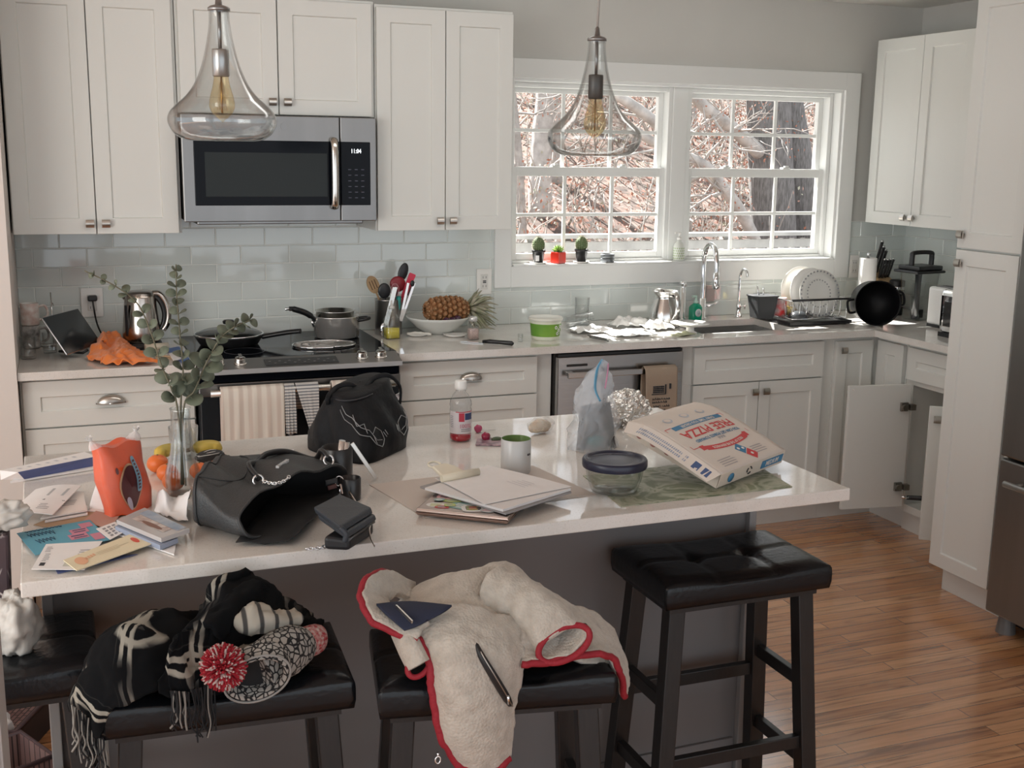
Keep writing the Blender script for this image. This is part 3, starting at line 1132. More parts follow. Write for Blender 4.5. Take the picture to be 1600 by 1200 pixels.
pendant((-0.093, -2.30, 1.712), 'clear glass pendant lamp hanging in front of the microwave', mat('steel_socket', (0.55, 0.55, 0.55), 0.3, 1.0))
pendant((0.812, -2.30, 1.690), 'clear glass pendant lamp hanging in front of the window', mat('dark_socket', (0.10, 0.10, 0.10), 0.4, 1.0))
# ================================================================= things on the back worktop
CZ = 0.914


def at(u, v, y, z=CZ):
    """point on the worktop depth y below pixel column u"""
    p = py(u, v, y)
    return V((p.x, y, z))


def mug(loc, label, r, h, outer, inner=None, rz=0.0, handle=True, group=None):
    t = thing('mug', label, 'mug', loc, rz, group)
    m = MB().lathe([(0, 0), (r * .92, 0), (r * .97, .004), (r, .012), (r, h - .002), (r - .0015, h)], 36)
    m.lathe([(r - .0015, h), (r - .0035, h - .002), (r - .004, .008), (0, .006)], 36, mi=1)
    m.build('body', [outer, inner or outer], t)
    if handle:
        MB().tube(spline([(r - .003, 0, h * .82), (r + .020, 0, h * .86), (r + .031, 0, h * .62), (r + .026, 0, h * .35), (r - .002, 0, h * .2)], 5), .0048, 10, flat=1.3).build('handle', outer, t)
    return t


def tumbler(loc, label, r, h, r0=None, rz=0, tilt=None, cat='glass', name='glass_tumbler'):
    t = thing(name, label, cat, loc)
    r0 = r0 or r * .88
    MB().lathe([(0, .001), (r0, .001), (r0 + .001, .004), (r, h), (r - .0018, h), (r0 - .002, .010), (0, .009)], 36).build('glass_body', GLASSC, t)
    if tilt:
        t.rotation_euler = tilt
    return t


DOTM = mat('mug_pink_print', (0.62, 0.45, 0.40), 0.4, nscale=40, color2=(0.80, 0.76, 0.72))
DKMUG = mat('mug_dark_print', (0.70, 0.68, 0.65), 0.35, nscale=26, color2=(0.06, 0.06, 0.06))
p = at(50, 540, -.10)
t = thing('mug_rack', 'wire mug stand in the left corner of the worktop', 'rack', p)
m = MB().tube([(.080, .02, .004), (.080, .02, .215)], .003)
m.tube([(-.05, .02, .003), (.09, .02, .003)], .003).tube([(.080, -.04, .003), (.080, .05, .003)], .003)
for z in (.055, .11, .165):
    m.tube([(.080, .02, z), (.088, -.004, z), (.084, -.02, z + .012)], .0025)
m.build('wire_frame', CHROME, t)
mug(p + V((0, -.008, .003)), 'dark printed mug, lower one of the two stacked in the left corner', .033, .088, DKMUG, CERAMIC)
mug(p + V((0, -.008, .0925)), 'pink printed mug stacked on top of another in the left corner', .034, .086, DOTM, CERAMIC)
tumbler(at(45, 562, -.36), 'small clear tumbler by the worktop edge at far left', .029, .085)
tumbler(at(78, 540, -.24), 'small clear tumbler behind the leaning tablet', .027, .080)

# tablet
t = thing('tablet_computer', 'black tablet leaning on a small stand on the left worktop', 'tablet')
BL, BR = pz(103, 556, .935), pz(157, 538, .935)
TL = py(63, 498, BL.y + .045)
TR = TL + (BR - BL)
nn = (BR - BL).cross(TL - BL).normalized()
m = MB().hexa([BL, BR, TR, TL], [q + nn * .007 for q in (BL, BR, TR, TL)])
body = m.build('shell', mat('silver_aluminium', (0.45, 0.45, 0.46), 0.35, 1.0), t, bevel=.003)
ct_ = (BL + BR + TL + TR) / 4
ins = lambda q: ct_ + (q - ct_) * .972 + nn * .0075
MB().hexa([ins(q) for q in (BL, BR, TR, TL)], [ins(q) + nn * .0008 for q in (BL, BR, TR, TL)]).build('screen', mat('dark_screen', (0.010, 0.013, 0.017), 0.14), t)
bk = V((-nn.x, -nn.y, 0)).normalized()
mid = (BL + BR) / 2
MB().tube([mid + nn * .02 + V((0, 0, -.010)), mid + bk * .004 + V((0, 0, -.012)), mid + bk * .10 + V((0, .02, -.012))], .005).tube(
    [mid + bk * .09 + V((0, .02, -.011)), (mid + ct_) / 2 + bk * .006], .004).build('stand', BLACKPL, t)


def outlet(c, label, face, w=.072, h=.116, plugs=False, gfci=False):
    """wall plate facing -y (face='y') or -x"""
    t = thing('wall_outlet', label, 'outlet', c, 0 if face == 'y' else -pi / 2)
    pl_ = MB().box(-w / 2, w / 2, -.006, 0, -h / 2, h / 2).build('plate', WPLASTIC, t, bevel=.002)
    MB().box(-.017, .017, -.009, -.005, -.034, .034).build('receptacle', mat('outlet_face', (0.66, 0.65, 0.62), .4), t, bevel=.002)
    s = MB()
    for z in (-.02, .02):
        s.box(-.008, -.006, -.0094, -.0088, z - .005, z + .005).box(.006, .008, -.0094, -.0088, z - .005, z + .005)
    if gfci:
        s.box(-.008, .008, -.0096, -.0088, -.006, -.001).box(-.008, .008, -.0096, -.0088, .001, .006)
    s.build('slot', INK, t)
    return t


o1 = outlet((-.338, -.008, 1.075), 'white wall outlet with black plug above the left worktop', 'y', .085, .118)
outlet((1.347, -.008, 1.115), 'white wall outlet on the tiles right of the pineapple', 'y', gfci=True)
outlet((3.378, -.008, 1.140), 'white wall outlet on the tiles between window and paper towels', 'y', .06)
t = thing('power_cord', 'black plug and cord hanging from the left wall outlet', 'cord')
pm_ = MB().box(-.355, -.318, -.048, -.018, 1.083, 1.106)
pm_.build('plug', BLACKPL, t, bevel=.006)
MB().tube(spline([(-.336, -.040, 1.088), (-.333, -.045, 1.055), (-.326, -.035, 1.0), (-.312, -.03, .955), (-.29, -.03, .922), (-.24, -.05, .919), (-.20, -.08, .919)], 6), .0035, 8).build('cable', BLACKPL, t)

# kettle
t = thing('electric_kettle', 'brushed steel electric kettle on the left worktop', 'kettle', at(222, 530, -.155), -.10)
KST = mat('kettle_steel', (0.50, 0.46, 0.42), 0.2, 1.0)
MB().lathe([(0, 0), (.075, 0), (.078, .006), (.074, .018), (.06, .020), (0, .020)], 40).build('power_base', BLACKPL, t)
b_ = MB().lathe([(0, .021), (.072, .021), (.074, .026), (.073, .06), (.066, .14), (.060, .195), (.058, .205), (.055, .208)], 44).build('body', KST, t)
MB().lathe([(.056, .206), (.054, .214), (.040, .220), (.012, .222), (0, .222)], 40).build('lid', mat('kettle_lid', (0.42, 0.40, 0.38), .25, 1.0), t)
MB().surf(lambda u, v: V((-.048 - v * .030 * sin(pi * u) ** 1.2, (u - .5) * .05 * (1 - .3 * v), .165 + .042 * v - .0 * u)), 13, 7).build('spout', KST, t, solid=.001)
MB().tube(spline([(.048, 0, .208), (.074, 0, .205), (.098, 0, .170), (.106, 0, .125), (.098, 0, .085), (.082, 0, .062)], 6), .0125, 12, flat=1.35).build('handle', KST, t)
MB().tube(spline([(.056, 0, .196), (.070, 0, .185), (.084, 0, .160), (.091, 0, .125), (.086, 0, .09), (.074, 0, .066)], 6), .0105, 10, flat=1.5).build('grip', BLACKPL, t)
MB().box(-.0075, .0075, -.004, .004, .045, .170, M=Matrix.Translation((-.052, -.0445, 0)) @ Matrix.Rotation(.06, 4, 'X') @ Matrix.Rotation(-.86, 4, 'Z')).build('water_window', BLACKPL, t, bevel=.003)
MB().box(.055, .068, -.012, .012, .042, .058).build('switch', mat('pale_switch', (.65, .62, .55), .4), t, bevel=.002)


def crumple(name, label, cat, rows, m_, solid=.002, ku=6, kv=6, amp=.004, fr=25, group=None, sub=0, z0=None, ridge=False):
    """loose cloth or sheet through a net of points, with small creases"""
    g_ = net(rows, ku, kv)
    out = []
    for r in g_:
        rr = []
        for p in r:
            q = V(p)
            d = fbm(q, fr, 3) * amp if not ridge else (.35 - abs(fbm(q, fr, 2))) * amp
            q = q + V((d * .4, -d * .5, abs(d)))
            if z0 is not None:
                q.z = max(q.z, z0)
            rr.append(q)
        out.append(rr)
    o = MB().grid(out).build(name, m_, solid=solid, offset=0)
    if label:
        tag(o, label, cat, group)
    return o


ORANGE = mat('orange_cloth', (0.80, 0.21, 0.035), 0.85, bump=.25, bscale=300, sheen=.3)
z = CZ + .004
crumple('cleaning_cloth', 'bright orange cleaning cloth crumpled on the left worktop', 'cloth', [
    [pz(133, 562, z), pz(150, 566, z), pz(166, 570, z), pz(195, 571, z), pz(225, 570, z), pz(245, 568, z)],
    [pz(138, 556, z + .004), pz(152, 553, z + .015), pz(168, 557, z + .022), pz(192, 561, z + .013), pz(222, 562, z + .012), pz(241, 563, z + .004)],
    [pz(146, 547, z + .012), pz(156, 538, z + .045), pz(172, 545, z + .020), pz(190, 547, z + .035), pz(212, 554, z + .018), pz(234, 560, z + .006)],
    [pz(152, 540, z + .02), pz(162, 524, z + .055), pz(178, 523, z + .050), pz(193, 535, z + .030), pz(205, 547, z + .012), pz(226, 557, z + .004)],
    [pz(158, 540, z + .006), pz(166, 532, z + .012), pz(182, 530, z + .015), pz(196, 540, z + .008), pz(210, 548, z + .003), pz(222, 554, z)]],
    ORANGE, .003, 10, 10, .040, 15, z0=z - .001, ridge=True)
# small clutter between kettle and range
t = thing('glasses_case', 'small black case lying between orange cloth and kettle', 'case', at(214, 545, -.27), .2)
MB().ell((0, 0, .012), (.035, .016, .012), 20, 10).build('shell', BLACKRUB, t)
t = thing('paper_roll', 'cream rolled paper lying beside the kettle', 'roll', at(245, 545, -.28), .1)
m = MB().tube([(-.045, 0, .013), (.045, .004, .013)], .013, 14)
m.build('rolled_sheet', mat('cream_paper', (.62, .56, .45), .8), t)
o = MB().slab([pz(258, 545, .921), pz(280, 541, .921), pz(296, 560, .921), pz(284, 565, .921)], .005).build('blue_packet', mat('blue_wrapper', (.05, .13, .36), .4), bevel=.001)
tag(o, 'flat blue packet lying on the worktop left of the range', 'packet')
o = MB().slab([pz(264, 552, .927), pz(276, 549, .927), pz(283, 560, .927), pz(271, 563, .927)], .003).build('white_card', PAPER, bevel=.0005)
tag(o, 'small white card lying on the blue packet beside the range', 'card')
t = thing('clothespin', 'wooden clip on the worktop edge by the range', 'clip', pz(258, 561, CZ), -.5)
MB().hexa([(-.035, -.006, .001), (.035, -.006, .001), (.035, .006, .001), (-.035, .006, .001)], [(-.035, -.006, .008), (.035, -.006, .005), (.035, .006, .005), (-.035, .006, .008)]).build('wooden_leg', mat('pale_wood', (.50, .36, .22), .6), t)
MB().hexa([(-.035, -.006, .012), (.035, -.006, .0065), (.035, .006, .0065), (-.035, .006, .012)], [(-.035, -.006, .017), (.035, -.006, .011), (.035, .006, .011), (-.035, .006, .017)]).build('wooden_leg', mat('pale_wood', (.5, .36, .22), .6), t)

# frying pan with glass lid
zc = .9215
t = thing('frying_pan', 'black frying pan with a domed lid on the left of the cooktop', 'pan', at(358, 530, -.27, zc))
MB().lathe([(0, .001), (.105, .001), (.115, .004), (.136, .038), (.138, .040), (.134, .040), (.112, .008), (0, .006)], 48).build('body', mat('pan_coating', (.02, .02, .021), .3), t)
MB().tube(spline([(.125, -.045, .032), (.16, -.06, .040), (.22, -.085, .052), (.27, -.105, .058)], 5), .010, 10, flat=1.5).build('handle', BLACKPL, t)
ld = MB().lathe([(.134, .0415), (.132, .046), (.10, .058), (.05, .067), (0, .069)], 48).build('lid', glass('smoked_lid_glass', (.45, .46, .46), .6, .05, .12, (.3, .3, .3)), t)
MB().lathe([(.136, .041), (.1375, .043), (.136, .047), (.132, .047), (.132, .041)], 48).build('lid_rim', CHROME, t)
MB().lathe([(0, .068), (.010, .068), (.010, .080), (.022, .084), (.024, .094), (.018, .099), (0, .1)], 24).build('lid_knob', BLACKPL, t)

# saucepan
t = thing('saucepan', 'polished steel saucepan with raised black handle on the cooktop', 'pan', at(526, 525, -.20, zc))
MB().lathe([(0, .001), (.088, .001), (.094, .006), (.096, .088), (.099, .092), (.094, .092), (.092, .01), (0, .008)], 48).build('body', mat('polished_steel', (.66, .645, .62), .20, .7), t)
MB().lathe([(.0, .03), (.07, .03), (.078, .036), (.080, .110), (.084, .113), (.078, .113), (.075, .04), (0, .035)], 40, (-.004, .004, 0)).build('steamer_insert', mat('satin_steel', (.62, .61, .58), .25, 1.0), t)
h = MB().tube(spline([(-.092, -.01, .075), (-.112, -.015, .095), (-.14, -.02, .112), (-.185, -.03, .128), (-.20, -.035, .130)], 5), [.009] * 5 + [.0125] * 11 + [.010] * 5, 10, flat=1.5)
h.build('handle', BLACKPL, t)
MB().tube([(-.198, -.035, .130), (-.222, -.04, .130)], .006, 10).tube([(-.09, -.01, .062), (-.098, -.01, .050), (-.108, -.012, .075)], .006).build('handle_fitting', CHROME, t)
MB().tube(spline([(.080, -.045, .072), (.105, -.060, .078), (.13, -.045, .080), (.128, -.015, .080), (.094, -.005, .076)], 5), .007, 8).build('helper_handle', BLACKPL, t)

# splatter screen
t = thing('splatter_screen', 'round wire splatter screen lying at the front of the cooktop', 'screen', at(506, 533, -.41, zc))
m = MB()
r_ = .125
m.tube([(r_ * cos(a * pi / 24), r_ * .72 * sin(a * pi / 24), .006) for a in range(48)], .004, 8, closed=True)
m.build('rim', CHROME, t)
mesh_ = MB()
for k in range(-9, 10):
    q = k / 10
    l_ = sqrt(1 - q * q)
    mesh_.tube([(r_ * q, -r_ * .72 * l_, .005), (r_ * q, r_ * .72 * l_, .005)], .0010, 5)
    mesh_.tube([(-r_ * l_, r_ * .72 * q, .0062), (r_ * l_, r_ * .72 * q, .0062)], .0010, 5)
for k in range(1, 4):
    rr = r_ * k / 4
    mesh_.tube([(rr * cos(a * pi / 20), rr * .72 * sin(a * pi / 20), .0075) for a in range(40)], .0016, 6, closed=True)
mesh_.build('wire_mesh', mat('wire_steel', (.5, .49, .47), .3, 1.0), t)
MB().tube(spline([(.02, -.088, .006), (.018, -.12, .014), (.045, -.12, .014), (.048, -.084, .006)], 5), .003, 8).build('handle', CHROME, t)

# utensil crock
cp_ = at(607, 518, -.135)
t = thing('utensil_crock', 'steel utensil crock standing right of the range', 'crock', cp_)
MB().lathe([(0, 0), (.056, 0), (.058, .003), (.058, .150), (.0595, .153), (.056, .153), (.055, .008), (0, .006)], 40).build('body', mat('crock_steel', (.42, .41, .40), .3, 1.0), t)


def utensil(name, label, cat, base, top, head, hm, m_h, m_head, r=.0045):
    t = thing(name, label, cat, (0, 0, 0), 0, None)
    MB().tube([cp_ + V(base), cp_ + V(top)], r, 8).build('handle', m_h, t)
    d = (V(top) - V(base)).normalized()
    M = frame(cp_ + V(top) + d * (hm[1] * .8), d.cross(V((0, -1, 0))) if abs(d.z) < .99 else (1, 0, 0), d)
    mm = MB()
    head(mm, M, hm)
    mm.build('head', m_head, t)
    return t


def spoon_head(m, M, s):
    m.ell((0, 0, 0), (s[0], s[1], s[2]), 20, 12, M=M, disp=lambda d: 1.0)


def flat_head(m, M, s):
    w, h, tck = s
    m.prism([(-w * .7, -h), (w * .7, -h), (w, h * .9), (w * .8, h), (-w * .8, h), (-w, h * .9)], -tck, tck, M=M)


def slotted(m, M, s):
    w, h, tck = s
    ring = [(w * cos(a * pi / 12), h * sin(a * pi / 12)) for a in range(24)]
    m.prism(ring, -tck, tck, M=M)
    for k in (-1, 0, 1):
        m.prism([(k * w * .45 - .002, -h * .5), (k * w * .45 + .002, -h * .5), (k * w * .45 + .002, h * .5), (k * w * .45 - .002, h * .5)], -tck - .0006, tck + .0006, 1, M=M)


WOOD = mat('utensil_wood', (.42, .28, .15), .6, nscale=15, namount=.25)
REDS = mat('red_silicone', (.22, .010, .020), .4)
REDB = mat('bright_red_silicone', (.62, .045, .09), .4)
BLKS = mat('black_nylon', (.014, .015, .018), .4)
t = utensil('slotted_spoon', 'wooden slotted spoon in the utensil crock', 'spoon', (.02, .01, .01), (-.052, .01, .185), slotted, (.026, .040, .004), WOOD, WOOD)
[ch for ch in t.children if ch.name.startswith('head')][0].data.materials.append(mat('slot_shadow', (.12, .07, .035), .8))
utensil('ladle', 'black nylon spoon at the left of the utensil crock', 'spoon', (.0, -.02, .01), (-.022, -.03, .165), spoon_head, (.028, .034, .010), BLKS, BLKS)
utensil('serving_spoon', 'tallest black spoon standing in the utensil crock', 'spoon', (-.01, .02, .01), (.062, .02, .232), spoon_head, (.022, .042, .007), BLKS, BLKS)
utensil('serving_spoon', 'dark red silicone spoon in the utensil crock', 'spoon', (-.02, -.01, .01), (.034, -.005, .190), spoon_head, (.036, .034, .012), REDS, REDS)
utensil('spatula', 'bright red silicone spatula leaning right in the utensil crock', 'spatula', (.0, -.01, .01), (.064, -.018, .165), flat_head, (.015, .058, .003), REDB, REDB)
utensil('turner', 'dark nylon turner leaning right in the utensil crock', 'spatula', (.01, .01, .01), (.080, .005, .172), flat_head, (.022, .022, .002), BLKS, mat('grey_nylon', (.05, .06, .06), .4))
t = thing('kitchen_tongs', 'steel tongs with scalloped ends leaning in the utensil crock', 'tongs')
for dx in (-.004, .010):
    MB().bar(cp_ + V((.042 + dx * .3, -.042, .060)), cp_ + V((.083 + dx * 2, -.050, .225)), .012, .004, (1, 0, 0)).build('arm', CHROME, t, bevel=.001)
MB().ell(cp_ + V((.094, -.050, .222)), (.010, .005, .014), 12, 8).build('tip', BLKS, t)
t = thing('serving_tongs', 'long steel tongs leaning outside against the utensil crock', 'tongs')
for dx in (-.006, .004):
    MB().bar(cp_ + V((-.040 + dx, -.072, .012)), cp_ + V((.014 + dx, -.066, .210)), .011, .003, (1, 0, 0)).build('arm', mat('satin_steel', (.6, .6, .58), .25, 1.0), t, bevel=.001)
MB().ell(cp_ + V((-.042, -.073, .030)), (.014, .006, .030), 14, 8).build('tip', CHROME, t)
t = thing('whisk', 'small wire whisk with pink and teal wires in the utensil crock', 'whisk')
MB().tube([cp_ + V((.02, 0, .02)), cp_ + V((.022, -.03, .150))], .005).build('handle', CHROME, t)
wk = MB()
for k in range(6):
    a = pi * k / 6
    wk.tube(spline([cp_ + V((.022 + r * cos(a), -.03 + r * sin(a), z)) for r, z in ((.004, .15), (.016, .175), (.018, .2), (.010, .218), (0, .222), (-.010, .218), (-.018, .2), (-.016, .175), (-.004, .15))], 3), .0011, 5)
wk.build('wire_loop', mat('pink_wire', (.55, .25, .28), .3), t)
t = thing('peeler', 'teal handled tool low in the utensil crock', 'tool')
MB().tube([cp_ + V((.03, -.03, .03)), cp_ + V((.035, -.042, .168))], [.006, .011], 10).build('handle', mat('teal_plastic', (.02, .26, .24), .4), t)

# oil bottle
t = thing('oil_bottle', 'clear glass oil bottle a third full of yellow oil', 'bottle', at(612, 529, -.26), .1)
w_ = .031
def sq(r, z, n=32, e=.35):
    out = []
    for j in range(n):
        a = 2 * pi * j / n
        c_, s_ = cos(a), sin(a)
        k = 1 / max((abs(c_) ** 6 + abs(s_) ** 6) ** (1 / 6), .7) if e else 1
        out.append(V((r * c_ * k, r * s_ * k, z)))
    return out
def rnd(r, z, n=32):
    return [V((r * cos(2 * pi * j / n), r * sin(2 * pi * j / n), z)) for j in range(n)]
MB().grid([sq(.001, .001), sq(w_, .001), sq(w_, .004), sq(w_, .080), rnd(.030, .092), rnd(.018, .108), rnd(.012, .115), rnd(.012, .128), rnd(.0001, .128)], closed_u=True).build('glass_body', GLASSC, t)
MB().grid([sq(.001, .004), sq(w_ - .0025, .004), sq(w_ - .0025, .046), sq(.001, .046)], closed_u=True).build('oil', mat('olive_oil', (.55, .47, .05), .1), t)
MB().lathe([(0, .126), (.013, .126), (.013, .136), (.006, .140), (.0035, .160), (.0025, .162), (0, .162)], 16).build('pour_spout', mat('spout_plastic', (.6, .6, .58), .3), t)

# spoon rest, dish
t = thing('spoon_rest', 'white spoon rest with a crumpled wrapper beside the fruit bowl', 'spoon rest', at(652, 526, -.24), -.25)
MB().lathe([(0, .002), (.03, .002), (.045, .010), (.046, .012), (.03, .006), (0, .005)], 30, M=Matrix.Scale(.62, 4, (0, 1, 0))).build('dish', CERAMIC, t)
MB().tube(spline([(-.045, 0, .010), (-.01, .003, .014), (.04, -.004, .012), (.06, -.01, .009)], 4), [.006, .007, .005, .006, .008, .006, .007, .005, .006, .007, .005, .006, .004], 7, flat=.6).build('wrapper', mat('wrapper_foil', (.62, .60, .55), .35), t)
t = thing('small_dish', 'small flat white dish in front of the fruit bowl', 'dish', at(711, 524, -.28), 0)
MB().lathe([(0, .001), (.04, .001), (.052, .009), (.053, .012), (.04, .005), (0, .004)], 30).build('dish', CERAMIC, t)

# fruit bowl
fb = at(684, 520, -.17)
t = thing('fruit_bowl', 'wide white fruit bowl holding a pineapple', 'bowl', fb)
MB().lathe([(0, .0), (.055, .0), (.060, .004), (.095, .028), (.130, .062), (.142, .074), (.139, .076), (.092, .034), (.05, .012), (0, .010)], 56).build('bowl', mat('bowl_glaze', (.70, .71, .68), .15), t)
t = thing('pineapple', 'ripe pineapple lying on its side in the white bowl', 'pineapple', fb + V((.035, -.012, .104)), .05)
nrm, body = MB(), MB()
L_, R_ = .098, .050


def prof(q):
    return R_ * (1 - abs(q) ** 3.2) ** .42


body.surf(lambda u, v: V(((v * 2 - 1) * L_, prof((v * 2 - 1) * .985) * cos(2 * pi * u) * .93, prof((v * 2 - 1) * .985) * sin(2 * pi * u) * .93)), 28, 25, closed_u=True)
for k in range(9):
    q = -0.92 + 1.84 * k / 8
    for j in range(12):
        a = 2 * pi * (j + .5 * (k % 2)) / 12
        r = prof(q)
        c_ = V((q * L_, r * cos(a) * .95, r * sin(a) * .95))
        body.ell(c_, (.0125, .0130 * r / R_ + .001, .0130 * r / R_ + .001), 10, 6)
        nrm.ell(c_ * 1.0 + V((0, cos(a), sin(a))) * .0110, (.0042, .0042, .0036), 8, 5)
body.build('fruit', mat('pineapple_skin', (.33, .145, .055), .6, nscale=60, color2=(.20, .10, .04)), t)
nrm.build('eye', mat('pineapple_eyes', (.45, .28, .15), .7), t)
lv = MB()
rp = random.Random(5)
for k in range(60):
    a = rp.uniform(0, 2 * pi)
    sp = rp.uniform(.1, 1.25)
    ln = rp.uniform(.07, .145)
    d = V((cos(sp), sin(sp) * cos(a), sin(sp) * sin(a)))
    b0 = V((L_ * .95 + rp.uniform(0, .03), 0, 0)) + V((0, cos(a), sin(a))) * .012
    pts = [b0 + d * (ln * q) + V((0, 0, -.05 * (q * ln / .1) ** 2 * .5)) for q in (0, .35, .7, 1)]
    pts = [V((p.x, p.y, max(p.z, -.085))) for p in pts]
    lv.tube(pts, [.009, .0085, .005, .0008], 6, flat=.25)
lv.build('crown', mat('pineapple_leaf', (.22, .24, .14), .6, nscale=30, color2=(.38, .35, .27)), t)
for k, (dx, dy) in enumerate(((.040, -.085), (.066, -.072), (.012, -.092))):
    t = tag(MB().ell((0, 0, 0), (.019, .019, .018), 20, 12).build('plum', mat('plum_skin', (.055, .02, .045), .25), loc=fb + V((dx, dy, .063 + (.004 if k == 1 else .0)))),
            'dark purple plum tucked under the pineapple in the white bowl', 'plum', 'plums in the white bowl')

# salt jar
t = thing('salt_shaker', 'square glass shaker of pink salt before the fruit bowl', 'shaker', at(739, 531, -.38))
MB().grid([sq(.001, .001), sq(.023, .001), sq(.023, .062), rnd(.017, .070), rnd(.016, .078), rnd(.0001, .078)], closed_u=True).build('glass_body', GLASSC, t)
MB().grid([sq(.001, .004), sq(.0205, .004), sq(.0205, .045), sq(.001, .046)], closed_u=True).build('salt', mat('pink_salt', (.62, .46, .42), .8, nscale=200, namount=.3), t)
MB().lathe([(0, .078), (.0185, .078), (.0185, .093), (.015, .098), (0, .100)], 20).build('cap', mat('shaker_cap', (.66, .66, .64), .25, .6), t)
# knife
a_, b_ = pz(719, 533, .918), pz(803, 538, .920)
d = (b_ - a_).normalized()
t = thing('kitchen_knife', 'kitchen knife with black handle lying before the fruit bowl', 'knife', a_ - V((0, 0, .002)), math.atan2(d.y, d.x))
Lk = (b_ - a_).length
MB().prism([(0, 0), (Lk * .45, -.012), (Lk * .45, .008), (.03, .006)], .0, .0018).build('blade', CHROME, t)
MB().tube([(Lk * .42, 0, .007), (Lk * .55, .001, .009), (Lk * .75, -.001, .009), (Lk * .97, -.003, .008), (Lk, -.004, .008)], [.006, .009, .0085, .010, .004], 10, flat=.75).build('handle', BLACKPL, t)

# green tub
tb = at(852, 532, -.45)
t = thing('plastic_tub', 'green and white plastic food tub with lid left of the papers', 'tub', tb)
GRN = mat('green_label', (.22, .40, .05), .4, nscale=6, color2=(.10, .28, .03))
MB().lathe([(0, .0), (.058, .0), (.060, .004), (.061, .014), (.0685, .084)], 48).build('body', mat('tub_plastic', (.72, .74, .62), .35), t)
lb = MB().lathe([(.0617, .016), (.0672, .070)], 48).build('label', GRN, t)
MB().lathe([(.068, .082), (.073, .083), (.074, .090), (.071, .096), (.066, .093), (0, .092)], 48).build('lid', mat('tub_lid', (.74, .74, .66), .3), t)
fl = MB()
for k, (az, z) in enumerate(((-1.25, .056), (-1.0, .044), (-1.1, .030), (-.78, .056), (-.72, .030), (-.55, .045), (-.9, .060))):
    r = .0625 + (z - .016) * .10 + .0014
    M = frame((r * cos(az), r * sin(az), z), (-sin(az), cos(az), 0), (0, 0, 1))
    fl.lathe([(.0035, .0002), (.0075, .0002), (.0075, .0006), (.0035, .0006)], 14, M=M)
fl.build('printed_flower', mat('white_print', (.8, .82, .75), .5), lb)
tumbler(at(813, 537, -.50), 'tiny clear cup on the worktop left of the green tub', .011, .034, cat='cup', name='measuring_cup')
tumbler(at(909, 505, -.10), 'tall clear glass standing behind the papers by the tiles', .034, .125, .030)
g1, g2 = at(884, 512, -.22), at(930, 488, -.20, .962)
tt = thing('drinking_glass', 'clear drinking glass lying tipped beside the green tub', 'glass', at(884, 510, -.25, CZ + .034))
MB().lathe([(0, .001), (.028, .001), (.029, .004), (.034, .13), (.0322, .13), (.027, .010), (0, .009)], 36).build('glass_body', GLASSC, tt)
tt.rotation_euler = (radians(6), radians(84), radians(12))

# papers and plastic in the sun
CRIN = mat('crinkled_white_plastic', (.80, .80, .78), .35, bump=.35, bscale=40)
rp = random.Random(21)


def sheet_net(cx_, cy_, w, d, h, seed, nu=7, nv=5, rot=0):
    r_ = random.Random(seed)
    rows = []
    for i in range(nv):
        row = []
        for j in range(nu):
            x, y = (j / (nu - 1) - .5) * w, (i / (nv - 1) - .5) * d
            e = min(j, nu - 1 - j, i, nv - 1 - i)
            X_, Y_ = x * cos(rot) - y * sin(rot), x * sin(rot) + y * cos(rot)
            row.append(V((cx_ + X_ + r_.uniform(-.008, .008), cy_ + Y_ + r_.uniform(-.008, .008), CZ + .004 + (h * r_.random() if e else h * .25 * r_.random()))))
        rows.append(row)
    return rows


for k, (u, y, w, d, h, lab, cat, nm) in enumerate([
        (925, -.33, .20, .13, .022, 'white plastic bag crumpled on the sunlit worktop beside the lying glass', 'bag', 'plastic_bag'),
        (985, -.22, .20, .12, .040, 'white paper towel bunched up against the tiles in the sun', 'paper towel', 'paper_towel'),
        (985, -.45, .22, .14, .014, 'flat white plastic sheet spread at the sunlit worktop edge', 'sheet', 'plastic_sheet'),
        (1028, -.34, .12, .12, .034, 'crumpled white tissue in the sun by the steel pitcher', 'tissue', 'paper_tissue')]):
    p = at(u, 515, y)
    crumple(nm, lab, cat, sheet_net(p.x, y, w, d, h, 40 + k, 8, 6), CRIN, .0012, 5, 5, .010, 22, z0=CZ + .002)
t = thing('serving_tongs', 'dark steel tongs lying on the sunlit worktop edge', 'tongs')
for dv, du in ((0, 0), (3.0, 3)):
    MB().bar(pz(918 + du, 523.5 + dv, .921), pz(948 + du, 530 + dv, .921), .006, .003).build('arm', mat('dark_steel', (.20, .20, .20), .35, 1.0), t, bevel=.0008)
p = at(1078, 520, -.49)
t = thing('saucer', 'white saucer raised on a low foot left of the sink', 'saucer', p)
MB().lathe([(0, 0), (.035, 0), (.030, .006), (.018, .012), (.018, .028), (.05, .036), (.088, .046), (.089, .049), (.05, .041), (0, .036)], 48).build('dish', CERAMIC, t)
crumple('paper_napkin', 'greenish folded napkin lying before the raised saucer', 'napkin', sheet_net(at(1062, 520, -.51).x, -.53, .09, .07, .012, 77, 6, 4, .2), mat('green_grey_napkin', (.42, .44, .30), .8), .001, 5, 5, .004, 30, z0=CZ + .002)

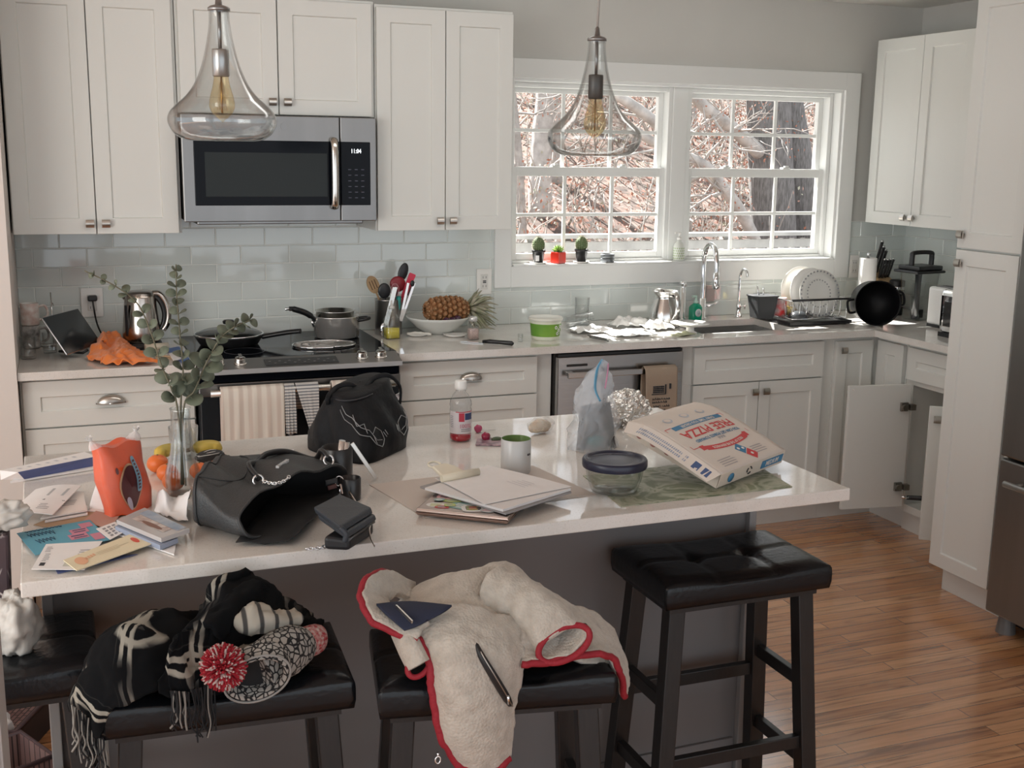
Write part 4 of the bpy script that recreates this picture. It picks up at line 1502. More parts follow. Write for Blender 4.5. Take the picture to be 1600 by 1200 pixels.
# pitcher
t = thing('pitcher', 'brushed steel water pitcher beside the sink', 'pitcher', at(1038, 507, -.26), -1.5)
t.scale = (1.12, 1.12, 1.06)
PST = mat('pitcher_steel', (.66, .65, .63), .16, 1.0)
MB().lathe([(0, 0), (.060, 0), (.065, .004), (.066, .03), (.060, .075), (.044, .120), (.042, .132), (.050, .150), (.056, .156), (.053, .156), (.039, .132), (.058, .07), (.062, .01), (0, .006)], 44).build('body', PST, t)
MB().surf(lambda u, v: V((-.036 - .038 * v * sin(pi * u), (u - .5) * .060 * (1 - .55 * v), .128 + .030 * v)), 13, 7).build('spout', PST, t, solid=.001)
MB().tube(spline([(.050, 0, .150), (.080, 0, .152), (.095, 0, .12), (.092, 0, .07), (.066, 0, .03)], 6), .0075, 10, flat=1.6).build('handle', PST, t)
# soap dispenser, faucets
t = thing('soap_dispenser', 'tall chrome cylinder dispenser left of the main faucet', 'dispenser', at(1065, 500, -.085))
MB().lathe([(0, 0), (.022, 0), (.022, .006), (.0165, .008), (.0165, .150), (.013, .152), (.013, .166), (.017, .168), (.017, .184), (0, .185)], 24).build('body', CHROME, t)
MB().tube([(0, 0, .172), (-.006, -.04, .168)], .006, 10).build('nozzle', CHROME, t)
fx = at(1096, 495, -.085)
t = thing('faucet', 'tall chrome gooseneck kitchen faucet at the sink', 'faucet', fx)
MB().lathe([(0, 0), (.027, 0), (.027, .006), (.019, .010), (.018, .10), (0, .10)], 28).build('base', CHROME, t)
nk = spline([(0, 0, .09), (0, 0, .20), (0, 0, .28), (-.002, -.02, .340), (-.008, -.070, .366), (-.016, -.125, .345), (-.018, -.145, .29), (-.018, -.148, .24)], 7)
MB().tube(nk, .0125, 16).build('spout', CHROME, t)
MB().lathe([(0, .205), (.012, .205), (.0165, .212), (.0165, .245), (.0135, .285), (0, .285)], 24, (-.018, -.148, -.045)).build('spray_head', CHROME, t)
MB().tube([(.012, -.004, .062), (.05, -.012, .066), (.078, -.016, .082)], [.009, .007, .0055], 10).build('lever', CHROME, t)
t = thing('sponge', 'pink sponge hanging in a clear holder behind the faucet', 'sponge', at(1110, 450, -.05, 1.02))
MB().box(-.022, .022, -.008, .008, -.028, .05).build('sponge_block', mat('pale_pink_sponge', (.66, .50, .46), .9, bump=.4, bscale=150), t, bevel=.003)
MB().box(-.026, .026, -.0115, -.0095, -.032, .035).box(-.026, .026, -.0115, .04, -.034, -.031).build('holder', GLASSC, t)
t = thing('filter_faucet', 'small chrome filter faucet between main faucet and dish rack', 'faucet', at(1153, 495, -.085))
MB().lathe([(0, 0), (.019, 0), (.020, .004), (.014, .014), (.010, .03), (.012, .045), (.012, .06), (.008, .075), (0, .075)], 24).build('base', CHROME, t)
MB().tube(spline([(0, 0, .07), (0, 0, .16), (.000, -.004, .21), (-.002, -.03, .238), (-.004, -.062, .232), (-.005, -.075, .205)], 6), .0065, 12).build('spout', CHROME, t)
MB().tube([(.01, 0, .052), (.032, -.006, .054)], .004).tube([(.032, -.006, .040), (.032, -.006, .066)], .0045).build('lever', CHROME, t)
# green soap
t = thing('dish_soap_bottle', 'green dish soap bottle standing by the faucet', 'bottle', at(1086, 500, -.13), .15)
GS = mat('green_soap', (.005, .30, .17), .12)
MB().grid([[V((p.x, p.y * .6, p.z)) for p in r] for r in (sq(.001, .001), sq(.030, .001), sq(.031, .006), sq(.031, .062), rnd(.028, .074), rnd(.012, .083), rnd(.0001, .084))], closed_u=True).build('bottle', GS, t)
MB().lathe([(.0, .082), (.011, .082), (.011, .094), (.006, .097), (.005, .118), (.0, .119)], 18).box(-.022, .004, -.005, .005, .112, .121).build('pump', mat('mint_plastic', (.55, .75, .66), .35), t)
lb = MB().lathe([(0, 0), (.019, 0), (.019, .0008), (0, .0008)], 24, M=Matrix.Translation((.003, -.0190, .038)) @ Matrix.Rotation(pi / 2, 4, 'X')).build('label', mat('soap_label', (.70, .74, .74), .5), t)
MB().lathe([(0, .0008), (.010, .0008), (.010, .0012), (0, .0012)], 20, M=Matrix.Translation((.003, -.0190, .040)) @ Matrix.Rotation(pi / 2, 4, 'X')).build('label_print', mat('soap_label_grey', (.45, .55, .58), .5), lb)

# dish rack
t = thing('dish_rack', 'steel wire dish rack on a black drip tray', 'dish rack', (2.715, -.44, CZ))
tr_ = MB()
TX, TY = .335, .335
tr_.box(0, TX, 0, TY, .004, .010).box(-.006, TX + .006, -.006, .004, .004, .020).box(-.006, TX + .006, TY - .004, TY + .006, .004, .020).box(-.006, .004, .004, TY - .004, .004, .020).box(TX - .004, TX + .006, .004, TY - .004, .004, .020)
tr_.build('drip_tray', BLACKPL, t, bevel=.002)
for ix in (.02, TX - .02):
    for iy in (.02, TY - .02):
        MB().cyl((ix, iy, 0), .010, 0, .006, 12).build('foot', BLACKRUB, t)
wr = MB()
for z, i_ in ((.030, .014), (.118, 0)):
    wr.tube([(i_ + .004, i_ + .004, z), (TX - i_ - .004, i_ + .004, z), (TX - i_ - .004, TY - i_ - .004, z), (i_ + .004, TY - i_ - .004, z)], .003, 8, closed=True)
for k in range(9):
    x = .016 + (TX - .032) * k / 8
    wr.tube([(x, .006, .118), (x, .018, .03), (x, TY - .018, .03), (x, TY - .006, .118)], .0018, 6)
for k in range(7):
    y = .02 + (TY - .04) * k / 6
    wr.tube([(.006, y, .118), (.018, y, .03), (TX - .018, y, .03), (TX - .006, y, .118)], .0018, 6)
for k in range(8):
    x = .06 + .03 * k
    wr.tube([(x, .12, .03), (x, .125, .085), (x + .012, .125, .085), (x + .012, .12, .03)], .0018, 6)
wr.build('wire_basket', CHROME, t)
MB().tube([(.004, .004, .121), (TX - .004, .004, .121)], .0055, 10).build('rail_grip', BLACKPL, t)
t = thing('utensil_cup', 'charcoal plastic utensil cup hung on the dish rack', 'cup', (2.640, -.31, CZ + .028))
m = MB()
a0_, a1_ = [(-.042, -.038), (.042, -.038), (.042, .038), (-.042, .038)], [(-.055, -.05), (.055, -.05), (.055, .05), (-.055, .05)]
m.hexa([V((x, y, 0)) for x, y in a0_], [V((x, y, .105)) for x, y in a1_])
m.box(-.058, .058, -.053, .053, .100, .108)
m.build('cup', mat('charcoal_plastic', (.045, .047, .05), .45), t, bevel=.004)
MB().tube([(-.02, .0, .10), (-.028, .01, .150)], .004).tube([(.01, .01, .10), (.015, .02, .138)], .004).build('cutlery', CHROME, t)


def plate(loc, label, r, tilt, m_, dots=False, rz=0.0):
    t = thing('plate', label, 'plate', loc, 0, 'plates in the dish rack')
    t.rotation_euler = (tilt, 0, rz)
    pl_ = MB().lathe([(0, 0), (r * .58, 0), (r * .66, .004), (r, .014), (r * 1.005, .016), (r, .0175), (r * .64, .008), (0, .004)], 64).build('dish', m_, t)
    if dots:
        d_ = MB()
        for rr, n_, s_ in ((.93, 34, .0042), (.57, 26, .0034)):
            for k in range(n_):
                a = 2 * pi * k / n_
                zz = .0168 if rr > .7 else .0072
                d_.cyl((r * rr * cos(a), r * rr * sin(a), zz - .002), s_, 0, .004, 8)
        d_.build('rim_dots', mat('grey_print', (.32, .33, .34), .5), pl_)
    return t


PCL = mat('plate_glaze', (.72, .71, .66), .12)
plate((2.895, -.235, CZ + .142), 'large cream plate at the back of the dish rack', .116, radians(84), PCL)
plate((2.910, -.290, CZ + .140), 'white plate standing second from the front in the dish rack', .115, radians(82), CERAMIC)
plate((2.925, -.345, CZ + .138), 'white plate with grey dotted rim at the front of the dish rack', .114, radians(80), mat('white_plate', (.76, .76, .73), .12), True)
t = mug((2.742, -.30, CZ + .034), 'red mug with white pattern beside the utensil cup', .034, .085, mat('red_white_mug', (.62, .03, .03), .3, nscale=35, color2=(.70, .62, .60)), CERAMIC, pi)
t = thing('bowl', 'small dark bowl upside down at the front of the dish rack', 'bowl', (2.79, -.390, CZ + .034))
MB().lathe([(.048, 0), (.046, .012), (.030, .026), (.018, .030), (0, .030)], 32).build('bowl', mat('dark_bowl', (.05, .055, .06), .2), t)
t = thing('baby_cup', 'small yellow lidded cup in the dish rack', 'cup', (2.795, -.30, CZ + .034))
MB().lathe([(0, 0), (.018, 0), (.021, .04), (0, .042)], 20).build('cup', mat('yellow_plastic', (.60, .45, .08), .4), t)

# paper towels
t = thing('paper_towel_holder', 'white paper towel roll on an upright holder in the corner', 'paper towel', (3.318, -.20, CZ))
MB().lathe([(0, 0), (.07, 0), (.07, .008), (.02, .012), (.007, .014), (.007, .298), (.011, .304), (.007, .314), (0, .315)], 28).build('holder', CHROME, t)
MB().lathe([(.018, .014), (.042, .014), (.043, .018), (.043, .284), (.042, .288), (.018, .288), (.018, .014)], 40).build('paper_roll', mat('towel_paper', (.82, .81, .79), .9, bump=.15, bscale=120), t)
# knife block
kb = V((3.432, -.118, CZ))
t = thing('knife_block', 'wooden knife block holding black handled knives in the corner', 'knife block', kb, .25)
KB = mat('block_wood', (.50, .33, .17), .5, nscale=12, namount=.2)
MB().hexa([(-.05, -.06, 0), (.05, -.06, 0), (.05, .09, 0), (-.05, .09, 0)], [(-.05, -.085, .165), (.05, -.085, .165), (.05, .02, .225), (-.05, .02, .225)]).build('block', KB, t, bevel=.004)
kr = random.Random(2)
for k, (x, y, L_) in enumerate(((-.032, -.01, .17), (-.005, -.01, .14), (.022, -.01, .12), (-.034, -.05, .10), (-.012, -.052, .10), (.012, -.052, .10), (.034, -.05, .10))):
    d = V((-.06 if k < 3 else -.02, -.30, .95)).normalized()
    b0 = V((x, y, .165 + .06 * (y + .085) / .105)) - d * .004
    kn = thing('kitchen_knife', 'black handled kitchen knife standing in the wooden block', 'knife', kb, .25, 'knives in the wooden block')
    MB().tube([b0, b0 + d * L_ * .3, b0 + d * L_ * .8, b0 + d * L_], [.009, .0095, .010, .011], 10, flat=.6).build('handle', BLACKPL, kn)
    MB().tube([b0 + d * L_, b0 + d * (L_ + .008)], [.011, .007], 10, flat=.6).build('end_cap', CHROME, kn)
    rv = MB()
    for q in (.25, .5, .75):
        rv.ell(b0 + d * L_ * q + V((0, -.0085, 0)), (.002, .002, .002), 8, 6)
    rv.build('rivet', CHROME, kn)
# black bottle
t = thing('travel_tumbler', 'black steel tumbler behind the black pot', 'tumbler', (3.485, -.225, CZ))
MB().lathe([(0, 0), (.034, 0), (.036, .004), (.038, .14), (.036, .146), (0, .146)], 32).build('body', mat('black_metal', (.02, .02, .021), .3, .6), t)
MB().lathe([(.0385, .128), (.039, .130), (.039, .142), (.0385, .144)], 32).build('steel_band', CHROME, t)
MB().lathe([(.036, .146), (.038, .150), (.038, .172), (.030, .178), (0, .178)], 32).build('lid', BLACKPL, t)
# blender jar
t = thing('blender_jar', 'clear blender jar with black lid and carry handle in the corner', 'blender', (3.475, -.40, CZ), .1)
m = MB()
def rsq(rx, ry, z, n=36):
    out = []
    for j in range(n):
        a = 2 * pi * j / n
        c_, s_ = cos(a), sin(a)
        k = 1 / (abs(c_) ** 5 + abs(s_) ** 5) ** .2
        out.append(V((rx * c_ * k, ry * s_ * k, z)))
    return out
m.grid([rsq(.001, .001, .002), rsq(.055, .055, .002), rsq(.056, .056, .02), rsq(.078, .072, .235)], closed_u=True)
m.build('jar', glass('smoky_jar', (.80, .81, .80), .6, .03, .07), t)
MB().box(-.100, .088, -.080, .080, .232, .246).box(-.080, .078, -.07, .07, .246, .268).build('lid', BLACKPL, t, bevel=.006)
MB().tube(spline([(-.062, 0, .262), (-.062, 0, .310), (-.050, 0, .328), (.055, 0, .328), (.068, 0, .310), (.068, 0, .262)], 5), .0105, 10, flat=1.4).build('carry_handle', BLACKPL, t)
MB().lathe([(0, .01), (.022, .01), (.016, .03), (.013, .12), (.016, .23), (0, .23)], 20, (-.040, -.030, 0)).build('blade_column', mat('smoky_plastic', (.06, .065, .07), .25), t)
MB().box(-.02, .02, -.02, .02, .01, .05).build('blade_hub', BLACKPL, t)
t = thing('serving_bowl', 'white bowl leaning behind the toasters', 'bowl', (3.60, -.56, CZ + .001))
MB().lathe([(0, .0), (.04, .0), (.075, .05), (.085, .075), (.083, .076), (.04, .008), (0, .006)], 36).build('bowl', CERAMIC, t)
# black pot on its side
pc = V((3.105, -.565, CZ + .1125))
t = thing('stock_pot', 'large black pot lying on its side on the corner worktop', 'pot', pc)
M = Matrix.Rotation(radians(86), 4, 'X') @ Matrix.Identity(4)
ax = V((-.42, -.90, .06)).normalized()
M = ax.to_track_quat('Z', 'Y').to_matrix().to_4x4()
PB_ = mat('pot_enamel', (.005, .005, .006), .45, spec=.2)
MB().lathe([(0, -.155), (.085, -.155), (.098, -.145), (.101, -.02), (.1055, -.003), (.1065, .002), (.103, .002), (.097, -.02), (.093, -.138), (0, -.143)], 56, M=M).build('body', PB_, t)
for s_ in (-1, 1):
    MB().tube(spline([V((s_ * .098, -.03, -.05)), V((s_ * .128, -.025, -.045)), V((s_ * .128, .025, -.045)), V((s_ * .098, .03, -.05))], 5), .006, 8).build('handle', PB_, t).matrix_local = M @ Matrix.Rotation(radians(10), 4, 'Z')
t = thing('snack_packet', 'red and white printed packet leaning behind the black pot', 'packet', (3.36, -.34, CZ), .3)
MB().hexa([(-.03, -.018, 0), (.03, -.018, 0), (.03, .018, 0), (-.03, .018, 0)], [(-.032, -.004, .115), (.032, -.004, .115), (.032, .004, .115), (-.032, .004, .115)]).build('bag', mat('printed_packet', (.60, .20, .18), .4, nscale=22, color2=(.62, .60, .58)), t, bevel=.003)
# toasters
t = thing('toaster', 'white long toaster by the right wall', 'toaster', (3.425, -.72, CZ))
WT = mat('toaster_white', (.78, .78, .76), .3)
MB().box(-.058, .058, -.10, .13, .012, .190).build('shell', WT, t, bevel=.014, seg=3)
MB().box(-.054, .054, -.096, .126, 0, .014).build('base', BLACKPL, t)
MB().box(-.04, .04, -.07, .10, .188, .194).build('top_plate', mat('grey_plate', (.20, .20, .20), .4), t, bevel=.002)
s_ = MB().box(-.012, .012, -.06, .09, .194, .1945)
s_.build('slot', INK, t)
MB().box(-.012, .012, -.116, -.100, .035, .045).build('lever', BLACKPL, t, bevel=.003)
MB().box(-.02, .02, -.102, -.0995, .105, .109).build('logo', mat('toaster_logo', (.35, .35, .36), .5), t)
t = thing('toaster', 'chrome toaster partly hidden behind the tall pantry cabinet', 'toaster', (3.285, -.945, CZ))
MB().box(-.085, .085, -.14, .09, .016, .215).build('shell', CHROME, t, bevel=.03, seg=4)
MB().box(-.078, .078, -.13, .085, 0, .02).build('base', BLACKPL, t)
MB().box(-.088, -.084, -.10, .05, .05, .16).build('front_window', mat('dark_glass_panel', (.03, .03, .03), .1), t, bevel=.002)
MB().box(-.10, -.085, -.11, -.08, .04, .06).build('lever', BLACKPL, t, bevel=.003)
# pan handle inside the open cabinet
t = thing('frying_pan', 'frying pan with long black handle stored in the open base cabinet', 'pan', (3.42, -1.02, .1375))
MB().lathe([(0, 0), (.10, 0), (.125, .040), (.122, .040), (.098, .005), (0, .004)], 40).build('body', mat('pan_coating', (.02, .02, .021), .3), t)
MB().tube([(-.12, .03, .036), (-.22, .06, .042), (-.36, .10, .052)], [.010, .013, .010], 10, flat=.7).build('handle', BLACKPL, t)
MB().tube([(-.355, .10, .052), (-.385, .108, .055)], [.009, .006], 10).build('handle_tip', CHROME, t)

# ---- things on the window sill
SZL = 1.1885


def cactus(u, label):
    p = at(u, 411, .016, SZL)
    t = thing('saucer', 'white saucer under the %s cactus on the window sill' % label, 'saucer', p)
    MB().lathe([(0, 0), (.032, 0), (.040, .006), (.040, .008), (.03, .004), (0, .003)], 32).build('dish', CERAMIC, t)
    t = thing('potted_cactus', '%s small round cactus in a black pot on the window sill' % label, 'cactus', p + V((0, 0, .0042)))
    MB().lathe([(0, 0), (.022, 0), (.023, .002), (.029, .050), (.032, .050), (.033, .060), (.030, .060), (.028, .052), (0, .050)], 32).build('pot', BLACKPL, t)
    m, s_ = MB(), MB()
    m.ell((0, 0, .082), (.0275, .0275, .036), 48, 20, disp=lambda d: 1 + .05 * cos(16 * math.atan2(d.y, d.x)) * sqrt(max(0, 1 - d.z * d.z)))
    for k in range(16):
        a = 2 * pi * k / 16
        for q in range(9):
            e = -.5 + 1.85 * q / 8
            c_ = V((.029 * cos(e) * cos(a), .029 * cos(e) * sin(a), .082 + .0375 * sin(e)))
            for w_ in range(3):
                d = (c_ - V((0, 0, .082))).normalized() + V((RND.uniform(-.7, .7), RND.uniform(-.7, .7), RND.uniform(-.7, .7)))
                s_.tube([c_, c_ + d * .0045], .00045, 3, caps=False)
    m.build('stem', mat('cactus_green', (.10, .15, .06), .7), t)
    s_.build('spines', mat('cactus_spine', (.62, .58, .44), .6), t)
    return t


t = cactus(841, 'left')
MB().box(-.0085, .0085, -.0285, -.0262, .010, .036, M=Matrix.Rotation(-.55, 4, 'Z')).build('label', PAPER, t)
cactus(908, 'right')
t = thing('succulent_pot', 'red cube pot with a small green succulent on the sill', 'plant', at(872, 412, .018, SZL), .5)
MB().box(-.026, .026, -.026, .026, 0, .052).build('pot', mat('red_glaze', (.60, .035, .02), .2), t, bevel=.003)
MB().box(-.022, .022, -.022, .022, .051, .0535).build('soil', mat('soil', (.05, .035, .025), .95), t)
lv = MB()
for k in range(14):
    a = k * 2.4
    e = .3 + .08 * k
    d = V((cos(a) * cos(e), sin(a) * cos(e), sin(e)))
    lv.tube([V((0, 0, .052)) + d * .004, V((0, 0, .052)) + d * .018, V((0, 0, .054)) + d * .034], [.004, .0065, .001], 7, flat=.5)
lv.build('leaves', mat('succulent_green', (.30, .48, .10), .5), t)
for k in range(2):
    o = MB().lathe([(0, 0), (.030, 0), (.033, .003), (.033, .018), (.031, .0195), (.029, .018), (.029, .006), (0, .005)], 36).build('tin_lid', mat('grey_tin', (.16, .17, .18), .4, .6), loc=at(949, 411, .016, SZL + .0198 * k))
    tag(o, ['grey round tin on the window sill, lower of two', 'grey round tin on the window sill, stacked on another'][k], 'tin', 'grey tins on the sill')
t = thing('lotion_bottle', 'white pump bottle with green dots on the window sill', 'bottle', at(1060, 409, .018, SZL))
MB().lathe([(0, 0), (.025, 0), (.027, .003), (.027, .070), (.020, .086), (.011, .094), (.011, .100), (0, .100)], 32).build('bottle', mat('pale_bottle', (.66, .68, .63), .3), t)
dts = MB()
for r_i in range(5):
    for k in range(16):
        a = 2 * pi * (k + .5 * (r_i % 2)) / 16
        dts.cyl((0, 0, 0), .0033, 0, .0006, 10, M=frame((.0268 * cos(a), .0268 * sin(a), .012 + r_i * .012), (-sin(a), cos(a), 0), (0, 0, 1)))
dts.build('dot_print', mat('lime_dots', (.34, .45, .22), .5), t)
MB().lathe([(0, .10), (.012, .10), (.012, .112), (.004, .114), (.004, .128), (.009, .130), (.009, .137), (0, .138)], 20).box(-.024, .0, -.004, .004, .129, .136).build('pump', WPLASTIC, t)


# ---- towels on the oven and dishwasher handles
def towel(name, label, front, back, m_, hy, solid=.004, fold=.006, freq=3.0, seed=0, sway=.0):
    """cloth over a bar: front = (x0,x1,ztop,zbottom) seen side, back drop behind; hy = bar y"""
    x0, x1, zt, zbt, xb0, xb1 = front
    rows = []
    nu = 25
    prof = [(hy + .022, zt - back), (hy + .020, zt - back * .5), (hy + .019, zt - .010), (hy, zt + .003), (hy - .019, zt - .010)]
    for i in range(9):
        q = (i + 1) / 9
        prof.append((hy - .021 - .006 * sin(q * 2.2), zt - .010 - (zt - .010 - zbt) * q))
    for k, (y, z) in enumerate(prof):
        q = max(0, (k - 4) / 9)
        row = []
        for j in range(nu):
            u = j / (nu - 1)
            xx = (x0 + (x1 - x0) * u) * (1 - q) + (xb0 + (xb1 - xb0) * u) * q
            w = fold * (.2 + .8 * q) * sin(2 * pi * freq * u + seed + q) if k >= 4 else 0
            row.append(V((xx, y - abs(w) - (w * .4), z + .004 * q * sin(7 * u + seed))))
        rows.append(row)
    o = MB().grid(rows).build(name, m_, solid=solid, offset=0)
    tag(o, label, 'towel')
    return o


n = N('striped_cream_towel', .95)
wv = n.new('ShaderNodeTexWave', bands_direction='X')
wv.inputs['Scale'].default_value = 9
wv.inputs['Distortion'].default_value = 1.5
n.link(n.coords((1, 0, .1)), wv.inputs['Vector'])
n.link(n.ramp(wv.outputs['Fac'], [(0.2, (.60, .52, .46)), (.7, (.72, .67, .60))]), n.b.inputs['Base Color'])
CREAMT = n.m
n = N('grey_striped_towel', .95)
wv = n.new('ShaderNodeTexWave', bands_direction='Z')
wv.inputs['Scale'].default_value = 28
n.link(n.coords((0, 0, 1)), wv.inputs['Vector'])
n.link(n.ramp(wv.outputs['Fac'], [(0.35, (.20, .21, .23)), (.5, (.62, .61, .59))]), n.b.inputs['Base Color'])
GSTR = n.m
hz = .8345
towel('hand_towel', 'cream towel with faint stripes hanging on the oven handle, leftmost', (.070, .300, hz, .47, .06, .295), .30, CREAMT, -.722, .005, .007, 4, 1)
towel('hand_towel', 'narrow grey striped cloth hanging on the oven handle beside the cream towel', (.345, .430, hz, .640, .395, .425), .10, GSTR, -.722, .003, .004, 2, .5)
towel('hand_towel', 'grey striped cloth hanging low behind the narrow one on the oven handle', (.302, .340, hz, .650, .303, .342), .16, GSTR, -.722, .003, .006, 3, 2)
towel('hand_towel', 'cream towel on the oven handle behind the black tote bag', (.480, .640, hz, .55, .48, .64), .25, CREAMT, -.722, .005, .006, 3, 2)
TANT = mat('tan_towel', (.34, .265, .20), .95, bump=.2, bscale=250)
dw_t = towel('hand_towel', 'tan printed towel hanging on the dishwasher handle', (1.832, 1.985, .810, .50, 1.838, 1.985), .22, TANT, -.668, .003, .0015, 2, 1)
pr = MB()
yq = -.6965
for k in range(4):
    for j in range(6):
        xx, zz = 1.868 + j * .009, .700 + k * .008
        pr.box(xx, xx + .0065, yq - .002, yq + .002, zz, zz + .0055)
pr.box(1.862, 1.930, yq - .002, yq + .002, .693, .696).box(1.925, 1.93, yq - .002, yq + .002, .696, .735)
pr.box(1.945, 1.953, yq - .002, yq + .002, .715, .738)
for zz, x0, x1 in ((.672, 1.866, 1.945), (.658, 1.866, 1.935), (.640, 1.872, 1.945), (.622, 1.870, 1.925), (.606, 1.868, 1.935)):
    x = x0
    while x < x1:
        wd = RND.uniform(.004, .010)
        pr.tube(spline([(x, yq, zz - .004), (x + wd * .3, yq, zz + RND.uniform(.004, .008)), (x + wd * .7, yq, zz - .003), (x + wd, yq, zz + .003)], 3), .0011, 5)
        x += wd + .003
pr.build('printed_lettering', INK, dw_t)
# ================================================================= things on the island
IZ = 0.9142
KRAFT = mat('kraft_paper', (.40, .28, .18), .8)
CREAM = mat('cream_envelope', (.74, .66, .47), .75)
BLUEP = mat('blue_flyer', (.10, .34, .46), .6)
PINKP = mat('pink_print', (.55, .22, .30), .6)
NAVYP = mat('navy_print', (.05, .07, .20), .6)
TAPEB = mat('periwinkle_blue', (.10, .13, .30), .5)


def quad(pts, z):
    return [pz(u, v, z) for u, v in pts]


def bil(q, u, v):
    return (q[0] * (1 - u) + q[1] * u) * (1 - v) + (q[3] * (1 - u) + q[2] * u) * v


def patch(mb, q, u0, u1, v0, v1, lift=.0003, mi=0):
    """little printed patch lying on sheet q (corner order a b c d)"""
    c_ = [bil(q, u, v) + V((0, 0, lift)) for u, v in ((u0, v0), (u1, v0), (u1, v1), (u0, v1))]
    nrm = (c_[1] - c_[0]).cross(c_[3] - c_[0])
    if nrm.z < 0:
        c_ = c_[::-1]
    mb.add(c_, [(0, 1, 2, 3)], mi)


def sheet(name, label, cat, pts, z, m_, t=.0012, curl=None, prints=(), group=None):
    q = quad(pts, z)
    if (q[1] - q[0]).cross(q[3] - q[0]).z < 0:
        q = [q[0], q[3], q[2], q[1]]
    o = MB().slab(q, t, nu=9 if curl else 2, nv=9 if curl else 2, curl=curl).build(name, m_)
    tag(o, label, cat, group)
    for nm, mm, rects in prints:
        pm = MB()
        for r in rects:
            if curl:
                c_ = [bil(q, u, v) + V((0, 0, curl(u, v) + .0004)) for u, v in ((r[0], r[2]), (r[1], r[2]), (r[1], r[3]), (r[0], r[3]))]
                pm.add(c_, [(0, 1, 2, 3)])
            else:
                patch(pm, q, *r)
        pm.build(nm, mm, o)
    return o


def lines(u0, u1, v0, v1, n_, seed=1, h=.35):
    r_ = random.Random(seed)
    out = []
    for k in range(n_):
        v = v0 + (v1 - v0) * k / max(n_, 1)
        out.append((u0, u0 + (u1 - u0) * r_.uniform(.6, 1), v, v + (v1 - v0) / n_ * h))
    return out


# --- far left corner: white box with blue edge on a white sheet
sheet('cardboard_sheet', 'plain white board lying under the flat box on the far left island corner', 'sheet', [(16, 752), (40, 741), (160, 724), (158, 729)], IZ + .006, PAPER, .005)
q = quad([(0, 735), (132, 706), (152, 713), (28, 738)], .944)
t = thing('flat_box', 'flat white box with blue edge at the far left corner of the island', 'box')
lo = [V((p.x, p.y, .9205)) for p in q]
lo[3] = pz(38, 749, .9205)
lo[2] = pz(152, 727, .9205)
m = MB().add(list(q) + lo, [(0, 3, 2, 1)[::-1] if False else (3, 2, 1, 0), (4, 5, 6, 7), (0, 1, 5, 4), (1, 2, 6, 5), (3, 0, 4, 7)])
m.build('box_top', PAPER, t, merge=True)
MB().add([q[3], q[2], lo[2], lo[3]], [(3, 2, 1, 0)]).build('blue_side', TAPEB, t, solid=.001)
pm = MB()
for k in range(7):
    patch(pm, q, .12 + k * .11, .16 + k * .11, .3 + .05 * (k % 2), .55)
pm.build('printed_marks', mat('pale_print', (.55, .56, .60), .8), t)

# --- envelopes
sheet('kraft_envelope', 'brown kraft paper corner at the bottom of the envelope pile', 'envelope', [(52, 820), (110, 795), (160, 800), (112, 830)], IZ + .002, KRAFT, .001)
sheet('envelope', 'white envelope lying beneath the window envelope at the left', 'envelope', [(70, 815), (84, 780), (136, 790), (137, 803)], IZ + .006, PAPER, .003)
sheet('envelope', 'slightly larger white envelope in the middle of the left envelope pile', 'envelope', [(63, 810), (100, 764), (130, 768), (136, 797)], IZ + .012, mat('off_white_paper', (.74, .72, .69), .75), .003,
      prints=[('printed_lines', GREYINK, lines(.30, .75, .35, .6, 4, 5))])
sheet('window_envelope', 'white window envelope with torn flap on top of the left pile', 'envelope', [(8, 806), (56, 767), (127, 761), (82, 804)], IZ + .020, PAPER, .0015,
      curl=lambda u, v: .006 * sin(pi * u) + .004 * v, prints=[('address_window', mat('window_film', (.42, .44, .46), .3), [(.50, .86, .22, .62)] if False else [(.48, .85, .60, .86)]),
                                                              ('torn_edge', INK, [(.02, .55, .46, .475), (.5, .98, .44, .455)]), ('printed_lines', GREYINK, lines(.55, .8, .14, .34, 4, 2))])
sheet('folded_letter', 'white folded letter standing behind the orange packet', 'letter', [(137, 798), (153, 790), (170, 793), (168, 800)], IZ + .004, PAPER, .002)
o = MB().grid(net([[pz(138, 797, IZ), pz(152, 799, IZ), pz(170, 800, IZ)], [py(144, 775, -2.36), py(156, 778, -2.37), py(170, 780, -2.38)], [py(153, 748, -2.33), py(159, 745, -2.34), py(170, 752, -2.35)]], 5, 5)).build('opened_envelope', PAPER, solid=.001)
tag(o, 'opened white envelope propped up behind the orange packet', 'envelope')
BL_W = [(40, 822), (150, 806), (176, 830), (60, 858)]
o = sheet('flyer', 'bright blue flyer with pink print at the left end of the island', 'flyer', [(26, 833), (140, 812), (173, 843), (55, 867)], IZ + .006, BLUEP, .001)
q = quad([(26, 833), (140, 812), (173, 843), (55, 867)], IZ + .0062)
pm = MB()
for r in ((.62, .86, .30, .50), (.55, .80, .50, .72), (.80, .97, .10, .30), (.82, .96, .62, .9)):
    patch(pm, q, *r)
pm.build('pink_blocks', PINKP, o)
pm = MB()
for r in ((.66, .84, .34, .37), (.66, .82, .42, .45), (.58, .76, .56, .60), (.60, .78, .65, .68)):
    patch(pm, q, *r, lift=.0006)
pm.build('printed_lines', mat('dark_blue_ink', (.02, .06, .14), .6), o)
pm = MB()
rr_ = random.Random(4)
for (u0, v0, n_, h) in ((.10, .16, 7, .18), (.14, .44, 5, .18), (.10, .03, 10, .06)):
    for k in range(n_):
        u = u0 + k * .05
        a_, b_ = bil(q, u, v0), bil(q, u + .035, v0 + h * rr_.uniform(.6, 1))
        c_ = bil(q, u + .04, v0)
        pm.tube([a_ + V((0, 0, .0006)), b_ + V((0, 0, .0006)), c_ + V((0, 0, .0006))], .0007, 4)
pm.build('hand_lettering', mat('dark_blue_ink', (.02, .06, .14), .6), o)
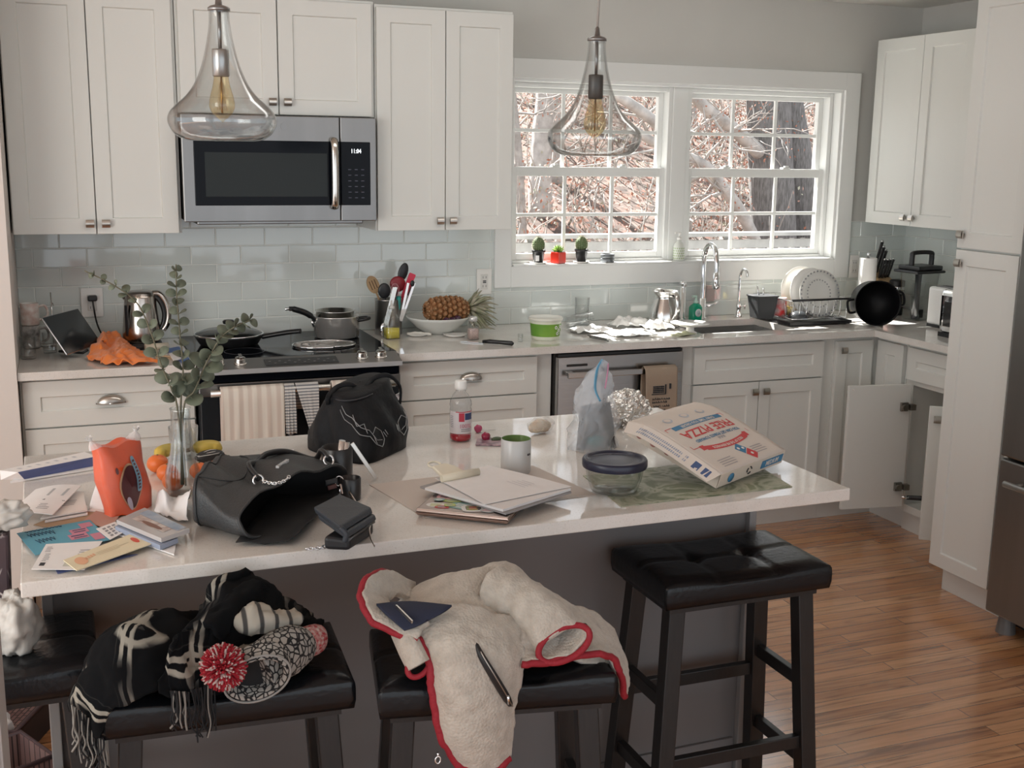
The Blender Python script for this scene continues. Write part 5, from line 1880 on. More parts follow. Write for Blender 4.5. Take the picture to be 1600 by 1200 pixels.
o = sheet('folded_leaflet', 'purple-blue leaflet corner peeking out beneath the white postcard', 'leaflet', [(82, 880), (120, 868), (215, 866), (90, 896)], IZ + .002, TAPEB, .001)
sheet('postcard', 'white printed postcard at the front left island corner', 'postcard', [(49, 889), (72, 850), (160, 845), (132, 890)], IZ + .0085, PAPER, .001,
      prints=[('printed_text', GREYINK, lines(.10, .22, .30, .62, 5, 1) + lines(.06, .2, .66, .9, 4, 7) + lines(.70, .95, .52, .74, 3, 3)), ('stamp', mat('stamp_print', (.55, .55, .5), .7), [(.55, .95, .10, .34)]), ('indicia', INK, [(.1, .2, .12, .24)])])
o = sheet('envelope', 'cream envelope with red round print lying diagonally on the mail', 'envelope', [(99, 875), (213, 831), (243, 847), (120, 891)], IZ + .0115, CREAM, .002)
q = quad([(99, 875), (213, 831), (243, 847), (120, 891)], IZ + .0116)
pm = MB()
ring = [(.86 + .035 * cos(a * pi / 10), .45 + .22 * sin(a * pi / 10)) for a in range(20)]
pm.add([bil(q, u, v) + V((0, 0, .0004)) for u, v in ring], [tuple(range(20))])
pm.build('red_emblem', mat('red_print', (.62, .10, .06), .6), o)
pm = MB()
ring = [(.14 + .07 * cos(a * pi / 10), .50 + .30 * sin(a * pi / 10)) for a in range(20)]
pm.add([bil(q, u, v) + V((0, 0, .0004)) for u, v in ring], [tuple(range(20))])
for k in range(4):
    patch(pm, q, .20 + k * .035, .225 + k * .035, .38 - .02 * k, .55 - .02 * k, lift=.0004)
pm.build('orange_stain', mat('orange_print', (.74, .42, .26), .7), o)
pm = MB()
for r in lines(.36, .78, .34, .62, 3, 8, .2):
    patch(pm, q, *r)
pm.build('printed_lines', mat('tan_print', (.52, .44, .30), .8), o)
# magazines
MAGC = mat('magazine_cover', (.55, .56, .60), .35, nscale=18, color2=(.30, .33, .38))
sheet('coupon_sheet', 'coupon sheet with small grey squares between flyer and magazines', 'sheet', [(150, 826), (180, 815), (196, 830), (172, 843)], IZ + .008, PAPER, .001,
      prints=[('coupon_squares', GREYINK, [(.15 + .2 * i, .28 + .2 * i, .2 + .25 * j, .36 + .25 * j) for i in range(4) for j in range(3)])])
sheet('tissue_wrap', 'pinkish brown paper scrap beneath the orange packet', 'paper', [(128, 815), (150, 798), (186, 806), (172, 826)], IZ + .0042, mat('pink_brown_paper', (.46, .27, .22), .7), .001)
sheet('magazine', 'lowest of the folded magazines beside the black handbag', 'magazine', [(184, 835), (230, 812), (277, 838), (272, 866)], IZ + .004, PAPER, .003)
sheet('magazine', 'folded grey-blue magazine, middle of the stack beside the handbag', 'magazine', [(180, 822), (224, 803), (278, 841), (250, 852)], IZ + .016, mat('blue_grey_pages', (.30, .35, .46), .5), .010)
o = sheet('magazine', 'glossy magazine with photo cover on top of the stack beside the handbag', 'magazine', [(182, 812), (226, 793), (296, 826), (252, 841)], IZ + .027, mat('glossy_cover', (.50, .48, .48), .25), .009)
q = quad([(182, 812), (226, 793), (296, 826), (252, 841)], IZ + .0272)
pm = MB()
patch(pm, q, .30, .62, .15, .85)
pm.build('cover_photo', mat('cover_photo', (.40, .30, .28), .4, nscale=60, color2=(.70, .64, .60)), o)
pm = MB()
patch(pm, q, .64, .98, .1, .95)
pm.build('cover_photo', mat('cover_blue', (.22, .32, .46), .4, nscale=30, color2=(.45, .5, .56)), o)
pm = MB()
pts = [(.40 + .09 * cos(a * pi / 8), .55 + .22 * sin(a * pi / 8)) for a in range(16)]
pm.add([bil(q, u, v) + V((0, 0, .0006)) for u, v in pts], [tuple(range(16))])
pm.build('printed_face', mat('brown_print', (.24, .13, .10), .5), o)

# --- orange packet in clear wrap
t = thing('snack_packet', 'orange packet of sweets in clear twisted wrap on the island', 'packet')
f0, f1 = V((-.368, -2.472, IZ)), V((-.277, -2.402, IZ))
b0 = V((-.395, -2.418, IZ))
dw, dd = f1 - f0, b0 - f0
Hh = .152
lean = V((-.022, .012, 0))


def pk(u, v, s):
    """u across, v up, s front(0)..back(1)"""
    e = .55 + .45 * sin(pi * min(max(v * .8 + .12, 0), 1))
    c_ = f0 + dw * u + lean * v * 1.0 + V((0, 0, Hh * v))
    mid = dd * .5
    k = (s - .5) * e * (1 - .35 * abs(2 * u - 1) ** 3)
    return c_ + mid + dd * k + V((.003 * sin(9 * v + 5 * u), .003 * sin(7 * u + 3 * v), .004 * sin(11 * u)))


m = MB()
ring_n = [(i / 12, 0) for i in range(13)] + [(1, i / 6) for i in range(1, 6)] + [((12 - i) / 12, 1) for i in range(13)] + [(0, 1 - i / 6) for i in range(1, 6)]
m.grid([[pk(u, v, s) for u, s in ring_n] for v in [0, .03, .12, .3, .5, .7, .85, .95, 1.0]], closed_u=True)
m.grid([[pk(u, 1, s) for s in (0, .5, 1)] for u in [i / 12 for i in range(13)]])
ORP = mat('orange_wrapper', (.72, .085, .012), .35, bump=.15, bscale=30)
pack = m.build('packet', ORP, t)
pm = MB()


def on_face(u, v, lift=.0012):
    p = pk(u, v, 0)
    nrm = dw.cross(V((0, 0, 1))).normalized()
    return p + nrm * lift


def blob(mb, cu, cv, ru, rv, lift, n_=24, ex=2.0):
    c_ = [on_face(cu, cv, lift)]
    rg = []
    for k in range(n_):
        a = 2 * pi * k / n_
        x, y = cos(a), sin(a)
        s_ = 1 / (abs(x) ** ex + abs(y) ** ex) ** (1 / ex)
        rg.append(on_face(cu + ru * x * s_, cv + rv * y * s_, lift))
    mb.add(c_ + rg, [(0, 1 + k, 1 + (k + 1) % n_) for k in range(n_)])


blob(pm, .50, .42, .235, .33, .0035)
pm.build('printed_outline', mat('tan_outline', (.50, .30, .18), .4), pack)
pm = MB()
blob(pm, .50, .42, .205, .305, .0046)
pm.build('printed_picture', mat('maroon_picture', (.075, .016, .018), .35), pack)
pm = MB()
blob(pm, .66, .55, .055, .25, .0058, 24, 4)
pm.build('printed_banner', mat('blue_banner', (.22, .38, .50), .4), pack)
pm = MB()
for k in range(9):
    v0 = .34 + .048 * k
    pm.add([on_face(.632, v0, .0068), on_face(.682, v0, .0068), on_face(.682 - .012 * (k % 2), v0 + .028, .0068), on_face(.632 + .012 * (k % 3 == 0), v0 + .028, .0068)], [(0, 1, 2, 3)])
blob(pm, .24, .66, .03, .05, .0035)
pm.build('printed_letters', mat('brown_letters', (.12, .04, .04), .5), pack)
pm = MB()
blob(pm, .42, .20, .06, .10, .0058)
pm.build('printed_figure', mat('grey_lilac_print', (.42, .36, .44), .5), pack)
CLW = film('clear_wrap', (.90, .90, .90), .93, .08, .8, 35)
m = MB()
m.grid([[pk(u, v, s) + (pk(u, v, s) - pk(.5, v, .5)) * .035 for u, s in ring_n] for v in [.02, .15, .35, .6, .8, .95, 1.04]], closed_u=True)
m.build('clear_wrap', CLW, t)
m = MB()
for cu_, tipu in ((.06, -.06), (.93, 1.0)):
    base = [pk(cu_ + .17 * cos(a), 1.0, .5 + .45 * sin(a)) for a in [2 * pi * k / 12 for k in range(12)]]
    top = pk(tipu, 1.16, .5) + V((.004, 0, .0))
    c0 = sum(base, V()) / 12
    m.grid([[b for b in base], [c0.lerp(b, .75) + (top - c0) * .35 for b in base], [c0.lerp(b, .22) + (top - c0) * .75 for b in base],
            [c0.lerp(b, .30) + (top - c0) * 1.12 + V((.004 * sin(3 * k), 0, .006 * cos(5 * k))) for k, b in enumerate(base)]], closed_u=True)
    m.build('twisted_wrap_end', film('clear_wrap_ends', (.88, .88, .88), .55, .06, 1.0, 45), t)
    m = MB()

# crumpled white paper by the vase
crumple('paper_tissue', 'crumpled white tissue between orange packet and black handbag', 'tissue', [
    [pz(242, 800, IZ + .003), pz(256, 806, IZ + .004), pz(272, 812, IZ + .004), pz(292, 818, IZ + .003)],
    [pz(243, 785, IZ + .012), pz(255, 772, IZ + .045), pz(270, 796, IZ + .015), pz(292, 800, IZ + .02)],
    [pz(246, 776, IZ + .02), pz(256, 766, IZ + .05), pz(272, 783, IZ + .02), pz(297, 768, IZ + .055)],
    [pz(250, 778, IZ + .003), pz(262, 778, IZ + .01), pz(276, 782, IZ + .006), pz(296, 780, IZ + .012)]], PAPER, .0012, 6, 6, .010, 30, z0=IZ + .001)

# --- vase with eucalyptus
vb = V((-.211, -2.312, IZ))
t = thing('glass_vase', 'clear fluted bottle vase holding eucalyptus on the island', 'vase', vb)


def flute(r, z, k):
    return [V((r * (1 + k * cos(10 * a)) * cos(a), r * (1 + k * cos(10 * a)) * sin(a), z)) for a in [2 * pi * j / 60 for j in range(60)]]


VG = glass('vase_glass', (.95, .97, .97), .85, .02, .10, (.62, .65, .65))
prof_ = [(.0005, .001, 0), (.034, .001, 0), (.037, .004, .02), (.0375, .03, .05), (.036, .055, .06), (.030, .080, .06), (.024, .105, .06), (.0215, .14, .06), (.021, .17, .04), (.0215, .196, .02), (.024, .202, .0)]
MB().grid([flute(*a) for a in prof_] + [flute(r - .003, max(z, .008), k) for r, z, k in prof_[::-1][:-1]], closed_u=True).build('glass_body', VG, t)
LEAF = mat('eucalyptus_leaf', (.105, .125, .085), .65, nscale=25, color2=(.16, .185, .135))
STEM = mat('eucalyptus_stem', (.16, .15, .10), .7)
rl = random.Random(9)


def round_leaf(m, p, d, r, up):
    x = d.normalized()
    y = up.cross(x)
    if y.length < .05:
        y = x.orthogonal()
    y.normalize()
    n_ = x.cross(y)
    c_ = p + x * r * 1.05
    pts = []
    for k in range(14):
        a = 2 * pi * k / 14
        pts.append(c_ + x * (r * cos(a)) + y * (r * .85 * sin(a)) + n_ * (r * .28 * (sin(a) ** 2) + r * .10 * cos(a)))
    m.add([c_ - n_ * r * .04] + pts, [(0, 1 + k, 1 + (k + 1) % 14) for k in range(14)], 0, True)
    m.tube([p, c_ - x * r * .5], .0008, 4)


def stem(name, pts, r0, r1, step, label):
    e = thing(name, label, 'branch', (0, 0, 0), 0, 'eucalyptus stems in the vase')
    sp_ = spline(pts, 10)
    MB().tube(sp_, [.0024 - .0012 * i / len(sp_) for i in range(len(sp_))], 7).build('stem', STEM, e)
    ln = [0]
    for a, b in zip(sp_, sp_[1:]):
        ln.append(ln[-1] + (b - a).length)
    L = ln[-1]
    d_ = .215
    k = 0
    while d_ < L:
        i = next(i for i in range(len(ln) - 1) if ln[i + 1] >= d_)
        p = sp_[i].lerp(sp_[i + 1], (d_ - ln[i]) / max(ln[i + 1] - ln[i], 1e-6))
        tg = (sp_[i + 1] - sp_[i]).normalized()
        q = (d_ - .215) / (L - .215)
        r = 1.45 * (r0 + (r1 - r0) * q) * rl.uniform(.85, 1.1)
        a = (pi / 2 if k % 2 else 0) + rl.uniform(-.4, .4)
        o1_ = tg.orthogonal().normalized()
        o2_ = tg.cross(o1_)
        for sgn in (1, -1):
            dr = (o1_ * cos(a) + o2_ * sin(a)) * sgn
            lm_ = MB()
            round_leaf(lm_, p, dr + tg * .35 + V((0, 0, rl.uniform(-.2, .2))), r, tg * .6 + dr * .2 + V((rl.uniform(-.5, .5), -.75, rl.uniform(-.2, .6))))
            lm_.build('leaf', LEAF, e, solid=.0005)
        d_ += step * (1 - .45 * q)
        k += 1
    return e


yv = vb.y
stem('eucalyptus_stem', [vb + V((0, .005, .02)), vb + V((.002, .004, .20)), py(286, 580, yv), py(281, 520, yv + .01), py(276, 460, yv + .01), py(275, 413, yv)], .0125, .007, .030, 'tallest upright eucalyptus stem in the island vase')
stem('eucalyptus_stem', [vb + V((.005, -.005, .02)), vb + V((-.006, -.004, .20)), py(268, 608, yv - .02), py(250, 565, yv - .04), py(236, 520, yv - .05), py(215, 475, yv - .06), py(180, 447, yv - .07), py(132, 423, yv - .08)], .0125, .005, .040, 'eucalyptus stem arching far left over the kettle')
stem('eucalyptus_stem', [vb + V((-.004, .005, .02)), vb + V((.008, 0, .20)), py(304, 610, yv - .01), py(322, 568, yv - .02), py(345, 528, yv - .03), py(372, 508, yv - .04), py(395, 500, yv - .05)], .0165, .008, .027, 'eucalyptus stem bending right over the range')
tumbler(V((-.178, -1.995, IZ)), 'clear tumbler behind the eucalyptus vase', .037, .085)


def banana(label, pts, r=.017):
    t = thing('banana', label, 'banana', (0, 0, 0), 0, 'bananas on the island')
    sp_ = spline(pts, 6)
    n_ = len(sp_)
    rad = [r * min(1, .35 + 3.2 * min(i, n_ - 1 - i) / n_) for i in range(n_)]
    MB().tube(sp_, rad, 7).build('fruit', mat('banana_skin', (.62, .43, .07), .5, nscale=18, color2=(.42, .34, .08)), t)
    MB().tube([sp_[0], sp_[0] + (sp_[0] - sp_[1]).normalized() * .016], [.006, .005], 7).build('stalk', mat('banana_stalk', (.16, .12, .04), .7), t)


banana('banana with dark end lying left of the vase', [pz(246, 716, IZ + .020), pz(253, 706, IZ + .030), pz(268, 702, IZ + .032), pz(286, 703, IZ + .020)])
banana('banana lying right behind the clear tumbler', [pz(300, 702, IZ + .020), pz(318, 698, IZ + .028), pz(334, 698, IZ + .026), pz(346, 703, IZ + .018)])
t = thing('hair_brush', 'black oval brush with pale wires beside the mandarins', 'brush', pz(328, 722, IZ), .35)
MB().ell((0, 0, .016), (.040, .022, .016), 24, 12).build('head', BLACKRUB, t)
wr = MB()
for k in range(5):
    wr.tube(spline([(-.036, -.010 + k * .004, .022), (0, -.021 + k * .008, .033 - .004 * abs(k - 2)), (.036, -.006 + k * .003, .022)], 5), .0011, 5)
wr.build('wire', mat('pale_wire', (.5, .5, .48), .3), t)
ORG = mat('mandarin_skin', (.74, .16, .030), .38, bump=.12, bscale=400)
for k, (u, v, r, lab) in enumerate([(247, 738, .026, 'mandarin partly hidden beyond the right edge of the orange packet'), (262, 752, .025, 'mandarin seen through the left side of the vase'),
                                    (272, 766, .026, 'mandarin between orange packet and vase'), (312, 748, .0235, 'mandarin touching the right side of the vase'),
                                    (320, 762, .022, 'mandarin nearest the handbag beside the vase'), (343, 741, .0235, 'left mandarin of the pair behind the handbag'),
                                    (361, 745, .0225, 'right mandarin of the pair behind the handbag')]):
    t = thing('mandarin', lab, 'mandarin', pz(u, v, IZ), k * 1.3, 'mandarins on the island')
    MB().ell((0, 0, r * .86), (r, r, r * .86), 24, 14, disp=lambda d: 1 - .05 * max(0, d.z) ** 20).build('fruit', ORG, t)
    MB().ell((0, 0, r * 1.70), (.0025, .0025, .0015), 8, 6).build('stem_button', mat('stem_green', (.12, .14, .04), .7), t)

# --- black handbag lying on its side
HB = mat('charcoal_leather', (.030, .032, .034), .5, bump=.18, bscale=260)
HBD = mat('bag_lining', (.008, .008, .009), .8)
ho = V((-.222, -2.612, IZ))
aw, aa = V((.30, .954, 0)).normalized(), V((.954, -.30, 0)).normalized()
t = thing('handbag', 'charcoal leather handbag lying on its side with chain handle', 'handbag')


def hb_sec(q, ang, k=1.0):
    """q 0..1 from base to mouth; ang round the section; top and bottom edges of the mouth differ"""
    ex = 3.2
    c_, s_ = cos(ang), sin(ang)
    f = 1 / (abs(c_) ** ex + abs(s_) ** ex) ** (1 / ex)
    tt = c_ * f
    zz = s_ * f
    smax_top = .105 + .195 * (tt * .5 + .5)
    smax_bot = .130 + .17 * (tt * .5 + .5)
    w_ = .5 + .5 * max(-1, min(1, zz * 1.4))
    smax = smax_bot * (1 - w_) + smax_top * w_
    s = q * smax
    g_ = min(1, max(0, s) / .15)
    g_ = g_ * g_ * (3 - 2 * g_)
    half = (.150 + .042 * g_) * (1 - .16 * (1 - min(1, q * 9)) ** 2) * (1 + .06 * sin(pi * q)) * k
    hgt = (.122 - .042 * q) * (1 - .25 * (1 - min(1, q * 10)) ** 2) * k
    hz_ = hgt * .5 * (1 + zz) + (.122 - .042 * q) * .5 * (1 - k)
    dent = .012 * sin(q * 5 + tt * 2) * max(0, zz) + .006 * sin(tt * 9 + q * 4) * max(0, zz)
    return ho + aa * (s - .004) + aw * (.150 - .042 * g_ + tt * half) + V((0, 0, max(.0015, hz_ - dent)))


NA = 56
rows = [[hb_sec(q, 2 * pi * j / NA) for j in range(NA)] for q in [0, .02, .06, .12, .2, .3, .4, .5, .6, .7, .8, .9, .96, 1.0]]
cap0 = [[ho + aw * .150 + aa * -.002 + V((0, 0, .055)) + (p - (ho + aw * .150 + aa * -.002 + V((0, 0, .055)))) * f for p in rows[0]] for f in (.02, .5, .9)]
inn = [[hb_sec(q, 2 * pi * j / NA, .95) for j in range(NA)] for q in [.995, .9, .7, .5, .35]]
m = MB().grid(cap0 + rows, closed_u=True)
m.build('body', HB, t)
m = MB().grid([rows[-1]] + inn, closed_u=True)
ce = sum(inn[-1], V()) / NA
m.add([ce] + inn[-1], [(0, 1 + (j + 1) % NA, 1 + j) for j in range(NA)])
m.build('lining', HBD, t)
fl_ = []
for i in range(9):
    s_ = .135 + .155 * i / 8
    fl_.append([ho + aa * (s_ * (1 - .25 * (1 - j / 10))) + aw * (-.082 + .33 * j / 10) + V((0, 0, .0045 + .006 * abs(sin(3 * s_ * 10 + j)) + (.012 if i == 8 else 0))) for j in range(11)])
MB().grid(fl_).build('lining_floor', HBD, t, solid=.002, offset=0)
for q, r_ in ((.105, .0022), (.985, .003)):
    MB().tube([hb_sec(q, 2 * pi * j / NA, 1.008) for j in range(NA)], r_, 6, closed=True).build('piping', HB, t)


def hb_top(s, tw, lift=0.0):
    """point on the upper face of the bag"""
    best = None
    tt = (tw - .15) / .155
    for k in range(5, 28):
        ang = pi * k / 32
        for q in [i / 24 for i in range(25)]:
            p = hb_sec(q, ang)
            d = (p - ho)
            e = abs(d.dot(aa) - s) + abs(d.dot(aw) - tw)
            if best is None or e < best[0]:
                best = (e, p)
    return best[1] + V((0, 0, lift))


MB().tube(spline([hb_top(.012, .02, .001), hb_top(.07, .06, .001), hb_top(.09, .12, .001), hb_top(.085, .20, .001), hb_top(.06, .27, .001)], 6), .0018, 6).build('seam', HB, t)
hr1, hr2 = hb_top(.125, .075, .010), hb_top(.255, .24, .012)
hp = [hr1, hr1 + V((-.012, .05, .018)), py(400, 722, -2.46), py(418, 709, -2.42), py(448, 706, -2.39), py(490, 718, -2.38), hr2 + V((-.01, .03, .012)), hr2]
MB().tube(spline(hp, 7), .0072, 12, flat=.8).build('handle', mat('black_handle_leather', (.012, .012, .013), .35), t)
for p in (hr1, hr2):
    MB().tube([p + V((.011 * cos(a), .004 * sin(a), .011 * sin(a) - .004)) for a in [2 * pi * k / 16 for k in range(16)]], .0024, 7, closed=True).build('ring', CHROME, t)


def chain(name, pts, parent, r=.0048, w=.0014):
    sp_ = spline(pts, 8)
    L = sum((b - a).length for a, b in zip(sp_, sp_[1:]))
    n_ = max(4, int(L / (r * 1.25)))
    rs = resample(sp_, n_)
    m = MB()
    for i in range(n_ - 1):
        d = (rs[i + 1] - rs[i]).normalized()
        s_ = d.orthogonal().normalized() if i % 2 else d.cross(d.orthogonal()).normalized()
        c_ = (rs[i] + rs[i + 1]) / 2
        m.tube([c_ + d * (r * 1.0 * cos(a)) + s_ * (r * .7 * sin(a)) for a in [2 * pi * k / 10 for k in range(10)]], w, 5, closed=True)
    return m.build(name, CHROME, parent)


chain('chain', [hb_top(.135, .07, .006), hb_top(.165, .055, .006), hb_top(.195, .06, .005), hb_top(.215, .075, .005)], t)
chain('chain', [pz(478, 858, IZ + .006), pz(500, 856, IZ + .006), pz(522, 850, IZ + .006), pz(548, 840, IZ + .008)], t)
tm = MB()
pa, pb_, pc2 = hb_top(.16, .115), hb_top(.17, .215), hb_top(.10, .165)
pa_m = (pa + pb_) / 2
text_into(tm, 'MICHAEL KORS', frame(pa_m + V((0, 0, .0085)), V((aw.x + aa.x * .25, aw.y + aa.y * .25, (pb_.z - pa.z) / .10)), -aa), .0105, .003, xscale=.85, bold=.01)
tm.build('metal_lettering', mat('satin_silver', (.60, .60, .60), .5, .5), t)
# wallet, strap with zip pull, keys
t = thing('wallet', 'dark blue-grey leather wallet sticking out of the handbag', 'wallet')
WL = mat('slate_leather', (.035, .042, .052), .45, bump=.1, bscale=250)
qa = [pz(489, 792, .990), pz(530, 771, .985), pz(580, 792, .975), pz(531, 822, .976)]
down = V((.004, -.002, -.014))
MB().hexa([p + down for p in qa], qa).build('cover', WL, t, bevel=.004, seg=3)
MB().hexa([p + down * 2.0 + V((.003, -.001, 0)) for p in qa], [p + down * 1.12 + V((.003, -.001, 0)) for p in qa]).build('cover', WL, t, bevel=.004, seg=3)
MB().tube(spline([qa[3] + down * .2, qa[3] + down * 1.1 + V((.006, -.004, 0)), qa[3] + down * 2.2], 5), .006, 8).build('fold', WL, t)
t = thing('zip_pouch', 'flat black zip pouch under the wallet at the handbag mouth', 'pouch')
qb = [pz(505, 838, IZ + .030), pz(560, 800, IZ + .034), pz(584, 815, IZ + .030), pz(545, 843, IZ + .026)]
MB().hexa([V((p.x, p.y, IZ + .0015)) for p in qb], qb).build('pouch', mat('black_pouch', (.016, .016, .018), .5), t, bevel=.008, seg=3)
MB().tube([qb[2], qb[3]], .0035, 8).build('zip', mat('zip_teeth', (.12, .12, .12), .4, .8), t)
MB().tube(spline([pz(581, 816, IZ + .028), pz(577, 828, IZ + .024), pz(580, 842, IZ + .010), pz(585, 853, IZ + .003)], 5), [.003] * 5 + [.0042] * 6 + [.003] * 5, 8, flat=.5).build('zip_pull', NICKEL, t)
t = thing('key_bunch', 'bunch of keys with dark fob lying on the handbag edge', 'keys')
kp = py(530, 752, -2.47)
MB().tube([kp + V((.010 * cos(a), .006 * sin(a), .010 * sin(a))) for a in [2 * pi * k / 16 for k in range(16)]], .0015, 6, closed=True).build('key_ring', CHROME, t)
MB().bar(py(508, 755, -2.47), py(528, 751, -2.47), .016, .007).build('fob', BLACKPL, t, bevel=.002)
MB().bar(py(512, 763, -2.48), py(526, 759, -2.48), .010, .004).build('fob', mat('maroon_tag', (.07, .018, .015), .4), t, bevel=.001)
MB().bar(py(531, 757, -2.48), py(534, 772, -2.49), .010, .003).ell(py(533, 768, -2.485), (.007, .003, .008), 10, 8).build('key', CHROME, t)
MB().bar(py(537, 755, -2.48), py(556, 785, -2.52), .004, .003).build('key', NICKEL, t)

# --- dark cups
t = mug(pz(527, 752, IZ), 'black cup with silver spoon handles behind the handbag', .0375, .086, mat('black_ceramic', (.018, .018, .019), .3), None, 0, False)
t = thing('spoon', 'silver handled tools standing in the black cup', 'spoon')
cb = pz(527, 752, IZ)
MB().tube([cb + V((0, .005, .012)), cb + V((.014, .0, .100))], [.004, .008], 10).tube([cb + V((.01, -.01, .012)), cb + V((.024, -.006, .097))], [.004, .007], 10).build('handle', CHROME, t)
t = thing('butter_knife', 'thin steel knife leaning from the black cup to the island top', 'knife')
MB().bar(cb + V((.034, -.012, .095)), pz(588, 748, IZ + .004), .010, .0025, (1, 0, 0)).build('blade', NICKEL, t, bevel=.0008)
t = mug(pz(548, 780, IZ), 'small black cup between handbag and black pen cup', .024, .052, mat('black_ceramic', (.018, .018, .019), .3), None, 0, False)
o = MB().slab([pz(437, 709, IZ + .004), pz(440, 703, IZ + .004), pz(459, 702, IZ + .004), pz(458, 708, IZ + .004)], .003).build('paper_scrap', PAPER)
tag(o, 'tiny white paper scrap left of the black tote bag', 'paper')

# --- black tote bag
t = thing('tote_bag', 'big black tote bag with silver line pattern on the island', 'bag')
TB = mat('black_nylon_bag', (.005, .0055, .007), .55, bump=.2, bscale=45, spec=.22)
Fp, Lp, Rp = V((.238, -2.222, IZ)), V((.122, -1.985, IZ)), V((.418, -2.040, IZ))
Cc = (Lp + Rp) / 2
ex_, ey_ = (Rp - Fp) / 2, (Lp - Fp) / 2


def tote(u, q):
    """u angle 0..1, q height 0..1"""
    a = 2 * pi * u
    c_, s_ = cos(a), sin(a)
    p_ = 5 - 2.3 * q
    f = 1 / (abs(c_) ** p_ + abs(s_) ** p_) ** (1 / p_)
    kx = 1.0 + .05 * sin(pi * q) - .10 * max(0, q - .5) * 2
    ky = 1.0 + .04 * sin(pi * min(1, q * 1.3)) - .52 * max(0, q - .25) / .75
    top = .168 * q + (.010 * c_ * q)
    sh = (ex_ * .16 + ey_ * .02) * q
    fold = .006 * sin(9 * a + 6 * q) * sin(pi * min(1, q * 1.1))
    p = Cc + ex_ * (c_ * f * kx) + ey_ * (s_ * f * ky) + sh + V((0, 0, max(0.001, top)))
    o_ = (ex_ * c_ + ey_ * s_).normalized()
    return p + o_ * fold


m = MB()
qs = [0, .04, .12, .25, .4, .55, .68, .8, .9, .96, 1.0]
rows = [[tote(j / 64, q) for j in range(64)] for q in qs]
ctr = sum(rows[-1], V()) / 64
rows += [[ctr.lerp(p, f) + V((0, 0, .006 * (1 - f))) for p in rows[-1]] for f in (.7, .3, .02)]
bot = [[Cc.lerp(p, f) for p in rows[0]] for f in (.02, .6)]
m.grid(bot + rows, closed_u=True)
body = m.build('body', TB, t)
SIL = mat('silver_stitch', (.30, .31, .32), .35, .6)


def tline(ps, u0, u1):
    """pattern polyline in face coordinates (across 0..1, up 0..1) on a side between angles u0..u1"""
    out = []
    for a_, b_ in zip(ps, ps[1:]):
        for k in range(6):
            f = k / 6
            x, y = a_[0] + (b_[0] - a_[0]) * f, a_[1] + (b_[1] - a_[1]) * f
            u = u0 + (u1 - u0) * x
            p = tote(u, y)
            o_ = (p - (Cc + V((0, 0, p.z - IZ)))).normalized()
            out.append(p + o_ * .0018)
    return out


pats = [[(.10, .86), (.22, .74), (.34, .70), (.46, .56), (.58, .50), (.66, .34), (.80, .30)], [(.06, .80), (.18, .66), (.32, .60), (.42, .46), (.56, .42), (.64, .26)],
        [(.36, .74), (.40, .58), (.52, .60), (.54, .44)], [(.62, .44), (.72, .50), (.82, .42), (.84, .30), (.74, .22), (.64, .28), (.62, .44)], [(.86, .40), (.92, .30)], [(.90, .42), (.95, .33)]]
for fa, fb_, flip in ((.53, .75, False), (.76, .98, True)):
    pm = MB()
    for ps in pats:
        pm.tube(tline([(1 - x * .9, y) for x, y in ps] if flip else ps, fa, fb_), .0011, 5)
    pm.build('silver_pattern', SIL, body)
for u_, v_, w_ in ((540, 606, -2.03), (598, 592, -2.00)):
    a_ = py(u_ - 27, v_ + 14, w_ - .03)
    b_ = py(u_ + 27, v_ + 12, w_ + .02)
    MB().tube(spline([a_ - V((0, 0, .02)), a_, py(u_ - 12, v_ - 2, w_), py(u_ + 10, v_ - 5, w_), b_, b_ - V((0, 0, .05))], 6), .007, 8, flat=.45).build('handle', TB, t)
MB().tube(spline([tote(.5 + .02 * k, .92 - .0 * k) + V((0, 0, .003)) for k in range(12)], 2), .0022, 6).build('zip', mat('dark_zip', (.04, .04, .045), .4, .5), t)
MB().prism([(0, 0), (.018, .006), (.010, -.016)], -.001, .001, M=frame(tote(.93, .70) + V((.004, -.010, 0)), (1, .4, 0), (0, 0, 1))).build('logo_tag', CHROME, t)

# --- juice bottle
t = thing('juice_bottle', 'small plastic juice bottle with a little red juice left', 'bottle', V((.557, -2.028, IZ)), -.35)
BG = glass('pet_plastic', (.94, .95, .96), .7, .04, .06, (.70, .72, .74))
bp = [(.0005, .001), (.025, .001), (.030, .006), (.0305, .018), (.0290, .024), (.0300, .030), (.0300, .088), (.0285, .094), (.0305, .102), (.029, .112), (.022, .128), (.0135, .138), (.0135, .146)]
MB().lathe(bp, 40).build('bottle', BG, t)
MB().lathe([(0, .002), (.0245, .002), (.0290, .007), (.0290, .018), (0, .018)], 40).build('juice', mat('red_juice', (.42, .006, .02), .08), t)
lab_ = MB().surf(lambda u, v: V((.0306 * cos(-2.75 + 2.5 * u), .0306 * sin(-2.75 + 2.5 * u), .0245 + .062 * v)), 28, 4).build('label', mat('juice_label', (.62, .58, .60), .4), t)


def lab_patch(mb, u0, u1, v0, v1, lift=.0004, n_=8):
    mb.surf(lambda u, v: V(((.0306 + lift) * cos(-2.75 + 2.5 * (u0 + (u1 - u0) * u)), (.0306 + lift) * sin(-2.75 + 2.5 * (u0 + (u1 - u0) * u)), .0245 + .062 * (v0 + (v1 - v0) * v))), n_, 2)


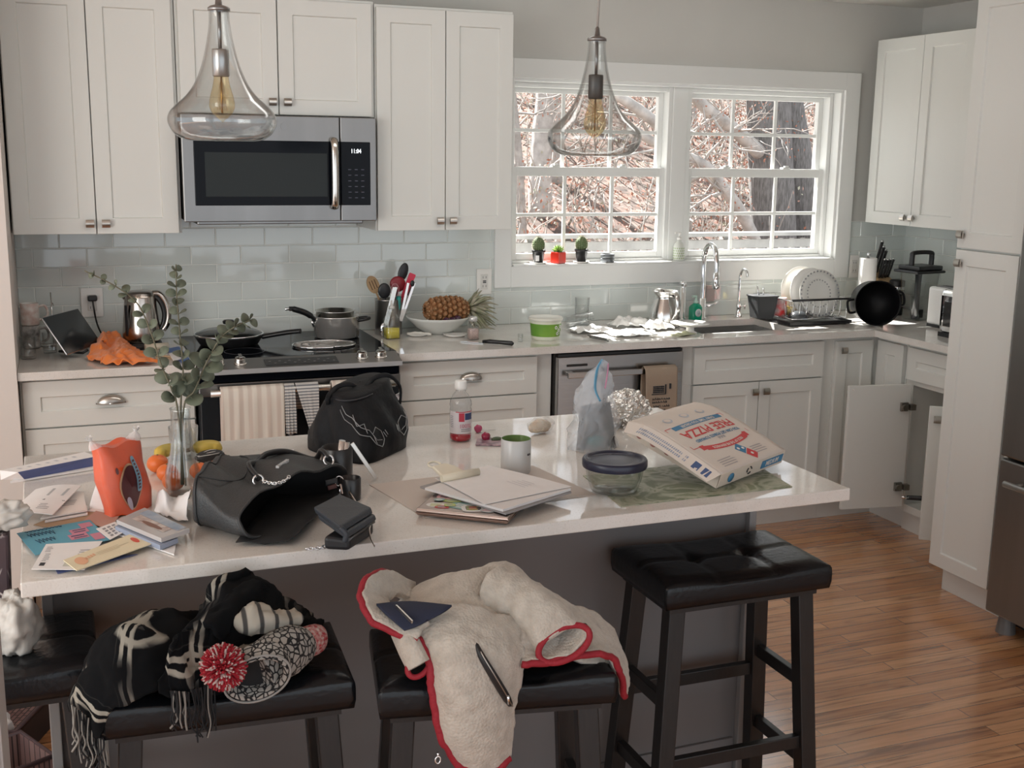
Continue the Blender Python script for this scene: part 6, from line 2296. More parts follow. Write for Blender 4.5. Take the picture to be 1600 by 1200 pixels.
pm = MB()
lab_patch(pm, .30, .98, .96, 1.0)
lab_patch(pm, .42, .62, .55, .94)
pm.build('label_fruit', mat('label_red', (.45, .03, .06), .4), lab_)
pm = MB()
lab_patch(pm, .64, .98, .62, .92)
pm.build('label_emblem', mat('label_navy', (.03, .05, .14), .4), lab_)
pm = MB()
for k in range(7):
    lab_patch(pm, .06, .2, .28 + .08 * k, .31 + .08 * k)
for k in range(2):
    lab_patch(pm, .5, .85, .10 + .08 * k, .14 + .08 * k)
pm.build('label_text', GREYINK, lab_)
tm = MB()
text_into(tm, '100%', frame((.0312 * cos(-1.15), .0312 * sin(-1.15), .046), (-sin(-1.15), cos(-1.15), 0), (0, 0, 1)), .016, .0004)
tm.build('label_number', mat('label_pink', (.55, .22, .28), .5), lab_)
cpn = MB().lathe([(0, .144), (.0165, .144), (.0168, .150), (.0165, .166), (.0155, .168), (0, .168)], 32)
cpn.build('cap', WPLASTIC, t)

# --- sweets, wrapper
for k, (u, v, r, lab) in enumerate([(747, 676, .0115, 'pink wrapped lollipop beside the juice bottle'), (759, 689, .0125, 'dark red wrapped lollipop in front of the pink one')]):
    p = pz(u, v, IZ)
    t = thing('lollipop', lab, 'lollipop', p)
    MB().ell((0, 0, r), (r, r, r), 18, 12, disp=lambda d: 1 + .06 * sin(7 * d.x + 3 * d.z)).build('sweet', mat(['pink_wrapper', 'dark_red_wrapper'][k], [(.45, .06, .14), (.30, .02, .06)][k], .25), t)
    MB().tube([(r * .8, 0, r * .6), (r + .045, .012, .0025)], .0017, 6).build('stick', PAPER, t)
t = thing('wrapped_sweet', 'small dark green leaf-shaped sweet behind the green mug', 'sweet', pz(776, 690, IZ))
MB().ell((0, 0, .007), (.016, .009, .007), 14, 8).build('sweet', mat('dark_green_wrapper', (.06, .09, .04), .4), t)
t = tag(MB().slab([pz(743, 694, IZ + .005), pz(746, 685, IZ + .005), pz(786, 686, IZ + .005), pz(786, 695, IZ + .005)], .004).build('chocolate_bar', mat('pink_silver_wrapper', (.50, .36, .40), .3, nscale=55, color2=(.16, .10, .13)), bevel=.001),
        'thin pink and silver wrapped bar beside the lollipops', 'chocolate bar')
t = mug(V((.582, -2.384, IZ)), 'white mug with green inside standing behind the clipboard', .0375, .088, mat('grey_white_mug', (.55, .55, .54), .25), mat('green_glaze', (.10, .19, .045), .25), 0, False)
tm = MB()
text_into(tm, 'BEB', frame((.0378 * cos(-.95), .0378 * sin(-.95), .052), (-sin(-.95), cos(-.95), 0), (0, 0, 1)), .0075, .0003)
tm.build('printed_mark', INK, t)
t = thing('bread_roll', 'bread roll in clear wrap at the back of the island', 'bread', pz(843, 677, IZ), .35)
MB().ell((0, 0, .021), (.038, .021, .019), 24, 14, disp=lambda d: 1 + .10 * sin(5 * d.x + 2) * d.z + .05 * sin(9 * d.y)).build('roll', mat('bread_crust', (.52, .36, .22), .7, nscale=40, color2=(.66, .58, .46)), t)
MB().ell((.004, 0, .0235), (.048, .024, .0235), 24, 14, disp=lambda d: 1 + .06 * sin(8 * d.x + 5 * d.z) + .04 * sin(15 * d.y + 4)).build('wrap', film('cling_wrap', (.85, .84, .82), .70, .1, .6, 60), t)

# --- beige mat, laptop, clipboard
sheet('placemat', 'plain beige placemat under the laptop', 'placemat', [(577, 757), (664, 808), (931, 772), (832, 727)], IZ + .002, mat('beige_mat', (.56, .50, .455), .6), .0018)
t = thing('laptop', 'closed rose-gold laptop covered in stickers under the clipboard', 'laptop')
l0, l1 = V((.244, -2.648, 0)), V((.414, -2.776, 0))
e1 = (l1 - l0).normalized()
e2 = V((-e1.y, e1.x, 0))
def lp(a, b, z): return l0 + e1 * a + e2 * b + V((0, 0, z))
RG = mat('rose_gold', (.50, .38, .34), .3, 1.0)
z0_ = IZ + .003
m = MB().hexa([lp(a, b, z0_) for a, b in ((.004, .004), (.208, .004), (.208, .296), (.004, .296))], [lp(a, b, z0_ + .008) for a, b in ((0, 0), (.212, 0), (.212, .30), (0, .30))])
m.build('base', RG, t, bevel=.002)
ldd = MB().hexa([lp(a, b, z0_ + .009) for a, b in ((0, 0), (.212, 0), (.212, .30), (0, .30))], [lp(a, b, z0_ + .0155) for a, b in ((.002, .002), (.210, .002), (.210, .298), (.002, .298))]).build('lid', mat('rose_gold_lid', (.52, .42, .38), .32, 1.0), t, bevel=.002)
rs_ = random.Random(17)
scol = [('white', (.72, .70, .68)), ('red', (.50, .05, .06)), ('pink', (.66, .40, .42)), ('lime', (.42, .50, .14)), ('teal', (.25, .42, .40)), ('black', (.02, .02, .02)), ('grey', (.42, .44, .44))]
for k, (a, b, w_, h_, r_, ci) in enumerate([(.035, .040, .045, .035, .2, 0), (.052, .030, .032, .020, .1, 1), (.090, .050, .055, .045, -.2, 4), (.060, .085, .05, .035, .3, 3), (.120, .040, .05, .05, .4, 0),
                                           (.120, .042, .034, .034, .4, 5), (.155, .035, .036, .030, -.1, 6), (.035, .110, .040, .050, .1, 2), (.040, .150, .035, .020, .2, 1), (.080, .120, .05, .02, 0, 0), (.175, .06, .03, .04, .3, 2),
                                           (.065, .045, .025, .02, .5, 3), (.03, .075, .025, .02, .5, 4)]):
    c_ = lp(a, b, z0_ + .0157 + .00015 * k)
    M = frame(c_, e1 * cos(r_) + e2 * sin(r_), e2)
    st_ = MB()
    ex = 2.0 if k % 3 == 0 else 5.0
    ring = []
    for j in range(20):
        an = 2 * pi * j / 20
        x, y = cos(an), sin(an)
        f = 1 / (abs(x) ** ex + abs(y) ** ex) ** (1 / ex)
        ring.append((x * f * w_ / 2, y * f * h_ / 2))
    st_.prism(ring, 0, .0003, M=M)
    so = st_.build('sticker', mat('sticker_' + scol[ci][0], scol[ci][1], .35), ldd)
    ink_ = MB()
    for j in range(3):
        ink_.prism([(-w_ * .3, -h_ * .28 + j * h_ * .22), (w_ * rs_.uniform(.05, .3), -h_ * .28 + j * h_ * .22), (w_ * .2, -h_ * .20 + j * h_ * .22), (-w_ * .28, -h_ * .18 + j * h_ * .22)], .0003, .0005, M=M)
    ink_.build('sticker_print', mat('sticker_' + scol[(ci + 3) % 7][0], scol[(ci + 3) % 7][1], .35), so)

t = thing('clipboard', 'clipboard with large cream clip lying on the laptop', 'clipboard')
zc_ = IZ + .0245
q = quad([(656, 760), (790, 802), (893, 768), (757, 731)], zc_)
MB().slab([q[0], q[3], q[2], q[1]] if (q[1] - q[0]).cross(q[3] - q[0]).z < 0 else q, .004).build('board', mat('grey_board', (.30, .29, .29), .5), t, bevel=.001)
CC = mat('cream_plastic', (.70, .65, .52), .35)
ja, jb_ = pz(690, 748, zc_ + .017), pz(748, 737, zc_ + .017)
jd = (jb_ - ja).normalized()
jo = V((-jd.y, jd.x, 0))
MB().tube([ja, ja.lerp(jb_, .5), jb_], [.009, .0105, .009], 14, flat=.75).build('clip_jaw', CC, t)
cl = MB()
c0_, c1_ = ja.lerp(jb_, .05), ja.lerp(jb_, .70)
cl.hexa([c0_ - V((0, 0, .006)), c1_ - V((0, 0, .006)), c1_ + jo * .050 + V((0, 0, .010)), c0_ + jo * .046 + V((0, 0, .010))],
        [c0_ + V((0, 0, .004)), c1_ + V((0, 0, .004)), c1_.lerp(c0_, .45) + jo * .052 + V((0, 0, .020)), c0_ + jo * .048 + V((0, 0, .020))])
cl.build('clip_lever', CC, t, bevel=.003)
hc = c0_.lerp(c1_, .18) + jo * .056 + V((0, 0, .018))
MB().tube([hc + jd * (.016 * cos(a)) + jo * (.012 * sin(a)) + V((0, 0, .004 * sin(a))) for a in [2 * pi * k / 20 for k in range(20)]], .0028, 8, closed=True).build('hanging_loop', CC, t)
sheet('paper_stack', 'thick stack of white papers on the clipboard, lower of two', 'paper', [(664, 762), (786, 796), (892, 763), (760, 731)], zc_ + .006, mat('paper_edge_white', (.72, .71, .71), .75), .0055)
o = sheet('paper_sheet', 'white paper sheet lying askew on top of the clipboard stack', 'paper', [(680, 747), (757, 788), (893, 760), (762, 727)], zc_ + .0085, PAPER, .001, curl=lambda u, v: .002 * sin(pi * u),
          prints=[('faint_writing', mat('faint_pencil', (.62, .62, .64), .8), [(.55 + .02 * k, .80 - .01 * k, .62 + .05 * k, .635 + .05 * k) for k in range(4)])])

# --- green leaf mat, bowl, pizza box
n = N('green_leaf_mat', .45)
wv = n.new('ShaderNodeTexNoise')
wv.inputs['Scale'].default_value = 9
wv.inputs['Detail'].default_value = 4
wv.inputs['Distortion'].default_value = 2.5
n.link(n.coords((1, 1, 1)), wv.inputs['Vector'])
n.link(n.ramp(wv.outputs['Fac'], [(.38, (.14, .18, .10)), (.47, (.34, .37, .27)), (.53, (.42, .44, .34)), (.60, (.20, .24, .14))]), n.b.inputs['Base Color'])
sheet('placemat', 'green leaf-pattern placemat under the pizza box', 'placemat', [(911, 743), (971, 791), (1238, 760), (1163, 714)], IZ + .002, n.m, .0018)
t = thing('food_container', 'round glass food container with navy lid on the green placemat', 'container', V((.742, -2.612, IZ + .0025)))
GB = glass('bowl_glass', (.985, .99, .985), .75, .02, .10, (.70, .76, .74))
MB().lathe([(.0005, .001), (.048, .001), (.055, .004), (.064, .03), (.070, .062), (.0715, .072), (.067, .072), (.060, .030), (.050, .010), (.0005, .008)], 48).build('glass_bowl', GB, t)
MB().lathe([(.0755, .060), (.0768, .064), (.0768, .076), (.0745, .080), (.066, .080), (.064, .076), (.054, .074), (.040, .075), (0, .0755)], 56).build('lid', mat('navy_plastic', (.012, .014, .035), .32), t)

BX = mat('pizza_cardboard', (.64, .56, .48), .7)
BXW = mat('pizza_white_print', (.66, .60, .54), .7)
PRED = mat('pizza_red', (.56, .055, .06), .6)
PBLU = mat('pizza_blue', (.05, .20, .36), .6)
PGRY = mat('pizza_grey', (.38, .36, .36), .7)
pzt = thing('pizza_box', 'takeaway pizza box tipped up on the green placemat', 'pizza box')
S_ = .290
Mz = Matrix.Translation((.982, -2.694, .9565)) @ Matrix.Rotation(.453, 4, 'Z') @ Matrix.Rotation(.300, 4, 'X') @ Matrix.Rotation(-.03, 4, 'Y')
pzt.matrix_world = Mz
tb = MB()
tb.box(.004, S_ - .004, .004, S_ - .004, -.0415, -.040)
for a_ in ((.004, S_ - .004, .004, .006), (.004, S_ - .004, S_ - .006, S_ - .004), (.004, .006, .006, S_ - .006), (S_ - .006, S_ - .004, .006, S_ - .006)):
    tb.box(a_[0], a_[1], a_[2], a_[3], -.040, -.003)
tray = tb.build('tray', BX, pzt)


def lidz(x, y):
    """the lid bows up towards the back and gapes at the back left corner"""
    v = y / S_
    return .016 * sin(pi * min(1, v * .9)) * (.6 + .4 * sin(pi * x / S_)) + .010 * max(0, v - .35) - .016 * max(0, v - .78) * 4 * v


lm = MB()
NX = 21
lm.grid([[V((x, y, lidz(x, y))) for x in [S_ * i / (NX - 1) for i in range(NX)]] for y in [S_ * j / 20 for j in range(21)]], smooth=True)
lid = lm.build('lid', BXW, pzt, solid=.0015)
ff = MB()
ff.grid([[V((S_ * i / 10, -.001, -.036)) for i in range(11)], [V((S_ * i / 10, -.001, 0)) for i in range(11)]], smooth=False)
fr_f = ff.build('front_flap', BX, pzt, solid=.0015)
lf_ = MB()
lf_.grid([[V((-.034, .012 + (S_ - .03) * j / 12, lidz(0, .012 + (S_ - .03) * j / 12) - .020)) for j in range(13)], [V((0, S_ * j / 12, lidz(0, S_ * j / 12))) for j in range(13)]], smooth=False)
lflap = lf_.build('side_flap', BXW, pzt, solid=.0015)
rf_ = MB()
rf_.grid([[V((S_ + .001, S_ * j / 12, -.034)) for j in range(13)], [V((S_ + .001, S_ * j / 12, lidz(S_, S_ * j / 12))) for j in range(13)]], smooth=False)
rf_.build('side_flap', BXW, pzt, solid=.0015)


def lid_text(s, xc, yc, size, m_, xs=1.0, bold=0.0, arc=0.0, name='lettering'):
    tm = MB()
    text_into(tm, s, Matrix.Identity(4), size, .0002, xscale=xs, bold=bold)
    out = []
    for p in tm.v:
        x, y = xc - p.x, yc - p.y
        if arc:
            y += arc * ((x - xc) / .10) ** 2
        out.append(V((x, y, lidz(min(max(x, 0), S_), min(max(y, 0), S_)) + .0008 + p.z)))
    tm.v = out
    return tm.build(name, m_, lid)


def lid_poly(name, polys, m_, lift=.0005):
    mm = MB()
    for poly in polys:
        k = len(poly)
        mm.add([V((x, y, lidz(x, y) + lift)) for x, y in poly], [tuple(range(k))])
    o_ = mm.build(name, m_, lid, merge=False)
    return o_


def strip(x0, x1, y0, y1, arc=0.0, xc=.14, n_=14):
    out = []
    for i in range(n_):
        a_, b_ = x0 + (x1 - x0) * i / n_, x0 + (x1 - x0) * (i + 1) / n_
        da, db = arc * ((a_ - xc) / .10) ** 2, arc * ((b_ - xc) / .10) ** 2
        out.append([(a_, y0 + da), (b_, y0 + db), (b_, y1 + db), (a_, y1 + da)])
    return out


lid_poly('blue_band', strip(.045, .250, .178, .194), PBLU)
lid_text('EVERY TIME YOU ORDER', .148, .186, .0135, BXW, .95, .01)
lid_text('FREE PIZZA', .148, .152, .042, PRED, .98, .012)
lid_text('YOU CAN GET POINTS TOWARD', .150, .121, .0150, PBLU, .82, .006)
lid_poly('red_ribbon', strip(.058, .232, .070, .088, .016, .145), PRED)
lid_poly('red_ribbon', strip(.044, .060, .086, .104, .0) + strip(.230, .246, .086, .104, .0), PRED)
lid_text('PIECE OF THE PIE REWARDS', .145, .079, .0125, BXW, .82, .008, .016)
lid_poly('red_rule', strip(.020, .022, .100, .195) + strip(.020, .045, .100, .102) + strip(.020, .045, .193, .195) + strip(.262, .264, .100, .195) + strip(.242, .264, .193, .195), PRED)
for (x0, y0, w_, n_, sd) in ((.040, .040, .070, 4, 3), (.190, .046, .060, 4, 4)):
    lid_poly('small_print', [[(x0, y0 - k * .0075), (x0 + w_ * RND.uniform(.7, 1), y0 - k * .0075), (x0 + w_ * .8, y0 - k * .0075 + .0028), (x0, y0 - k * .0075 + .0028)] for k in range(n_)], PGRY)
lid_poly('small_print', [[(.135 + .01 * k, .103), (.141 + .01 * k, .103), (.143 + .01 * k, .112), (.133 + .01 * k, .112)] for k in range(3)], PGRY)
for x in (.07, .14, .21):
    lid_poly('top_drawing', [[(x + .016 * cos(a * pi / 8), .224 + .012 * sin(a * pi / 8)) for a in range(16)]], mat('pale_blue_print', (.46, .50, .55), .7))
    lid_poly('top_drawing', [[(x + .011 * cos(a * pi / 8), .225 + .008 * sin(a * pi / 8)) for a in range(16)]], BXW, .0009)
# the tilted two-square emblem
ec, es, ea = V((.165, .040, 0)), .0155, .62


def esq(cx_, cy_):
    pts = []
    for sx, sy in ((-1, -1), (1, -1), (1, 1), (-1, 1)):
        x, y = cx_ + sx * .94, cy_ + sy * .94
        pts.append((ec.x + es * (x * cos(ea) - y * sin(ea)), ec.y + es * (x * sin(ea) + y * cos(ea))))
    return pts


def edot(cx_, cy_, r):
    x, y = cx_ * cos(ea) - cy_ * sin(ea), cx_ * sin(ea) + cy_ * cos(ea)
    return [(ec.x + es * x + r * cos(a * pi / 8), ec.y + es * y + r * sin(a * pi / 8)) for a in range(16)]


lid_poly('emblem', [esq(0, 1)], PBLU)
lid_poly('emblem', [esq(0, -1)], PRED)
lid_poly('emblem_dots', [edot(-.38, 1.38, .0045), edot(.38, .62, .0045), edot(0, -1, .0045)], mat('emblem_white', (.75, .72, .68), .6), .0009)
tm = MB()
text_into(tm, 'MEDIUM', frame((.232, -.0030, -.018), (1, 0, 0), (0, 0, 1)), .019, .0003, xscale=.82, bold=.01)
tm.build('lettering', BXW, fr_f)
MB().box(.184, .282, -.0028, -.0015, -.0285, -.0075).build('blue_block', PBLU, fr_f)
rm = MB()
for k in range(3):
    a0_ = 2 * pi * k / 3
    rm.tube([V((.128 + .0095 * cos(a0_ + f), -.0025, -.018 + .0095 * sin(a0_ + f))) for f in [.2 + .25 * i for i in range(6)]], .0016, 5)
rm.build('recycling_mark', INK, fr_f)
MB().lathe([(0, 0), (.0125, 0), (.0125, .0006), (0, .0006)], 24, M=Matrix.Translation((.048, -.0022, -.019)) @ Matrix.Rotation(pi / 2, 4, 'X')).build('blue_seal', PBLU, fr_f)
sp_ = MB()
for r_i in range(2):
    x_ = 0
    for k in range(26):
        y = .09 + k * .006
        w_ = .0042
        a_, b_ = (.30, .48) if r_i == 0 else (.58, .76)
        def fl(f, y): return V((-.034 * f, y, lidz(0, y) - .020 * f)) + V((-.0006, 0, .0014))
        sp_.add([fl(a_, y), fl(a_, y + w_ * RND.uniform(.5, 1)), fl(b_, y + w_), fl(b_, y)], [(0, 1, 2, 3)])
sp_.build('small_print', mat('blue_grey_print', (.28, .32, .40), .7), lflap)
sp2 = MB()
for cy_ in (.030, .060):
    sp2.add([fl(.25, cy_ - .010), fl(.25, cy_ + .010), fl(.8, cy_ + .010), fl(.8, cy_ - .010)], [(0, 1, 2, 3)])
sp2.build('blue_seal', mat('navy_blue_print', (.06, .10, .22), .7), lflap)
rdp = MB()
for k in range(5):
    c_ = V((.0035, .07 + .045 * k, -.022))
    rdp.lathe([(0, 0), (.011, 0), (.011, .0006), (0, .0006)], 16, M=Matrix.Translation(c_) @ Matrix.Rotation(-pi / 2, 4, 'Y'))
rdp.build('red_print', mat('faded_red_print', (.50, .22, .20), .7), tray)

# --- zip bag and foil
zb_ = thing('zip_bag', 'clear zip-top bag with blue seal standing by the pizza box', 'bag')
PLF = film('zip_bag_film', (.74, .80, .86), .66, .08, 1.0, 16)


def P(u, v, y):
    return py(u, v, y)


front = [[P(893, 704, -2.235), P(915, 712, -2.27), P(945, 712, -2.28), P(968, 700, -2.25)],
         [P(896, 672, -2.22), P(918, 678, -2.265), P(945, 676, -2.27), P(966, 668, -2.24)],
         [P(900, 640, -2.20), P(920, 642, -2.245), P(944, 640, -2.25), P(964, 640, -2.22)],
         [P(912, 608, -2.19), P(926, 608, -2.215), P(944, 606, -2.22), P(960, 612, -2.20)],
         [P(926, 578, -2.18), P(934, 578, -2.19), P(945, 578, -2.19), P(955, 590, -2.185)],
         [P(938, 563, -2.175), P(942, 562, -2.178), P(947, 563, -2.178), P(951, 575, -2.175)]]
back = [[p + V((.02 * (1 - i / 5), .075 * (1 - i / 5) + .004, 0)) for p in r] for i, r in enumerate(front)]
gf = net(front, 6, 5)
gb = net(back, 6, 5)
loop = [a + b[::-1] for a, b in zip(gf, gb)]
out = []
for r in loop:
    out.append([p + V((fbm(p, 20) * .018, fbm(p + V((3, 1, 2)), 24) * .020, 0)) for p in r])
for p in out[0]:
    p.z = IZ + .002
MB().grid(out, closed_u=True).build('bag_film', PLF, zb_)
n_ = len(gf[0])
zl = [gf[int(len(gf) * f)][int((n_ - 1) * g)] + V((0, -.006, 0)) for f, g in ((.99, .25), (.88, .25), (.74, .28), (.60, .42), (.48, .58))]
MB().tube(spline(zl, 5), .006, 8, flat=.3).build('blue_seal', mat('blue_zip', (.12, .36, .55), .3), zb_)
zl = [gf[int(len(gf) * f)][int((n_ - 1) * g)] + V((0, -.006, 0)) for f, g in ((.97, .8), (.85, .8), (.72, .75), (.6, .7))]
MB().tube(spline(zl, 5), .0022, 6).build('pink_seal', mat('pink_zip', (.55, .25, .38), .3), zb_)
t = thing('foil_pouch', 'dark silver foil pouch inside the clear zip bag', 'pouch')
base = [V((p.x, p.y, IZ + .003)) for p in (P(900, 704, -2.228), P(962, 700, -2.245), P(962, 690, -2.19), P(903, 690, -2.175))]
topc = [P(908, 634, -2.205), P(953, 628, -2.215), P(953, 630, -2.20), P(909, 636, -2.19)]
fm_ = MB()
ring = lambda q: [q[0].lerp(q[1], i / 8) for i in range(8)] + [q[1].lerp(q[2], i / 3) for i in range(3)] + [q[2].lerp(q[3], i / 8) for i in range(8)] + [q[3].lerp(q[0], i / 3) for i in range(3)]
rb, rt_ = ring(base), ring(topc)
rows = [[a.lerp(b, f) + V((fbm(a.lerp(b, f), 30) * .014, fbm(a.lerp(b, f), 30) * .010, 0)) * (1 if 0 < f < 1 else 0) for a, b in zip(rb, rt_)] for f in (0, .2, .4, .6, .8, 1.0)]
fm_.grid(rows, closed_u=True)
fm_.build('pouch', mat('dark_foil', (.13, .13, .135), .3, .9, bump=.5, bscale=40), t)
t = thing('pastry_bag', 'teal and white wrapper inside the zip bag near the glass container', 'wrapper', P(935, 700, -2.262))
MB().ell((0, .02, .014), (.024, .016, .015), 16, 10, disp=lambda d: 1 + .2 * fbm(d, 3)).build('wrapper', mat('teal_wrapper', (.02, .16, .18), .35), t)
fc = pz(985, 668, IZ)
t = tag(MB().ell((0, 0, 0), (.062, .050, .054), 60, 36, disp=lambda d: 1 + .22 * fbm(d, 2.6, 4) + .06 * abs(fbm(d, 11, 2))).flatten().build('foil_ball', mat('crumpled_foil', (.72, .71, .68), .22, 1.0, bump=.8, bscale=60), loc=(fc.x + .0, fc.y + .02, IZ + .053)),
        'crumpled ball of kitchen foil behind the pizza box', 'foil')
# ================================================================= the garden outside
rw = random.Random(11)


def hill_h(x, y):
    t = max(0.0, y - 7.0)
    return -1.1 + t * 0.30 + 0.25 * fbm((x * .18, y * .18, 3.1)) * min(1, t / 4)


n = N('leaf_litter', 0.9)
a = n.new('ShaderNodeTexVoronoi')
a.inputs['Scale'].default_value = 9.0
n.link(n.coords(), a.inputs['Vector'])
bn = n.new('ShaderNodeTexNoise')
bn.inputs['Scale'].default_value = 1.3
bn.inputs['Detail'].default_value = 8
n.link(n.coords(), bn.inputs['Vector'])
sep = n.new('ShaderNodeSeparateColor')
n.link(a.outputs['Color'], sep.inputs[0])
c1 = n.ramp(sep.outputs[0], [(0.0, (0.07, 0.052, 0.045)), (0.3, (0.17, 0.12, 0.10)), (0.55, (0.215, 0.18, 0.16)), (0.8, (0.20, 0.09, 0.062)), (1.0, (0.14, 0.13, 0.11))])
c2 = n.ramp(bn.outputs['Fac'], [(0.35, (0.50, 0.48, 0.46)), (0.62, (1.0, 0.98, 0.96))])
n.link(n.mix(1.0, c1, c2, 'MULTIPLY'), n.b.inputs['Base Color'])
g = MB()
g.grid([[V((x, y, hill_h(x, y))) for x in [-14 + 1.0 * i for i in range(62)]] for y in [0.96 + 0.9 * j for j in range(56)]])
struct(g.build('ground', n.m))

BARK = mat('grey_bark', (0.20, 0.19, 0.185), 0.9, nscale=14, color2=(0.10, 0.095, 0.09), stretch=(3, 3, 0.6), bump=0.8, bscale=22)
PBARK = mat('pale_bark', (0.50, 0.47, 0.44), 0.9, nscale=6, color2=(0.30, 0.28, 0.26), bump=0.3, bscale=30)
TWIG = mat('pale_twig', (0.40, 0.37, 0.34), 0.9)
GBARK = mat('mid_grey_bark', (0.42, 0.39, 0.365), 0.9, nscale=8, color2=(0.26, 0.24, 0.22), bump=0.3, bscale=30)
LEAVES = [mat('orange_leaf', (0.36, 0.15, 0.095), 0.7), mat('pink_tan_leaf', (0.44, 0.265, 0.21), 0.7), mat('olive_leaf', (0.36, 0.35, 0.26), 0.7)]


def branch(m, p, d, r, L, depth, tips):
    pts = [p]
    k = 4
    for i in range(k):
        d = (d + V((rw.uniform(-.28, .28), rw.uniform(-.28, .28), rw.uniform(-.2, .22)))).normalized()
        pts.append(pts[-1] + d * (L / k))
    m.tube(pts, [r * (1 - 0.16 * i) for i in range(k + 1)], 5 if r < 0.03 else 8)
    tips += pts[2:]
    if depth > 0:
        for i in range(2, k + 1):
            nd = (d + V((rw.uniform(-1, 1), rw.uniform(-1, 1), rw.uniform(-.5, .8)))).normalized()
            branch(m, pts[i], nd, r * 0.5, L * 0.62, depth - 1, tips)


def tree(x, y, h, r, label, bark, lean=(0, 0), nb=5, leafy=0, z_lo=1.0, first=None):
    z = hill_h(x, y) - 0.1
    t = thing('tree', label, 'tree', (x, y, z), 0, 'woodland trees beyond the railing')
    pts, rad = [], []
    for i in range(9):
        q = i / 8
        pts.append(V((lean[0] * q * h + 0.12 * fbm((x, q * 2.5, 1)), lean[1] * q * h + 0.12 * fbm((y, q * 2.5, 5)), q * h)))
        rad.append(r * (1.25 - 0.5 * q if q < .1 else 1.1 - 0.55 * q))
    MB().tube(spline(pts, 3), [rad[min(8, i // 3)] for i in range(25)], 12).build('trunk', bark, t)
    m, tips = MB(), []
    for k in range(nb):
        q = rw.uniform(z_lo, 0.95 * h) / h
        p = pts[int(q * 8)].lerp(pts[min(8, int(q * 8) + 1)], q * 8 % 1)
        a = rw.uniform(0, 2 * pi)
        d = V((cos(a), sin(a) * 0.6, rw.uniform(-.1, .7))).normalized()
        branch(m, p, d, r * rw.uniform(.22, .4), h * rw.uniform(.09, .16), 2, tips)
    if nb:
        m.build('branches', TWIG if rw.random() < .6 else bark, t)
    if leafy and tips:
        lm = MB()
        for k in range(leafy):
            p = rw.choice(tips) + V((rw.gauss(0, .14), rw.gauss(0, .14), rw.gauss(0, .14)))
            s = rw.uniform(.012, .028)
            e = Euler((rw.uniform(0, 6), rw.uniform(0, 6), rw.uniform(0, 6))).to_matrix()
            lm.add([p + e @ V(q) * s for q in ((-1, 0, 0), (0, -.6, 0.1), (1, 0, 0), (0, .6, .1))], [(0, 1, 2, 3)])
        lm.build('leaves', LEAVES[rw.choice([0, 0, 1, 1, 2])], t)
    return t


# the big dark double trunk by the right-hand window, and the pale limb leaning in front of it
P1 = py(1212, 390, 9.0)
bt = thing('tree', 'thick dark twin-trunk tree close behind the right-hand window', 'tree', (P1.x, 9.0, hill_h(P1.x, 9.0) - .1), 0, 'woodland trees beyond the railing')
zb = bt.location.z


def loc9(u, v, y=9.0):
    q = py(u, v, y)
    return V((q.x - P1.x, q.y - 9.0, q.z - zb))


tm = MB()
a0 = loc9(1210, 420)
tm.tube(spline([V((a0.x, 0, 0)), a0, loc9(1206, 300), loc9(1202, 220), loc9(1200, 140), loc9(1190, 20), loc9(1180, -100)], 5),
        [0.32 - 0.001 * i for i in range(31)], 20)
tm.build('trunk', BARK, bt)
tm = MB()
a1 = loc9(1262, 420, 9.3)
tm.tube(spline([V((a1.x, .3, 0)), a1, loc9(1250, 310, 9.3), loc9(1238, 230, 9.3), loc9(1226, 150, 9.3), loc9(1228, 40, 9.3), loc9(1240, -100, 9.3)], 5),
        [0.27 - 0.001 * i for i in range(31)], 20)
tm.build('trunk', BARK, bt)
lm = MB()
lm.tube(spline([loc9(1190, 400, 8.6), loc9(1160, 335, 8.5), loc9(1120, 280, 8.4), loc9(1096, 255, 8.3), loc9(1040, 232, 8.2), loc9(985, 200, 8.0)], 5), [0.085 - 0.0012 * i for i in range(26)], 12)
lm.build('branch', PBARK, bt)
lm = MB()
lm.tube(spline([loc9(1186, 238, 8.8), loc9(1150, 205, 8.6), loc9(1110, 175, 8.4), loc9(1080, 148, 8.3), loc9(1030, 120, 8.2)], 5), [0.10 - 0.002 * i for i in range(21)], 12)
lm.build('branch', PBARK, bt)
lm = MB()
lm.tube(spline([loc9(1050, 215, 8.2), loc9(1010, 180, 8.0), loc9(960, 148, 7.9), loc9(900, 130, 7.8)], 5), [0.075 - 0.0015 * i for i in range(16)], 12)
lm.build('branch', PBARK, bt)
tw, tips = MB(), []
for (u, v, y) in ((1110, 175, 8.4), (1150, 205, 8.6), (1096, 255, 8.3), (1010, 180, 8.0), (1040, 232, 8.2), (960, 148, 7.9), (1240, 180, 9.2), (1250, 250, 9.2), (1130, 300, 8.4)):
    for k in range(3):
        a = rw.uniform(0, 2 * pi)
        branch(tw, loc9(u, v, y), V((cos(a), .3 * sin(a), rw.uniform(-.4, .8))).normalized(), 0.022, rw.uniform(.5, 1.0), 2, tips)
tw.build('branches', TWIG, bt)
lf = MB()
for k in range(1500):
    p = rw.choice(tips) + V((rw.gauss(0, .12), rw.gauss(0, .12), rw.gauss(0, .12)))
    s = rw.uniform(.010, .022)
    e = Euler((rw.uniform(0, 6), rw.uniform(0, 6), rw.uniform(0, 6))).to_matrix()
    lf.add([p + e @ V(q) * s for q in ((-1, 0, 0), (0, -.6, 0.1), (1, 0, 0), (0, .6, .1))], [(0, 1, 2, 3)])
lf.build('leaves', LEAVES[0], bt)

